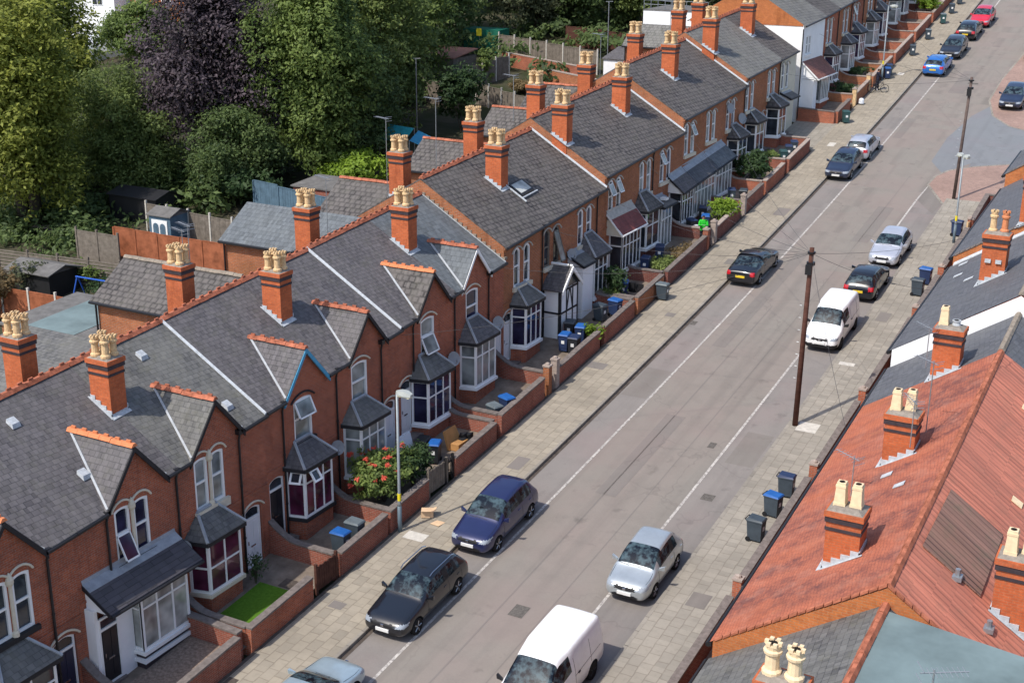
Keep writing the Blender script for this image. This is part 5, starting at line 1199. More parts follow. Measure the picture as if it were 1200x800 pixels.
    if kind!='van' :
        m=MB(); yb=L/2-cowl+.02; m.tube([(-.3*hw,yb,hoodz+.055),(.35*hw,yb-.05,hoodz+.085)],.012,4); m.tube([(.25*hw,yb,hoodz+.055),(.75*hw,yb-.06,hoodz+.07)],.012,4); m.build('wiper',M['trim'],R_)
    if roofrail:
        for q in (1,-1): m=MB(); m.tube([(q*hw*.66,L/2-rf-.1,H-.035),(q*hw*.68,L/2-rf-.3,H+.035),(q*hw*.68,-L/2+.8,H+.02),(q*hw*.66,-L/2+.6,H-.06)],.02,5); m.build('roof_rail',M['chrome'],R_)
    if kind=='van':
        for q in (1,-1):
            m=MB(); m.box(q*(hw-.01)-.02,q*(hw-.01)+.02,-L*.12,-L*.12+.12,.95,.99); m.build('sliding_door_handle',M['trim'],R_)
    m=MB(); m.box(-.06,.06,L/2-.02,L/2+.012,nose-.115,nose-.03); m.build('badge',M['chrome'],R_)
    return R_
car('silver-blue coupe at the bottom left corner, its bonnet facing up the street',.85,28.0,1,'silver_blue',4.45,1.80,1.38,'coupe',cowl=1.3,rf=2.1,hoodz=.92)
car('black estate car with chrome roof rail, nose downhill, nearest behind the silver-blue coupe',.76,34.6,-1,'black',4.45,1.80,1.48,'estate',cowl=1.36,rf=2.1,hoodz=.95,nose=.70,roofrail=True)
car('dark blue people carrier parked by the lamp post',.72,40.3,-1,'navy',4.3,1.76,1.62,'estate',cowl=1.12,rf=1.95,hoodz=1.02,belt=1.0,nose=.76)
car('black saloon with red tail lamps showing, alone on the left below the telegraph wires',.92,70.05,1,'black',4.6,1.80,1.42,'saloon',cowl=1.3,rf=2.1)
car('black hatchback nose downhill, tucked against a silver car',.72,89.35,-1,'dark_navy',4.15,1.76,1.48,'hatch')
car('silver estate parked right behind the black hatchback',.85,93.75,1,'pale_silver',4.1,1.72,1.48,'estate')
car('bright blue hatchback, tail towards the camera',1.1,116.5,1,'blue',4.2,1.80,1.44,'hatch')
car('dark car facing down the hill just above the bright blue one',1.25,122.0,-1,'graphite',4.3,1.80,1.45,'hatch')
car('black car with a yellow rear plate below the red one',1.35,128.3,1,'black',4.3,1.80,1.45,'hatch')
car('red hatchback near the top edge',1.65,132.8,-1,'red',4.1,1.80,1.48,'hatch')
car('large white panel van at the bottom edge with a dark windscreen',7.12,32.1,-1,'white',4.85,1.92,1.92,'van',cowl=1.05,hoodz=1.14,rf=1.98,belt=1.12,nose=.84,cat='van',wheel=.33,rim='trim')
car('small silver-grey hatchback just above the big white van',7.28,39.65,-1,'silver',3.72,1.69,1.52,'hatch',cowl=.98,rf=1.75,hoodz=.98,nose=.74,wheel=.29)
car('white high-roofed van beside the telegraph pole',7.35,63.25,-1,'white',4.3,1.80,1.86,'van',cowl=1.0,hoodz=1.08,rf=1.75,belt=1.06,nose=.80,cat='van',rim='trim')
car('black small hatchback with round red tail lamps behind the high-roofed van',7.4,70.0,1,'black',4.05,1.72,1.45,'hatch')
car('pale silver car facing downhill beyond the small black hatchback',7.35,75.3,-1,'pale_silver',4.2,1.74,1.45,'hatch',cowl=1.25,rf=2.0)
car('navy hatchback parked on the pink corner of the side road',8.55,108.7,-1,'dark_navy',4.1,1.76,1.46,'hatch')
car('white car cut by the right edge near the top',8.1,122.9,-1,'white_car',4.2,1.76,1.46,'hatch')
# ------------------------------------------------------------------ wheelie bins
def binmat(n,c): return plain(n,c,.5,.35,var=.18,nscale=3)
BM={'grey':binmat('bin_grey',(.045,.06,.075)),'black':binmat('bin_black',(.02,.022,.026)),'navy':binmat('bin_navy',(.02,.035,.09)),'teal':binmat('bin_teal',(.03,.075,.075)),'blue':binmat('bin_lid_blue',(.015,.10,.34)),'lgrey':binmat('bin_lid_grey',(.12,.145,.16))}
_bp={}
def make_bin(body,lid):
    R_=empty('wheelie_bin',(0,0,0)); m=MB(); a,b,c,d=.23,.27,.29,.35
    m.hexa([(-a,-c,.08),(a,-c,.08),(a,c,.08),(-a,c,.08),(-b,-c-.03,.95),(b,-c-.03,.95),(b,d,.95),(-b,d,.95)]); m.box(-b-.02,b+.02,-c-.05,d+.02,.90,.955)
    m.build('body',BM[body],R_)
    m=MB(); m.hexa([(-b-.025,-c-.06,.957),(b+.025,-c-.06,.957),(b+.025,d+.05,.957),(-b-.025,d+.05,.957),(-b+.02,-c-.02,1.02),(b-.02,-c-.02,1.02),(b-.03,d-.03,1.065),(-b+.03,d-.03,1.065)]); m.build('lid',BM[lid],R_)
    m=MB(); m.tube([(-.22,d+.09,.97),(.22,d+.09,.97)],.02,5); m.box(-.22,-.18,d,d+.1,.93,.98); m.box(.18,.22,d,d+.1,.93,.98); m.build('handle',BM['black'],R_)
    for q in (-1,1): m=MB(); m.lathe([(.1,-.03),(.1,.03)],(q*.25,c-.02,.1),10,0,'x'); m.build('wheel',M['tyre'],R_)
    m=MB(); m.box(-.09,.09,-c-.028,-c-.016,.5,.68); m.build('white_number_sticker',M['plate_white'],R_)
    return R_
def wbin(label,x,y,body='grey',lid='grey',rot=0.0,group='wheelie bins',dz=.12,s=.9):
    k=(body,lid)
    if k not in _bp: b=_bp[k]=make_bin(body,lid)
    else: b=copy_tree(_bp[k])
    dz=GZ if -5.9<x<-2.95 and not 93<y<99.8 else dz; b.location=(x,y,T(y)+dz); b.rotation_euler=(0,0,rot); b.scale=(s,s,s); tag(b,label,'wheelie bin',group); return b
BINS=[
 ('dark bin on the right pavement, nearest of the three beside the red-tiled eaves',10.1,43.6,'grey','grey',1.5),
 ('bright blue lidded bin in the middle of the three beside the red-tiled eaves',10.12,45.55,'grey','blue',1.4),
 ('dark bin farthest up of the three beside the red-tiled eaves',10.13,47.2,'grey','navy',1.6),
 ('blue lidded bin half hidden by the bottom slate eave',10.0,28.3,'navy','blue',1.5),
 ('dark bin nearer of the pair below the lamp mast on the right',10.12,69.9,'grey','grey',1.5),
 ('blue lidded bin farther of the pair below the lamp mast on the right',10.15,71.6,'navy','blue',1.5),
 ('navy bin alone against the wall beside the lamp mast',10.2,79.6,'navy','navy',1.5),
 ('blue lidded bin in the purple-curtained bay garden by the wall corner',-3.45,35.9,'grey','blue',1.57),
 ('grey lidded bin beside the blue one in the walled paved garden',-3.4,36.75,'grey','lgrey',1.57),
 ('big black bin with blue lid next to the leaning white board',-4.0,43.45,'black','blue',.3),
 ('black bin nearest the house wall beside the leaning white board',-4.65,43.55,'black','black',.2),
 ('grey lidded bin in the bare concrete forecourt',-3.4,47.6,'grey','lgrey',1.2),
 ('blue lidded bin beside the grey one in the bare concrete forecourt',-3.3,48.55,'navy','blue',1.2),
 ('black bin by the timbered porch, back one of a cluster of four',-4.5,57.4,'black','grey',.2),
 ('blue lidded bin at the back right of the cluster by the timbered porch',-3.75,57.1,'navy','blue',.2),
 ('blue lidded bin at the front left of the cluster by the timbered porch',-4.05,55.9,'navy','blue',.1),
 ('dark lidded bin at the front right of the cluster by the timbered porch',-3.45,55.75,'black','navy',.1),
 ('grey lidded bin under the lean-to bay, nearer the house',-4.0,60.0,'grey','grey',1.4),
 ('blue-grey lidded bin under the lean-to bay, nearer the road',-3.55,60.9,'navy','blue',1.4),
 ('grey bin standing alone on the pavement outside the orange wall corner',-2.3,64.4,'grey','lgrey',1.57),
 ('blue bin among the pot plants below the red canopy',-4.2,63.4,'navy','blue',.3),
 ('navy bin nearer of two in the overgrown garden',-4.55,67.2,'navy','navy',.2),
 ('navy bin farther of two in the overgrown garden',-4.5,69.2,'navy','navy',.3),
 ('bright blue lidded bin just behind the person in green',-3.9,75.0,'navy','blue',.3),
 ('black bin against the lean-to glazing behind the person in green',-4.6,76.4,'black','navy',.3),
 ('dark bin nearest the house behind the white plastic sack',-4.4,74.0,'black','navy',.9),
 ('dark bin left of the pair inside the pale-pier wall',-4.1,80.2,'grey','navy',.4),
 ('dark bin right of the pair inside the pale-pier wall, white mark on it',-3.35,80.3,'black','grey',.2),
 ('teal bin at the wall corner before the concrete drive',-3.5,89.0,'teal','teal',.5),
 ('dark bin second up by the concrete drive wall',-3.5,90.2,'grey','navy',.4),
 ('dark bin third up by the concrete drive wall',-3.45,91.3,'grey','navy',.4),
 ('green-teal bin at the corner of the white house wall',-2.2,100.2,'teal','teal',.5),
 ('blue lidded bin beside the far lamp post',-2.25,112.9,'navy','blue',.3),
 ('dark bin just behind the blue lidded one at the far lamp post',-2.35,113.9,'grey','navy',.3),
 ('square grey bin on the pavement left of the dark nose-down car',-1.95,120.4,'grey','grey',.3),
 ('grey bin on the pavement level with the yellow-plated car',-1.85,125.9,'grey','lgrey',.3),
 ('grey-green bin on the pavement left of the red car',-1.75,131.6,'teal','lgrey',.3),
 ('farthest grey bin beside the bright green bush',-1.75,135.4,'grey','grey',.3),
 ('dark bin at the top edge past the red car',-1.75,139.0,'grey','navy',.3),
]
for L_,x,y,b,l,r in BINS: wbin(L_,x,y,b,l,r)
# ------------------------------------------------------------------ leaves
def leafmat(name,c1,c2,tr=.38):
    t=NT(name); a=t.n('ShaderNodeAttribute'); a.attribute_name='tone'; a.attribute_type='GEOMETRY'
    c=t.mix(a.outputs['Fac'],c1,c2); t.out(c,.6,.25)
    tl=t.n('ShaderNodeBsdfTranslucent'); t.l(t.mix(.5,c,tuple(min(1,x*1.5) for x in c2)),tl.inputs['Color'])
    mx=t.n('ShaderNodeMixShader'); mx.inputs[0].default_value=tr; t.l(t.b.outputs[0],mx.inputs[1]); t.l(tl.outputs[0],mx.inputs[2])
    o=[n for n in t.t.nodes if n.type=='OUTPUT_MATERIAL'][0]; t.l(mx.outputs[0],o.inputs['Surface']); return t.mat
LM={'green':leafmat('leaves_green',(.045,.078,.02),(.205,.27,.072)),'yellow':leafmat('leaves_yellow_green',(.085,.108,.018),(.30,.325,.062)),'dark':leafmat('leaves_dark',(.034,.06,.022),(.135,.19,.062)),
 'purple':leafmat('leaves_copper',(.022,.016,.021),(.10,.075,.09),.15),'grey':leafmat('leaves_grey_green',(.045,.058,.03),(.13,.145,.075)),'lime':leafmat('leaves_lime',(.10,.17,.02),(.25,.36,.04)),'holly':leafmat('leaves_glossy_dark',(.02,.045,.015),(.065,.11,.04)),
 'red':leafmat('petals_red',(.5,.04,.03),(.75,.16,.10)),'dry':leafmat('leaves_dry',(.14,.105,.05),(.25,.18,.09)),'olive':leafmat('leaves_olive',(.05,.078,.022),(.205,.26,.075))}
M['bark']=plain('bark',(.075,.062,.05),.95,.1,var=.4,nscale=5,bump=.5); M['bark_dark']=plain('bark_dark',(.035,.03,.027),.95,.1,var=.4,nscale=5)
def leaf_cloud(name,blobs,n,size,mat,parent,seed=1,shell=.55,droop=.2,clump=.35,jit=.3):
    """many small leaf faces gathered in sprays on the outside of overlapping, uneven boughs.  blobs: (x,y,z,rx,ry,rz)"""
    r=np.random.default_rng(seed); B=np.array(blobs,float); vol=(B[:,3]*B[:,4]*B[:,5])**(2/3); p=vol/vol.sum()
    per=15; ns=max(1,n//per)
    bi=r.choice(len(B),ns,p=p); d=r.normal(size=(ns,3)); d/=np.linalg.norm(d,axis=1)[:,None]; d[:,2]=np.abs(d[:,2])*np.where(r.random(ns)<.74,1,-1)
    # ragged radius: each direction of each bough has its own reach
    ph=r.uniform(0,6.28,(len(B),3)); wob=1+.26*np.sin(3.1*d[:,0]+ph[bi,0])*np.cos(2.7*d[:,1]+ph[bi,1])+.20*np.sin(6.3*d[:,2]+5.1*d[:,0]+ph[bi,2])
    rad=(shell+(1-shell)*np.sqrt(r.random(ns)))*wob
    c=B[bi,:3]+d*B[bi,3:6]*rad[:,None]
    spray=r.normal(size=(ns,per,3))*clump; spray[:,:,2]*=.55
    P=(c[:,None,:]+spray).reshape(-1,3); N=len(P)
    bt=r.random(len(B))*.5; tone=np.clip(np.repeat(bt[bi]+r.random(ns)*.45+.02+.3*(rad-.7),per)+r.normal(size=N)*.2,0,1)  # outer sprays lighter, inner darker: lit clumps and shaded gaps put into colour
    nr=r.normal(size=(N,3))*.5+np.repeat(d,per,0)*.8+np.array([-.1,-.25,.5]); nr/=np.linalg.norm(nr,axis=1)[:,None]
    t=r.normal(size=(N,3)); t-=nr*(t*nr).sum(1)[:,None]; t/=np.linalg.norm(t,axis=1)[:,None]; b=np.cross(nr,t)
    s=size*(1-jit+2*jit*r.random(N))[:,None]
    V=np.empty((N,4,3)); V[:,0]=P-t*s; V[:,1]=P+b*s*.45+nr*s*.1; V[:,2]=P+t*s; V[:,3]=P-b*s*.45+nr*s*.1
    me=bpy.data.meshes.new(name); me.vertices.add(N*4); me.vertices.foreach_set('co',V.reshape(-1)); me.loops.add(N*4); me.loops.foreach_set('vertex_index',np.arange(N*4,dtype=np.int32))
    me.polygons.add(N); me.polygons.foreach_set('loop_start',np.arange(0,N*4,4,dtype=np.int32)); me.polygons.foreach_set('loop_total',np.full(N,4,dtype=np.int32))
    a=me.attributes.new('tone','FLOAT','FACE'); a.data.foreach_set('value',tone.astype(np.float32)); me.update(calc_edges=True); me.materials.append(LM[mat])
    o=bpy.data.objects.new(name,me); COL.objects.link(o); 
    if parent is not None: o.parent=parent
    return o
def tree(label,x,y,h,rx,mat,n=9000,size=.3,seed=1,trunk=.28,base=.25,ry=None,cat='tree',group='trees behind the gardens',bark='bark',nb=9,shell=.5,name='tree',multi=1,lean=(0,0),clump=.42,dz=0):
    r=random.Random(seed); H=empty(name,(x,y,T(y)+dz)); tag(H,label,cat,group); ry=ry or rx
    m=MB(); cz=h*(base+1)/2; tops=[]
    for k in range(multi):
        a=2*pi*k/max(1,multi); ox,oy=(cos(a)*trunk*1.2,sin(a)*trunk*1.2) if multi>1 else (0,0)
        m.tube([(ox,oy,-.3),(ox*1.3+lean[0]*.2,oy*1.3+lean[1]*.2,h*.25),(ox*2+lean[0]*.6,oy*2+lean[1]*.6,h*.5),(ox*3+lean[0],oy*3+lean[1],h*.78)],[trunk*1.25,trunk,trunk*.7,trunk*.2],8)
    bl=[]
    nb=int(nb*1.7)
    for k in range(nb):
        t=k/(nb-1); zz=h*(base+.08)+(h*(1-base)*.86)*((t*.83+r.uniform(-.05,.1))); w=sin(pi*min(.95,max(.12,(zz/h-base)/(1-base)*.82+.18)))
        a=k*2.4+r.uniform(-.5,.5); d=.68*w*r.uniform(.45,1.15); q=r.uniform(.26,.46)*max(.5,w)
        c=(lean[0]*zz/h+rx*d*cos(a),lean[1]*zz/h+ry*d*sin(a),zz); bl.append((*c,rx*q*r.uniform(.85,1.25),ry*q*r.uniform(.85,1.25),h*(1-base)*.19*r.uniform(.8,1.3)))
        s=max(h*.18,zz-h*.28); m.tube([(lean[0]*s/h,lean[1]*s/h,s),((c[0]+lean[0]*s/h)/2+r.uniform(-.2,.2),(c[1]+lean[1]*s/h)/2,(s+zz)/2+.3),c],[trunk*.42,trunk*.28,trunk*.08],6)
    bl.append((lean[0],lean[1],h*.9,rx*.35,ry*.35,h*.1))
    m.build('trunk',M[bark],H,smooth=True)
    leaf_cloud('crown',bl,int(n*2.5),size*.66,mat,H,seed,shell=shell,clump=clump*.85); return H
def shrub(label,x,y,h,r_,mat,n=900,size=.12,seed=1,cat='shrub',group='garden shrubs',ry=None,name='shrub',dz=.12,extra=None,clump=.14,shell=.45):
    dz=GZ if -5.9<x<-2.95 else dz
    r=random.Random(seed); H=empty(name,(x,y,T(y)+dz)); tag(H,label,cat,group); ry=ry or r_
    m=MB(); bl=[]
    for k in range(6):
        a=k*1.05+r.uniform(-.3,.3); d=.45 if k else 0; c=(r_*d*cos(a),ry*d*sin(a),h*r.uniform(.45,.72)); bl.append((*c,r_*.55,ry*.55,h*.33)); m.tube([(0,0,-.05),(c[0]*.5,c[1]*.5,h*.3),c],[.035,.025,.01],5)
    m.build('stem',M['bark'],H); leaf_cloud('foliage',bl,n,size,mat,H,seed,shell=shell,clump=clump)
    if extra: leaf_cloud(extra[0],[(b[0],b[1],b[2]+h*.08,b[3]*1.05,b[4]*1.05,b[5]) for b in bl],extra[2],extra[3],extra[1],H,seed+9,shell=.9,clump=.05)
    return H
# big trees behind the yards
tree('yellow-green tree with several thick stems at the left edge',-46.3,60.5,15.5,5.6,'yellow',20000,.24,11,.36,.12,multi=3,nb=15)
tree('second yellow-green tree, cut by the left edge of the photo',-55,64,15,5.8,'yellow',13000,.25,12,.4,.15,nb=13)
tree('yellow-green tree filling the top left corner behind the others',-60,75,14.5,5.5,'yellow',13000,.27,10,.4,.15,nb=13)
tree('wispy pale green young tree between the yellow-green one and the copper one',-46.2,68.8,9.2,4.6,'olive',6500,.2,13,.13,.16,multi=3,nb=10,shell=.2)
tree('copper tree with dark purple leaves',-41.0,73.4,17,5.4,'purple',20000,.23,14,.32,.08,bark='bark_dark',nb=14)
tree('mid green bushy tree below the copper-leaved tree',-44.2,68.6,5.2,3.4,'olive',7000,.2,15,.2,.06,nb=11)
tree('tallest broad light green tree right of the copper one',-34.0,76.0,17.5,4.8,'green',22000,.24,16,.38,.10,nb=17)
tree('tall green tree with yellowing top behind the tallest one',-36.5,86,15.5,5.0,'olive',16000,.26,17,.33,.1,nb=15)
tree('dark green tree low in front of the tallest one, over the blue-grey fence',-37.2,70.6,6.4,3.6,'dark',9000,.2,18,.22,.05,nb=11)
tree('dense deep green tree shading the blue tarpaulin',-33.6,79.5,9.0,4.2,'dark',11000,.22,19,.25,.05,nb=11)
tree('mid green tree at the back of the yards left of the green shed',-43.0,100,13.5,5.5,'green',13000,.28,20,.3,.1,nb=12)
tree('broad tree above the green shed at the top edge',-52,134,15,8.5,'green',13000,.34,21,.3,.1,nb=12)
tree('grey-green tree at the top edge over the plank fence',-39.5,121,11,5.0,'grey',12000,.3,22,.3,.1,nb=12)
tree('dark rounded tree at the top edge beside the grey-green one',-34.5,122.5,11,4.8,'dark',12000,.3,23,.3,.1,nb=12)
tree('olive tree at the top edge left of the white building',-29.5,124.5,11.5,4.8,'olive',11000,.3,24,.3,.1,nb=12)
tree('dark tree at the top edge directly behind the white building',-24,127,11.5,5.4,'dark',10000,.32,25,.3,.1,nb=11)
tree('dark green tree filling the gap behind the copper one',-44,92,13,5.0,'dark',11000,.3,26,.3,.08,nb=12)
tree('far green tree glimpsed behind the tallest tree',-48,112,16,7,'dark',12000,.34,27,.3,.1,nb=12)
tree('small bare-stemmed tree with thin foliage between the yellow-green trees',-51,75,7,3.5,'grey',3000,.2,28,.12,.25,multi=2,nb=8,shell=.2)
tree('leafy green tree at the top left in front of the far red house',-74,101,6,4.5,'green',7000,.3,29,.2,.1,nb=9)
# undergrowth, hedges and shrubs in the yards
def stuffleaves(name,blobs,n,size,mat,seed): 
    o=leaf_cloud(name,blobs,n,size,mat,None,seed,shell=.3,clump=.4); o['kind']='stuff'; return o
rr=random.Random(5)
stuffleaves('undergrowth',[(rr.uniform(-60,-36)-(yy-70)*.1,yy,T(yy)+rr.uniform(-.3,1.3),rr.uniform(1.6,3.2),rr.uniform(1.6,3.2),rr.uniform(.9,1.7)) for yy in [rr.uniform(66,98) for _ in range(75)]],20000,.24,'dark',31)
stuffleaves('undergrowth',[(rr.uniform(-53,-40),yy,T(yy)+rr.uniform(-.2,.9),rr.uniform(1.0,2.2),rr.uniform(1.0,2.0),rr.uniform(.6,1.2)) for yy in [rr.uniform(57.5,66) for _ in range(34)]],9000,.2,'dark',33)
stuffleaves('undergrowth',[(rr.uniform(-42,-17),yy,T(yy)+rr.uniform(-.3,.9),rr.uniform(1.3,2.6),rr.uniform(1.3,2.6),rr.uniform(.7,1.3)) for yy in [rr.uniform(114.5,132) for _ in range(46)]],9000,.26,'dark',35)
stuffleaves('undergrowth',[(rr.uniform(-85,-52),yy,T(yy)+rr.uniform(-.3,.9),rr.uniform(1.3,3),rr.uniform(1.3,3),rr.uniform(.7,1.6)) for yy in [rr.uniform(78,104) for _ in range(40)]],9000,.26,'olive',34)
stuffleaves('undergrowth',[(rr.uniform(-60,-26),yy,T(yy)+rr.uniform(0,1.5),rr.uniform(1.6,3.2),rr.uniform(1.6,3.2),rr.uniform(.9,1.7)) for yy in [rr.uniform(104,142) for _ in range(50)]],10000,.3,'dark',32)
shrub('large dark glossy evergreen behind the middle chimneys',-30.2,90.0,5.2,2.0,'holly',5000,.17,41,ry=2.0,dz=0,clump=.2)
shrub('yellow-green creeping shrub below the blue tarpaulin',-30.0,75.5,2.6,3.0,'lime',3800,.16,42,ry=2.4,dz=0,clump=.22)
shrub('dark bramble mound over the plank fence',-36.5,69.5,2.6,4.2,'holly',4000,.2,43,ry=2.0,dz=0,clump=.25)
shrub('lime green shrub beside the blue swing frame',-27.9,53.3,2.1,1.5,'lime',2400,.13,44,dz=0)
shrub('low green shrub under the blue swing frame',-31.0,53.0,1.3,1.9,'holly',1800,.13,45,dz=0)
shrub('dry brown-leaved shrub at the left edge by the orange fence',-35.6,48.0,3.0,1.8,'dry',1700,.14,46,dz=0,shell=.2)
shrub('pale grey twiggy shrub at the left edge above the slate stack',-36.8,51.8,2.2,1.4,'grey',900,.12,47,dz=0,shell=.2)
shrub('low mixed shrubs at the foot of the slatted fence',-34.8,54.5,1.1,2.2,'green',1700,.12,48,dz=0,ry=1)
shrub('small shrub in the far plank yard',-30.5,101.5,1.0,1.6,'dry',1500,.14,49,dz=0)
shrub('upright pale green sapling by the green shed',-35.5,103.2,3.0,.8,'green',900,.15,50,dz=0)
# front gardens
def flowering(): return shrub('tall green bush with red and coral blooms behind the brick wall',-4.1,39.8,2.1,1.2,'green',7500,.095,60,ry=1.55,name='flowering_bush',extra=('blossom','red',700,.08),clump=.12)
flowering()
shrub('rounded green half of the hedge right of the red blooms',-3.7,41.3,1.85,.8,'holly',3000,.08,61,ry=.95)
shrub('small yellow-green plant beside the four bins',-3.2,57.4,.9,.55,'lime',500,.09,62)
shrub('leafy climber in front of the red canopy bay',-4.4,62.8,1.9,.7,'holly',900,.11,63,ry=.6)
shrub('low pot plants along the wall below the red canopy',-4.6,62.3,.8,.9,'green',700,.09,64,ry=.4)
shrub('bare scrubby growth in the overgrown garden near the bins',-3.8,68.0,.6,.9,'olive',900,.1,65,ry=1.4)
shrub('dry weeds in the overgrown garden beside the wall',-3.5,70.3,.5,.8,'dry',800,.1,66,ry=1.5)
shrub('round lime green bush by the pale pier',-3.35,77.0,1.3,.95,'lime',1900,.1,67,ry=1.15)
shrub('leafy dark shrub in front of the brown bay roof',-4.0,84.0,2.2,1.3,'holly',2300,.13,68)
shrub('low green plants by the teal bin',-4.2,88.7,.9,.7,'green',500,.1,69)
shrub('small shrub behind the bicycle wall',-4.2,106.4,1.2,1.0,'holly',800,.12,70)
shrub('dark plants in the far lamp post garden',-4.3,111.8,.9,1.0,'holly',600,.12,71)
shrub('rounded bright green bush near the top edge',-3.6,133.6,2.0,1.3,'lime',1700,.15,72,ry=1.6)
shrub('small potted plant on the doorstep of the purple-curtained house',-5.1,32.9,1.3,.22,'holly',350,.06,73)
# lawn
lw=sheet('lawn',-5.0,-3.05,30.3,33.0,GZ+.02,M['ground']); 
t=NT('lawn_green'); v=t.uvr(rnd=0.0); f=t.ramp(t.noise(v,9,4,.7),.3,.7); t.out(t.mix(f,(.055,.125,.012),(.095,.20,.022)),.9,.1); lw.data.materials[0]=t.mat
sheet('gravel',-5.1,-3.0,25.7,29.3,GZ+.01,M['garden_gravel'])
patch('pavement_cover',quad(-3.9,33.35,.75,.55),GZ+.012,M['gutter']); patch('pavement_cover',quad(-3.35,33.3,.5,.8),GZ+.008,M['concrete_post'])
# ------------------------------------------------------------------ poles, lamps and wires
def pole(label,x,y,h,lean=(0,0),stub=False):
    H=empty('telegraph_pole',(x,y,T(y)+.1)); tag(H,label,'telegraph pole','telegraph poles'); m=MB(); m.tube([(0,0,-.3),(lean[0]*.5,lean[1]*.5,h*.5),(lean[0],lean[1],h)],[(.13 if not stub else .11),(.115 if not stub else .095),(.10 if not stub else .085)],10); m.build('post',M['wood_dark' if not stub else 'wood_pole'],H,smooth=True)
    m=MB(); m.lathe([(.18,h-.75),(.18,h-.62),(.1,h-.62)],(lean[0],lean[1],0),10); m.build('terminal_ring',M['black_plastic'],H); m=MB(); m.lathe([(.17,h-.25),(.17,h-.17),(.12,h-.17)],(lean[0],lean[1],0),10); m.build('wire_ring',M['black_plastic'],H); m=MB(); m.box(lean[0]-.17,lean[0]+.1,lean[1]-.22,lean[1]-.1,h-1.15,h-.72); m.build('terminal_box',M['black_plastic'],H)
    m=MB()
    for k in range(7): m.tube([(-.14+lean[0]*k*.06,.0,2.2+k*.55),(-.24+lean[0]*k*.06,.0,2.2+k*.55)],.012,4); 
    m.build('step_iron',M['grey_metal'],H); return H
M['wood_pole']=plain('greyed_pole',(.115,.085,.075),.9,.1,var=.3,nscale=4)
P1=pole('dark telegraph pole standing on the right pavement in front of the red roofs',8.62,53.2,8.05,(.1,.1))
P2=pole('telegraph pole on the pink corner of the side road',8.7,86.1,7.7,(.25,.1),stub=True)
def lamp(label,x,y,h,az,arm=.3,head=.62,double=False,tilt=(0,0)):
    H=empty('street_lamp',(x,y,T(y)+.12)); tag(H,label,'street lamp','street lamps'); m=MB(); m.tube([(0,0,-.2),(0,0,1.1)],.085,10); m.build('base',M['lamp_blue'],H,smooth=True)
    m=MB(); m.tube([(0,0,1.1),(0,0,1.2),(tilt[0],tilt[1],h)],[.085,.06,.05],10); d=(cos(az),sin(az)); m.tube([(tilt[0],tilt[1],h),(tilt[0]+d[0]*arm,tilt[1]+d[1]*arm,h+.06)],.03,8); m.build('post',M['lamp_grey'],H,smooth=True)
    m=MB(); m.tube([(0,0,1.32),(0,0,1.62)],.072,10); m.build('yellow_band',M['yellow'],H)
    for q in ((1,-1) if double else (1,)):
        m=MB(); o=Vector((tilt[0]+d[0]*arm*q,tilt[1]+d[1]*arm*q,h+.05)); u=Vector((d[0]*q,d[1]*q,0)); s=Vector((-d[1],d[0],0)); rows=[(-.12,.07,.05),(.05,.17,.10),(head*.55,.19,.12),(head,.10,.05)]
        pts=[]
        for (a,w,t_) in rows:
            c=o+u*a
            pts+= [c-s*w+Vector((0,0,-.05)),c+s*w+Vector((0,0,-.05)),c+s*w*.7+Vector((0,0,t_)),c-s*w*.7+Vector((0,0,t_))]
        F=[(0,1,2,3),(15,14,13,12)]
        for k in range(3):
            b=k*4; F+=[(b,b+4,b+5,b+1),(b+1,b+5,b+6,b+2),(b+2,b+6,b+7,b+3),(b+3,b+7,b+4,b)]
        m.add(pts,F); l=m.build('lantern',M['lamp_head'],H)
        m=MB(); pts=[tuple(o+u*a+s*w*.85*e+Vector((0,0,z))) for z in (-.055,-.12) for a,w,e in ((.03,.17,-1),(.03,.17,1),(head*.9,.13,1),(head*.9,.13,-1))]; m.hexa([pts[i] for i in (4,5,6,7,0,1,2,3)]); m.build('diffuser',M['lamp_glass'],l)
    return H
M['lamp_blue']=plain('lamp_base_blue_grey',(.10,.14,.17),.5,.4,var=.12); M['lamp_grey']=plain('lamp_grey',(.24,.27,.29),.5,.4,metal=.3,var=.12); M['yellow']=plain('yellow_band',(.75,.62,.03),.5,.3,var=.06); M['lamp_head']=plain('lamp_head',(.36,.38,.36),.5,.3,var=.12); M['lamp_glass']=plain('lamp_diffuser',(.62,.60,.45),.3,.4,var=.08)
lamp('grey street lamp with yellow band beside the flowering bush',-2.5,38.45,5.75,-.15,.12,.62)
lamp('slim street lamp with a yellow band near the far twin bins',-2.55,112.3,6.0,0,.25,.5)
lamp('tall double-headed lamp mast rising past the pair of right-hand bins',10.28,78.4,5.1,2.4,.16,.34,True)
def wire(label,a,b,sag=.5,r=.008,group='overhead telephone wires'):
    a,b=Vector(a),Vector(b); m=MB(); m.tube([tuple(a.lerp(b,k/14)+Vector((0,0,-4*sag*(k/14)*(1-k/14)))) for k in range(15)],r,4); o=m.build('telephone_wire',M['wire'],None); tag(o,label,'wire',group); return o
M['wire']=plain('wire',(.05,.048,.05),.6,.3)
top1=(8.72,53.3,T(53.2)+7.9); top2=(8.95,86.2,T(86.1)+7.6)
for yy in (43.7,52.4,58.0,64.0,70.0,76.5,82.5): wire('overhead telephone wire to an eave of the left-hand terrace',top1,(FX+.1,yy,T(yy)+5.6),.55)
for yy in (42.5,58,66): wire('overhead telephone wire to an eave of the right-hand terrace',top1,(QX,yy,T(yy)+5.2),.3)
for yy in (92.5,104,112,119): wire('overhead telephone wire from the side-road pole to the left-hand terrace',top2,(FX+.1,yy,T(yy)+5.7),.5)
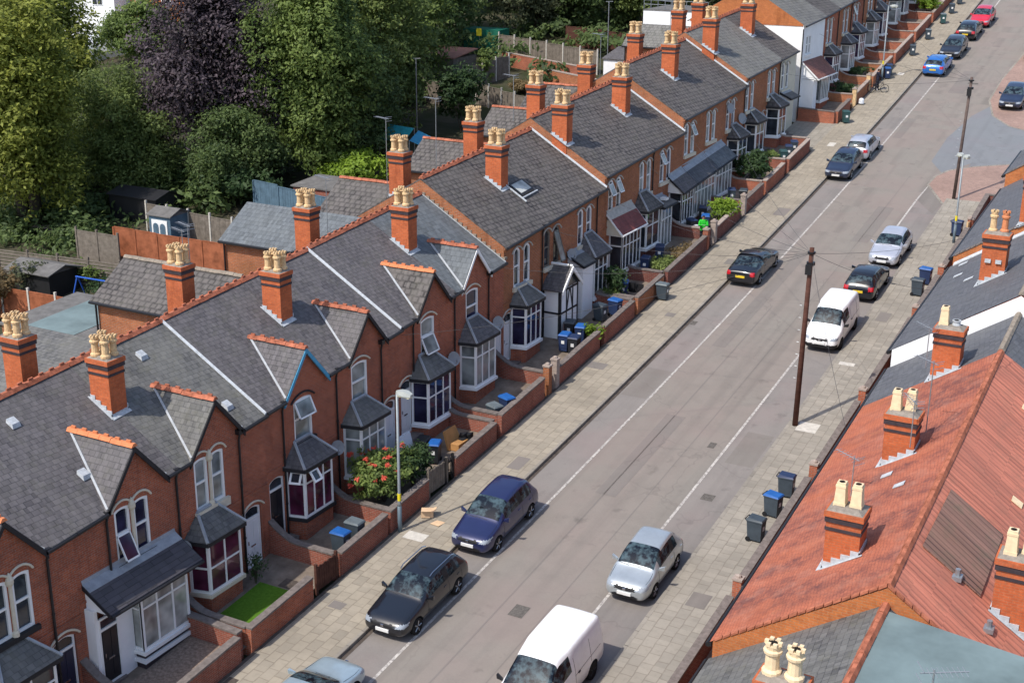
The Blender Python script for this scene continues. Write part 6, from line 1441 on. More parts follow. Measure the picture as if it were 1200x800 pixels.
# ------------------------------------------------------------------ odds and ends in the front gardens
M['board_white']=plain('white_board',(.6,.63,.66),.6,.3,var=.1); M['cardboard']=plain('cardboard',(.42,.22,.085),.85,.1,var=.2); M['sack_white']=plain('white_plastic_sack',(.72,.74,.78),.4,.4,var=.1); M['card_pale']=plain('pale_card',(.62,.43,.27),.8,.1,var=.12)
def thing1(name,label,cat,mb,mat,loc,rz=0,group=None): o=mb.build(name,mat,None,loc,rz); tag(o,label,cat,group); return o
m=MB(); m.hexa([(0,0,0),(.06,0,0),(.06,1.0,0),(0,1.0,0),(-.42,.1,1.35),(-.37,.1,1.35),(-.37,1.1,1.35),(-.42,1.1,1.35)]); thing1('board','white board propped under the dark-glazed bay','board',m,M['board_white'],(-4.75,42.2,T(42.4)+GZ))
m=MB(); m.hexa([(0,0,0),(.1,0,0),(.1,1.1,0),(0,1.1,0),(-.3,.1,.75),(-.2,.1,.8),(-.2,1.0,.8),(-.3,1.0,.75)]); m.box(.1,.5,.1,.9,0,.3); thing1('cardboard_sheet','flattened brown cardboard among clutter by the black bins','cardboard',m,M['cardboard'],(-4.0,44.5,T(44.9)+GZ))
rr=random.Random(4); m=MB()
for k in range(7): x,y,z=rr.uniform(-.35,.35),rr.uniform(-.4,.4),rr.uniform(0,.25); a=rr.uniform(.08,.18); m.hexa([(x-a,y-a,z),(x+a,y-a*.6,z),(x+a*.8,y+a,z),(x-a,y+a,z),(x-a*.5,y-a*.8,z+a*1.4),(x+a*.7,y-a,z+a*1.2),(x+a,y+a*.6,z+a*1.5),(x-a*.9,y+a*.5,z+a)])
thing1('junk_heap','small heap of dark junk and metal in front of the cardboard','junk',m,M['trim'],(-3.5,45.6,T(45.6)+GZ))
m=MB(); m.lathe([(.0,.0),(.32,.0),(.34,.03),(.26,.05),(.0,.05)],(0,0,0),14); thing1('hose_coil','coiled dark hose on the bare concrete forecourt','hose',m,M['trim'],(-4.3,50.2,T(50.2)+GZ))
def box_open(label,x,y,s,rz):
    R_=empty('cardboard_box',(x,y,T(y)+.125),rz); tag(R_,label,'box'); m=MB()
    m.box(-s,s,-s*.8,s*.8,0,s*1.1); m.build('carton',M['card_pale'],R_)
    m=MB(); m.hexa([(-s,-s*.8,s*1.1),(s,-s*.8,s*1.1),(s*.9,-s*1.3,s*1.35),(-s*.9,-s*1.3,s*1.35),(-s,-s*.8,s*1.12),(s,-s*.8,s*1.12),(s*.9,-s*1.3,s*1.37),(-s*.9,-s*1.3,s*1.37)]); m.hexa([(s,-s*.8,s*1.1),(s,s*.8,s*1.1),(s*1.5,s*.7,s*1.3),(s*1.5,-s*.7,s*1.3),(s,-s*.8,s*1.12),(s,s*.8,s*1.12),(s*1.5,s*.7,s*1.32),(s*1.5,-s*.7,s*1.32)]); m.build('flap',M['card_pale'],R_)
    return R_
box_open('open pale cardboard box on the pavement by the lamp post',-2.15,39.9,.24,.5)
m=MB(); m.prism([(-.22,-.2,0),(.2,-.24,0),(.26,.16,0),(-.12,.22,0)],(0,0,.012)); thing1('cardboard_scrap','flat scrap of cardboard on the pavement below the open box','cardboard',m,M['card_pale'],(-1.5,39.6,T(39.6)+.125))
m=MB(); rr=random.Random(9); m.lathe([(.05,0),(.3,.05),(.36,.25),(.25,.48),(.1,.6),(.14,.68)],(0,0,0),9); thing1('plastic_sack','white plastic sack behind the person in green','sack',m,M['sack_white'],(-4.0,73.75,T(73.75)+GZ))
m=MB(); m.lathe([(.2,0),(.26,.4),(.28,.42),(.24,.42),(.22,.36)],(0,0,0),12); thing1('plant_pot','terracotta pot by the blue bin under the red canopy','plant pot',m,M['pot_red'],(-4.15,62.55,T(62.5)+GZ))
m=MB(); m.lathe([(.05,0),(.22,.1),(.2,.4),(.12,.5)],(0,0,0),10); thing1('cement_bag','small white bag on the pavement by the orange wall of the white house','bag',m,M['sack_white'],(-2.35,105.2,T(105.2)+.12))
m=MB(); m.box(-.5,.5,-.03,.03,0,.5); m.box(-.25,.0,-.1,.1,.0,.55); thing1('black_sacks','dark bags slumped in the garden of the lone pavement bin','bags',m,M['trim'],(-3.9,64.3,T(64.3)+GZ))
m=MB(); m.box(-.35,.35,-.12,.12,0,.04); thing1('white_slab','white slab lying by the orange-cornered wall','slab',m,M['white_paint'],(-3.3,64.7,T(64.7)+GZ))
# ------------------------------------------------------------------ people and the bicycle
M['skin']=plain('skin',(.36,.19,.13),.6,.3,var=.05); M['hivis']=plain('green_jacket',(.03,.50,.04),.7,.2,var=.1); M['trousers']=plain('dark_trousers',(.018,.02,.028),.8,.2,var=.15); M['hair']=plain('dark_hair',(.015,.011,.01),.7,.2); M['dark_coat']=plain('dark_navy_coat',(.016,.018,.035),.8,.2,var=.2); M['shoe']=plain('shoe',(.012,.012,.013),.6,.3); M['paper']=plain('white_paper',(.8,.8,.78),.7,.2,var=.03)
def skinmesh(name,V,Eg,R,mat,parent,sub=1,root=0):
    me=bpy.data.meshes.new(name); me.from_pydata(V,Eg,[]); o=bpy.data.objects.new(name,me); COL.objects.link(o)
    sk=o.modifiers.new('k','SKIN'); d=me.skin_vertices[0].data
    for i,r in enumerate(R): d[i].radius=r if isinstance(r,tuple) else (r,r)
    d[root].use_root=True; sb=o.modifiers.new('s','SUBSURF'); sb.levels=sb.render_levels=sub
    evaluated(o); o.data.materials.clear(); o.data.materials.append(mat); o.data.polygons.foreach_set('use_smooth',np.ones(len(o.data.polygons),dtype=bool)); o.parent=parent; return o
def person(label,x,y,dz,rz,top,legs,pose):
    H=empty('person',(x,y,T(y)+dz),rz); tag(H,label,'person')
    # facing +x: hips, chest, neck, head; arms and legs with bends
    V=[(0,0,.95),(0.01,0,1.18),(.02,0,1.42),(.03,0,1.53),(.05,0,1.64),(.06,0,1.73)]; Eg=[(0,1),(1,2),(2,3),(3,4),(4,5)]; R=[(.15,.12),(.145,.11),(.16,.11),(.06,.06),(.085,.095),(.065,.075)]
    def chain(a,pts,rs):
        p=a
        for q,r in zip(pts,rs): V.append(q); R.append(r); Eg.append((p,len(V)-1)); p=len(V)-1
        return p
    for s in (-1,1):
        chain(0,[(.0,s*.10,.86),(.03+pose['step']*s,s*.11,.49),(-.01+pose['step']*s*1.4,s*.11,.09),(.14+pose['step']*s*1.4,s*.12,.045)],[.095,.065,.045,.04])
        a=pose['arm'][0 if s<0 else 1]
        w=chain(2,[(.02,s*.2,1.40),(.02+a[0],s*(.25),1.16),(.02+a[1],s*a[3],a[2])],[.065,.048,.034])
        wv=Vector(V[w]); el=Vector(V[w-1]); d=(wv-el).normalized(); sd=Vector((0,1,0)); sd=(sd-d*sd.dot(d)).normalized()
        palm=wv+d*.07; k=chain(w,[tuple(palm)],[(.03,.018)])
        for f,(o_,l_) in enumerate(((-.03,.065),(-.01,.078),(.01,.074),(.03,.058))): chain(k,[tuple(palm+sd*o_+d*l_*.6),tuple(palm+sd*o_*1.1+d*l_+Vector((0,0,-.012)))],[.0095,.008])
        chain(k,[tuple(palm-d*.03+sd*(-s)*.045),tuple(palm+d*.01+sd*(-s)*.06)],[.011,.009])
    b=skinmesh('body',V,Eg,R,M['skin'],H,2)
    # clothing follows the body
    bm=bmesh.new(); bm.from_mesh(b.data)
    for nm,test,mt,off in (('jacket',lambda p:.86<p.z<1.50 and not(abs(p.y)>.2 and False) ,M[top],.022),('trousers',lambda p:.10<p.z<.97 and abs(p.y)<.22,M[legs],.014),('shoes',lambda p:p.z<.12,M['shoe'],.012)):
        b2=bm.copy(); hz=[]
        bmesh.ops.delete(b2,geom=[f for f in b2.faces if not test(f.calc_center_median()) or (nm=='trousers' and f.calc_center_median().z>.8 and abs(f.calc_center_median().y)>.19) or (nm=='jacket' and (Vector(V[w-1])-f.calc_center_median()).length<0)],context='FACES')
        for v in b2.verts: v.co+=v.normal*off
        mm=bpy.data.meshes.new(nm); b2.to_mesh(mm); b2.free(); mm.materials.append(mt); mm.polygons.foreach_set('use_smooth',np.ones(len(mm.polygons),dtype=bool)); o=bpy.data.objects.new(nm,mm); COL.objects.link(o); o.parent=H
    b2=bm.copy(); bmesh.ops.delete(b2,geom=[f for f in b2.faces if not (f.calc_center_median().z>1.67 or (f.calc_center_median().z>1.58 and f.calc_center_median().x<.02))],context='FACES')
    for v in b2.verts: v.co+=v.normal*.016
    mm=bpy.data.meshes.new('hair'); b2.to_mesh(mm); b2.free(); mm.materials.append(M['hair']); o=bpy.data.objects.new('hair',mm); COL.objects.link(o); o.parent=H
    m=MB()
    for s in (-1,1): m.lathe([(.004,-.004),(.012,0),(.004,.006)],(.148,s*.034,1.665),6,0,'x')
    m.box(.135,.15,-.028,.028,1.588,1.597); m.build('eyes_and_mouth',M['hair'],H)
    m=MB(); m.hexa([(.13,-.017,1.615),(.168,-.013,1.615),(.168,.013,1.615),(.13,.017,1.615),(.135,-.008,1.665),(.145,-.006,1.665),(.145,.006,1.665),(.135,.008,1.665)]); 
    for s in (-1,1): m.hexa([(.03,s*.088,1.61),(.055,s*.088,1.61),(.055,s*.105,1.615),(.03,s*.105,1.615),(.03,s*.09,1.67),(.06,s*.09,1.67),(.06,s*.108,1.675),(.03,s*.108,1.675)])
    m.build('nose_and_ears',M['skin'],H); bm.free(); return H
ph=person('person in a bright green jacket looking at papers by the garden gate',-3.3,73.0,.2,-1.2,'hivis','trousers',dict(step=.05,arm=[(.08,.32,1.22,.12),(.10,.34,1.2,.1)]))
m=MB(); m.hexa([(.34,-.12,1.20),(.5,-.12,1.27),(.5,.12,1.27),(.34,.12,1.20),(.338,-.12,1.206),(.498,-.12,1.276),(.498,.12,1.276),(.338,.12,1.206)]); o=m.build('paper',M['paper'],None,(-3.3,73.0,T(73.0)+.2),-1.2); tag(o,'white paper held by the person in green','paper')
person('person in dark clothes standing over a bicycle by the far wall',-2.2,109.3,.12,.5,'dark_coat','trousers',dict(step=.1,arm=[(.12,.3,1.05,.2),(.12,.32,1.06,.2)]))
def bicycle(label,x,y,rz):
    H=empty('bicycle',(x,y,T(y)+.12),rz); tag(H,label,'bicycle')
    for xx in (-.52,.52):
        m=MB(); N=20
        m.tube([(xx+.33*cos(2*pi*k/N),0,.34+.33*sin(2*pi*k/N)) for k in range(N+1)],.022,6,caps=False); w=m.build('wheel',M['tyre'],H)
        m=MB(); m.tube([(xx,-.05,.34),(xx,.05,.34)],.03,6)
        for k in range(8): m.tube([(xx,0,.34),(xx+.32*cos(2*pi*k/8),0,.34+.32*sin(2*pi*k/8))],.006,4)
        m.build('rim',M['chrome'],w)
    m=MB(); s=(-.15,0,.88); bb=(-.08,0,.34); hd=(.36,0,.80)
    for a,b in ((s,bb),(bb,hd),(s,hd),((-.52,0,.34),bb),((-.52,0,.34),s),((.52,0,.34),hd),(hd,(.32,0,.98))): m.tube([a,b],.02,6)
    m.build('frame',M['dark_coat'],H); m=MB(); m.hexa([(-.3,-.08,.9),(0,-.03,.9),(0,.03,.9),(-.3,.08,.9),(-.28,-.07,.96),(0,-.02,.95),(0,.02,.95),(-.28,.07,.96)]); m.build('saddle',M['trim'],H)
    m=MB(); m.tube([(.28,-.3,1.0),(.34,-.1,1.0),(.34,.1,1.0),(.28,.3,1.0)],.015,5); m.build('handlebar',M['chrome'],H)
    m=MB(); m.tube([(-.08,-.14,.2),(-.08,-.08,.34),(-.08,.08,.34),(-.08,.14,.48)],.014,5); m.build('crank',M['chrome'],H); return H
bicycle('bicycle standing across the pavement by the orange wall',-1.95,108.7,.35)
# ------------------------------------------------------------------ the back yards behind the left-hand terrace
def fence(label,a,b,h,mat='wood_grey',post='concrete_post',step=1.85,style='v',gap=0,group='back yard fences',ph=.25,pw=.06,dz=0):
    """panel fence from a to b: boards and posts"""
    L=hypot(b[0]-a[0],b[1]-a[1]); u=((b[0]-a[0])/L,(b[1]-a[1])/L); n=max(1,round(L/step)); H=empty('fence',(a[0],a[1],T(a[1])+dz)); tag(H,label,'fence',group); rr=random.Random(int(L*91+a[0]))
    g=lambda s: T(a[1]+u[1]*s)-T(a[1])
    m=MB()
    for k in range(n):
        s0,s1=L*k/n+.06,L*(k+1)/n-.06; z=(g(s0)+g(s1))/2+rr.uniform(-.03,.03)
        if style=='v':
            w=.125; c=int((s1-s0)/w)
            for i in range(c):
                sa=s0+(s1-s0)*i/c; sb=s0+(s1-s0)*(i+1)/c-.006; o=rr.uniform(-.01,.01); hh=h+rr.uniform(-.02,.02)
                m.obox((0,0,0),(u[0],u[1],0),(-u[1],u[0],0),sa,sb,o-.012,o+.012,z-.1,z+hh)
        elif style=='h':
            c=int(h/.2)
            for i in range(c): m.obox((0,0,0),(u[0],u[1],0),(-u[1],u[0],0),s0,s1,-.015,.015,z+h*i/c,z+h*(i+1)/c-gap)
        else: m.obox((0,0,0),(u[0],u[1],0),(-u[1],u[0],0),s0,s1,-.02,.02,z-.1,z+h)
        m.obox((0,0,0),(u[0],u[1],0),(-u[1],u[0],0),s0,s1,-.035,.035,z+h+.0,z+h+.05)
    m.build('panel',M[mat],H)
    for k in range(n+1):
        s=L*k/n; m=MB(); m.obox((0,0,0),(u[0],u[1],0),(-u[1],u[0],0),s-pw,s+pw,-pw,pw,g(s)-.2,g(s)+h+ph); m.build('post',M[post],H)
    return H
fence('orange-stained panel fence with white concrete posts left of the flat-roofed outhouse',(-37.5,48.35),(-25.5,48.9),1.75,'wood_orange',style='p')
fence('grey slatted fence across the left yard behind the tarpaulin shelter',(-46,53.0),(-25.5,55.0),1.5,'wood_grey','wood_grey',2.4,'h',.07)
fence('weathered grey panel leaning beside the orange fence',(-38.9,57.4),(-35.4,57.4),1.8,'wood_grey','wood_grey',2,'p')
fence('bright orange fence running back from the grey panel',(-36.9,58.6),(-24.4,58.6),1.85,'wood_orange','wood_orange',1.8,'p',ph=.03)
fence('grey plank fence with pale posts behind the bright orange fence',(-38.5,63.2),(-24.8,62.0),1.75,'wood_grey','concrete_post',1.9,'v')
fence('tall blue-grey fence below the deep green trees',(-33.5,68.2),(-26.0,66.6),2.4,'wood_blue','wood_blue',2.2,'v',ph=0)
fence('dark wooden fence along the back of the tree line',(-46,99.5),(-32,95.0),1.8,'wood_grey','wood_grey',2,'v')
fence('high silvery plank fence at the back of the far yard',(-39.2,112.4),(-27.0,108.6),2.0,'wood_grey','concrete_post',2.3,'v')
fence('pale vertical fence in the middle of the far yards',(-33.2,97.6),(-26.6,94.6),1.7,'wood_grey','concrete_post',1.9,'v')
fence('short grey fence turning the corner of the far yard',(-36.0,101.2),(-34.6,106.0),1.9,'wood_grey','concrete_post',1.8,'v')
fence('grey fence along the left side of the far yard',(-36.2,101.0),(-33.4,97.8),1.8,'wood_grey','concrete_post',1.8,'v')
def yardwall(label,a,b,h,brick='brick_red'):
    L=hypot(b[0]-a[0],b[1]-a[1]); u=((b[0]-a[0])/L,(b[1]-a[1])/L,0); n=(-u[1],u[0],0); H=empty('yard_wall',(a[0],a[1],T(a[1]))); tag(H,label,'wall','back yard walls'); m=MB(); c=MB()
    dz=T(b[1])-T(a[1]); m.hexa([(0,0,-.3),(u[0]*L,u[1]*L,dz-.3),(u[0]*L+n[0]*.23,u[1]*L+n[1]*.23,dz-.3),(n[0]*.23,n[1]*.23,-.3),(0,0,h),(u[0]*L,u[1]*L,dz+h),(u[0]*L+n[0]*.23,u[1]*L+n[1]*.23,dz+h),(n[0]*.23,n[1]*.23,h)])
    k=.03; c.hexa([(-n[0]*k,-n[1]*k,h),(u[0]*L-n[0]*k,u[1]*L-n[1]*k,dz+h),(u[0]*L+n[0]*.26,u[1]*L+n[1]*.26,dz+h),(n[0]*.26,n[1]*.26,h),(-n[0]*k,-n[1]*k,h+.08),(u[0]*L-n[0]*k,u[1]*L-n[1]*k,dz+h+.08),(u[0]*L+n[0]*.26,u[1]*L+n[1]*.26,dz+h+.08),(n[0]*.26,n[1]*.26,h+.08)])
    m.build('wall',M[brick],H); c.build('coping',M['coping_pale'],H)
yardwall('red brick yard wall in front of the high silvery planks',(-37.2,109.4),(-26.0,105.8),1.2); yardwall('second red brick yard wall nearer the slate wings',(-30,103.6),(-21.5,100.6),1.6,'brick_orange'); yardwall('low brick wall behind the joined chimneys',(-24.5,97),(-20,95.6),1.5,'brick_red')
def outhouse(label,x0,x1,y0,y1,h,brick,roof,fall=.25,name='outhouse',teal=None,ov=.12,gable=False,door=False):
    z=T((y0+y1)/2); H=empty(name,(x0,y0,z)); tag(H,label,'outhouse' if name=='outhouse' else 'shed','sheds and outhouses'); W,D=x1-x0,y1-y0; m=MB(); m.box(0,W,0,D,-1,h-.08); m.build('wall',M[brick],H)
    m=MB()
    if gable:
        for a,b in ((-ov,D/2),(D+ov,D/2)): m.slab([(-ov,a,h-.05),(W+ov,a,h-.05),(W+ov,D/2,h+fall),(-ov,D/2,h+fall)],.06)
        m.prism([(0.02,0,h-.1),(0.02,D,h-.1),(0.02,D/2,h+fall-.07)],(W-.04,0,0))
    else: m.slab([(-ov,-ov,h),(W+ov,-ov,h),(W+ov,D+ov,h+fall),(-ov,D+ov,h+fall)],.09)
    r=m.build('roof',M[roof],H)
    if teal:
        m=MB(); f=lambda y:h+fall*(y+ov)/(D+2*ov)+.02; a,b=teal; m.slab([(a,.15,f(.15)),(b,.15,f(.15)),(b,D-.3,f(D-.3)),(a,D-.3,f(D-.3))],.015); m.build('roof_sheet',M['felt_teal'],r)
    if door:
        m=MB(); m.box(.25,W-.25,-.05,-.003,.05,h-.35); d=m.build('door',M['pvc'],H)
        for a in (.38,W/2+.05): m=MB(); pts=arch(a,a+W/2-.45,.35,h-.8,h-.55,6); m.prism([(p[1],-.07,p[2]) for p in pts],(0,.012,0)); m.build('door_pane',M['wood_blue'],d)
    return H
outhouse('single-storey outhouse with flat felt roof and a pale teal sheet on it',-27.5,-18.8,41.6,46.5,3.3,'brick_orange','felt_grey',.25,teal=(1.5,4.6))
outhouse('brick extension with slate monopitch behind the nearest far stack',-22.5,-15.2,34.0,38.4,4.6,'brick_orange','slate_worn',1.0)
outhouse('dark roofed lean-to at the left edge below the trees',-54,-49.3,55,58,2.2,'trim','felt_grey',.3,'shed')
outhouse('small blue shed with white arched double doors',-36.4,-34.6,61.2,63.0,1.9,'wood_blue','felt_grey',.35,'shed',gable=True,door=True)
outhouse('dark garden shed behind the blue-doored one',-42.8,-38.6,64.2,66.8,1.6,'trim','trim',.35,'shed',gable=True)
outhouse('low dark shed with junk against the blue-grey fence',-30.5,-26.5,68.6,71.5,2.1,'brick_dark','felt_grey',.2,'shed')
outhouse('small slate-roofed outhouse with white end wall in the far yard',-24.3,-21.3,104.0,107.2,2.5,'white_paint','slate_purple',.7)
outhouse('green metal container beside a yellow sign',-43.6,-39.6,113.2,115.2,2.0,'cont_green','cont_green',.05,'shed',ov=.01) if M.setdefault('cont_green',plain('container_green',(.012,.13,.085),.6,.3,var=.15)) else None
outhouse('old shed with rusty pink corrugated roof by the green container',-44.2,-39.4,104.2,108.4,1.5,'wood_grey','rust_roof',.5,'shed') if M.setdefault('rust_roof',plain('rusty_roof',(.34,.17,.125),.9,.1,var=.25,nscale=2)) else None
outhouse('long white flat-topped building behind the upper chimneys',-21.3,-15.6,105.2,110.0,6.3,'white_paint','felt_grey',.02,'outhouse',ov=.02)
# railing on the white building
R_=empty('roof_railing',(-21.3,105.3,T(107.6)+6.36)); tag(R_,'metal railing along the white flat-topped building','railing'); m=MB()
for z in (.35,.7): m.tube([(0,0,z),(5.7,0,z)],.03,5)
m.build('rail',M['grey_metal'],R_); m=MB()
for k in range(10): m.tube([(k*5.7/9,0,0),(k*5.7/9,0,.72)],.03,5)
m.build('uprights',M['grey_metal'],R_)
def sign(label,x,y,h,mat):
    H=empty('sign',(x,y,T(y))); tag(H,label,'sign'); m=MB(); m.tube([(0,0,0),(0,0,h)],.03,6); m.build('post',M['grey_metal'],H); m=MB(); m.box(-.28,.28,-.06,-.035,h-.75,h-.05); m.build('board',M[mat],H)
sign('yellow sign in front of the green container',-41.6,112.8,2.4,'yellow')
# blue tarpaulin canopies
M['tarp_blue']=plain('tarpaulin_blue',(.02,.19,.33),.5,.3,var=.12); M['tarp_teal']=plain('tarpaulin_teal',(.03,.26,.30),.5,.3,var=.12); M['swing_blue']=plain('swing_blue',(.02,.09,.42),.5,.3,var=.1)
def tarp(label,pts,mat,base):
    H=empty('tarpaulin',(0,0,0)); H.location=(pts[0][0],pts[0][1],base); tag(H,label,'tarpaulin','tarpaulin shelters'); o=pts[0]; n=6; m=MB()
    for i in range(n+1):
        for j in range(n+1):
            s,t=i/n,j/n; p=[(pts[0][k]*(1-s)+pts[1][k]*s)*(1-t)+(pts[3][k]*(1-s)+pts[2][k]*s)*t for k in (0,1,2)]; m.v.append((p[0]-o[0],p[1]-o[1],p[2]-.35*sin(pi*s)*sin(pi*t)))
    for i in range(n):
        for j in range(n): a=i*(n+1)+j; m.f.append((a,a+n+1,a+n+2,a+1)); m.m.append(0)
    m.build('sheet',M[mat],H,smooth=True); m=MB()
    for p in pts: m.tube([(p[0]-o[0],p[1]-o[1],-.3),(p[0]-o[0],p[1]-o[1],p[2])],.04,6)
    m.build('pole',M['grey_metal'],H)
tarp('teal tarpaulin shelter under the deep green tree',[(-31.4,80.2,2.0),(-28.9,79.6,2.0),(-29.1,81.4,2.8),(-31.7,82.0,2.8)],'tarp_teal',T(81))
tarp('blue tarpaulin shelter beside the teal one',[(-28.4,79.6,2.2),(-25.6,79.0,1.7),(-25.9,80.4,2.1),(-28.6,81.2,2.7)],'tarp_blue',T(81))
# tarpaulin garden shelter and swing
outhouse('garden shelter with drooping grey cover at the left edge',-38.2,-35.0,51.4,53.6,1.45,'trim','felt_grey',.35,'shed',gable=True,ov=.25)
H=empty('swing_frame',(-32.8,51.4,T(51.4))); tag(H,'blue metal swing frame among the shrubs','swing'); m=MB(); m.tube([(0,0,1.75),(4.6,.2,1.75)],.05,8); m.build('crossbar',M['swing_blue'],H)
for x in (0,4.6):
    for d in (-.7,.7): m=MB(); m.tube([(x,.1+d,0),(x,.1,1.75)],.04,6); m.build('leg',M['swing_blue'],H)
for x in (1.5,3.0):
    m=MB(); m.tube([(x-.2,.1,1.75),(x-.2,.1,.5)],.012,4); m.tube([(x+.2,.1,1.75),(x+.2,.1,.5)],.012,4); m.box(x-.25,x+.25,0,.2,.46,.5); m.build('swing_seat',M['trim'],H)
# timber and posts in the yards
rr=random.Random(3); m=MB()
for k in range(9): x=rr.uniform(-1.5,1.5); m.obox((0,0,rr.uniform(.0,.5)),(cos(k*.08),sin(k*.08),0),(-sin(k*.08),cos(k*.08),0),-2,2,x*.3,x*.3+.15,.0,.05)
thing1('timber_pile','loose pale timber lengths under the thick-stemmed tree','timber',m,M['wood_grey'],(-44.5,60.3,T(60.3)))
def mast(label,x,y,h): 
    H=empty('aerial_mast',(x,y,T(y))); tag(H,label,'mast','masts and poles in the yards'); m=MB(); m.tube([(0,0,0),(0,0,h)],.045,6); m.build('post',M['grey_metal'],H); m=MB(); m.tube([(-.3,0,h-.05),(.35,.1,h-.02)],.03,5); m.build('arm',M['grey_metal'],H)
fence('dark close-boarded fence under the trees beyond the silvery planks',(-34.5,117.5),(-19.5,114.0),1.8,'wood_dark','wood_dark',2.2,'v',ph=.05)
mast('slim pale pole rising in front of the deep green trees',-31.8,86.0,6.6); mast('lamp pole at the top edge behind the far yard',-27.8,112.5,5.5)
# aerials on the left roofs
for k,(key,x,y,dz,h,az) in enumerate((('H4',-6.3,-.9,2.0,3.1,.2),('H5',-6.6,4.2,2.0,2.6,.3),('H3',-6.9,3.9,2.2,2.6,.25),('H8',-6.6,.9,3.0,2.6,.4),('H7',-7.2,1.0,1.9,3.4,.3),('H10',-6.5,1.5,3.3,1.4,.3),('H13',-6.4,1.5,3.0,1.5,.2),('H16',-6.5,2.0,3.0,1.5,.3))):
    h_=HOUSES[key]; e=eave(BL,h_.location.y+max(0.1,y))-h_.location.z if eave(BL,h_.location.y+max(.1,y)) else 6; aerial(h_,x,y,e+dz-1.2,h+1.2,az+2.6)
# mast aerial standing over the teal dormer
H=empty('television_aerial',(19.6,25.4,9.6)); tag(H,'television aerial on a mast over the teal flat roof','aerial'); m=MB(); m.tube([(0,0,-1.4),(0,0,1.3)],.022,6); m.build('mast',M['grey_metal'],H)
m=MB(); d=Vector((.86,.5,.02)); s=Vector((-.5,.86,0)); c=Vector((0,0,1.22)); m.tube([tuple(c-d*.3),tuple(c+d*.75)],.016,5)
for k in range(8): p=c+d*(-.1+.11*k); m.tube([tuple(p-s*.2),tuple(p+s*.2)],.009,4)
for z in (-.15,.15): p=c-d*.3+Vector((0,0,z)); m.tube([tuple(p-s*.22),tuple(p+s*.22)],.012,4)
m.build('array',M['grey_metal'],H)
# ------------------------------------------------------------------ far houses beyond the trees, top left
def far_house(label,x,y,W,D,h,wall,roof,rise=2.6,base=0,rz=0,wins=()):
    H=empty('far_house',(x,y,T(y)+base),rz); tag(H,label,'house','houses beyond the trees'); m=MB(); m.box(0,W,0,D,-3,h); m.prism([(.03,.02,h),(.03,D-.02,h),(.03,D/2,h+rise)],(W-.06,0,0)); m.build('wall',M[wall],H)
    m=MB()
    for a,b in ((-.2,D/2),(D+.2,D/2)): m.slab([(-.15,a,h-.1),(W+.15,a,h-.1),(W+.15,D/2,h+rise),(-.15,D/2,h+rise)],.1)
    m.build('roof',M[roof],H)
    for (a,z,w,hh) in wins:
        m=MB(); m.box(a,a+w,-.06,-.003,z,z+hh); f=m.build('window',M['pvc'],H); m=MB(); m.box(a+.08,a+w/2-.04,-.075,-.062,z+.08,z+hh-.08); m.box(a+w/2+.04,a+w-.08,-.075,-.062,z+.08,z+hh-.08); m.build('glass',M['glass'],f)
far_house('red brick house beyond the trees beside a white one',-81.5,107.5,7.5,9,7.6,'brick_parapet','slate_purple',wins=((.8,4.2,1.3,1.5),(4.4,4.2,1.3,1.5),(.8,1.2,1.3,1.5)))
far_house('white rendered house at the top edge beyond the yellow-green trees',-90.5,105.5,8.6,9,7.4,'white_paint','tile_brown',wins=((5.5,4.4,1.5,1.4),(1.5,4.4,1.5,1.4)))
far_house('farther red house hidden among the treetops',-70,140,14,9,7,'brick_red','slate_purple',wins=((2,4,1.3,1.5),(6,4,1.3,1.5)))
m=MB(); rr=random.Random(8)
for k in range(6): a=2*pi*k/6; m.tube([(1.6*cos(a),1.6*sin(a),0),(1.2*cos(a),1.2*sin(a),2.2)],.03,5)
H=empty('polytunnel',(-82.5,99.5,T(99.5))); tag(H,'white plastic tunnel below the far red house','polytunnel'); m=MB(); N=10
pts=[(1.9*cos(pi*k/N),2.4*sin(pi*k/N)) for k in range(N+1)]
for k in range(N): m.poly([(pts[k][0],0,pts[k][1]),(pts[k+1][0],0,pts[k+1][1]),(pts[k+1][0]+2,7,pts[k+1][1]+.9),(pts[k][0]+2,7,pts[k][1]+.9)])
m.poly([(p[0],0,p[1]) for p in pts]); m.build('cover',M['sack_white'],H)
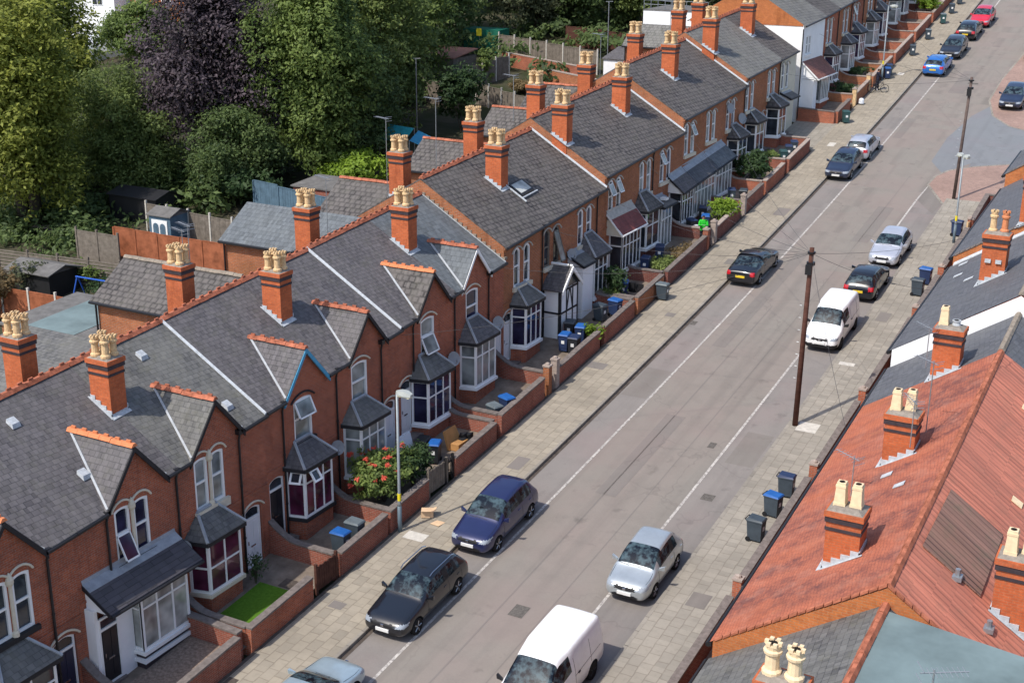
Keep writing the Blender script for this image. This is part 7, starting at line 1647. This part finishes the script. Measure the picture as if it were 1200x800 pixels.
# ------------------------------------------------------------------ camera, sun and sky
cam=bpy.data.cameras.new('camera'); co=bpy.data.objects.new('camera',cam); COL.objects.link(co); SC.camera=co
th,roll,yaw=3.22644920e-01,7.03261719e-03,-4.95143845e-01
F=Vector((sin(yaw)*cos(th),cos(yaw)*cos(th),-sin(th))); Rr=Vector((cos(yaw),-sin(yaw),0)); U=Rr.cross(F)
R2=Rr*cos(roll)+U*sin(roll); U2=-Rr*sin(roll)+U*cos(roll)
co.matrix_world=Matrix(((R2.x,U2.x,-F.x,23.1493945),(R2.y,U2.y,-F.y,0),(R2.z,U2.z,-F.z,26.1408118),(0,0,0,1)))
cam.sensor_width=36; cam.lens=1537.66721*36/1200; cam.clip_start=.5; cam.clip_end=3000
SUN_EL,SUN_AZ=radians(53),atan2(-.41,-.91)
sl=bpy.data.lights.new('sun','SUN'); so=bpy.data.objects.new('sun',sl); COL.objects.link(so); sl.energy=2.95; sl.angle=radians(.55); sl.color=(1.0,.94,.85)
d=Vector((sin(SUN_AZ)*cos(SUN_EL),cos(SUN_AZ)*cos(SUN_EL),sin(SUN_EL))); so.rotation_euler=d.to_track_quat('Z','Y').to_euler(); so.location=d*100
W=bpy.data.worlds.new('World'); SC.world=W; W.use_nodes=True; nt=W.node_tree; bg=nt.nodes['Background']; sk=nt.nodes.new('ShaderNodeTexSky'); sk.sky_type='NISHITA'; sk.sun_disc=False; sk.sun_elevation=SUN_EL; sk.sun_rotation=SUN_AZ%(2*pi); sk.dust_density=1.5
nt.links.new(sk.outputs[0],bg.inputs['Color']); bg.inputs['Strength'].default_value=.15
SC.view_settings.view_transform='Standard'; SC.view_settings.look='None'; SC.view_settings.gamma=1; SC.view_settings.exposure=.56; SC.view_settings.use_curve_mapping=False
SC.cycles.max_bounces=5; SC.cycles.diffuse_bounces=3; SC.cycles.glossy_bounces=3; SC.cycles.transmission_bounces=3; SC.cycles.transparent_max_bounces=6; SC.cycles.use_denoising=True; SC.cycles.sample_clamp_indirect=4
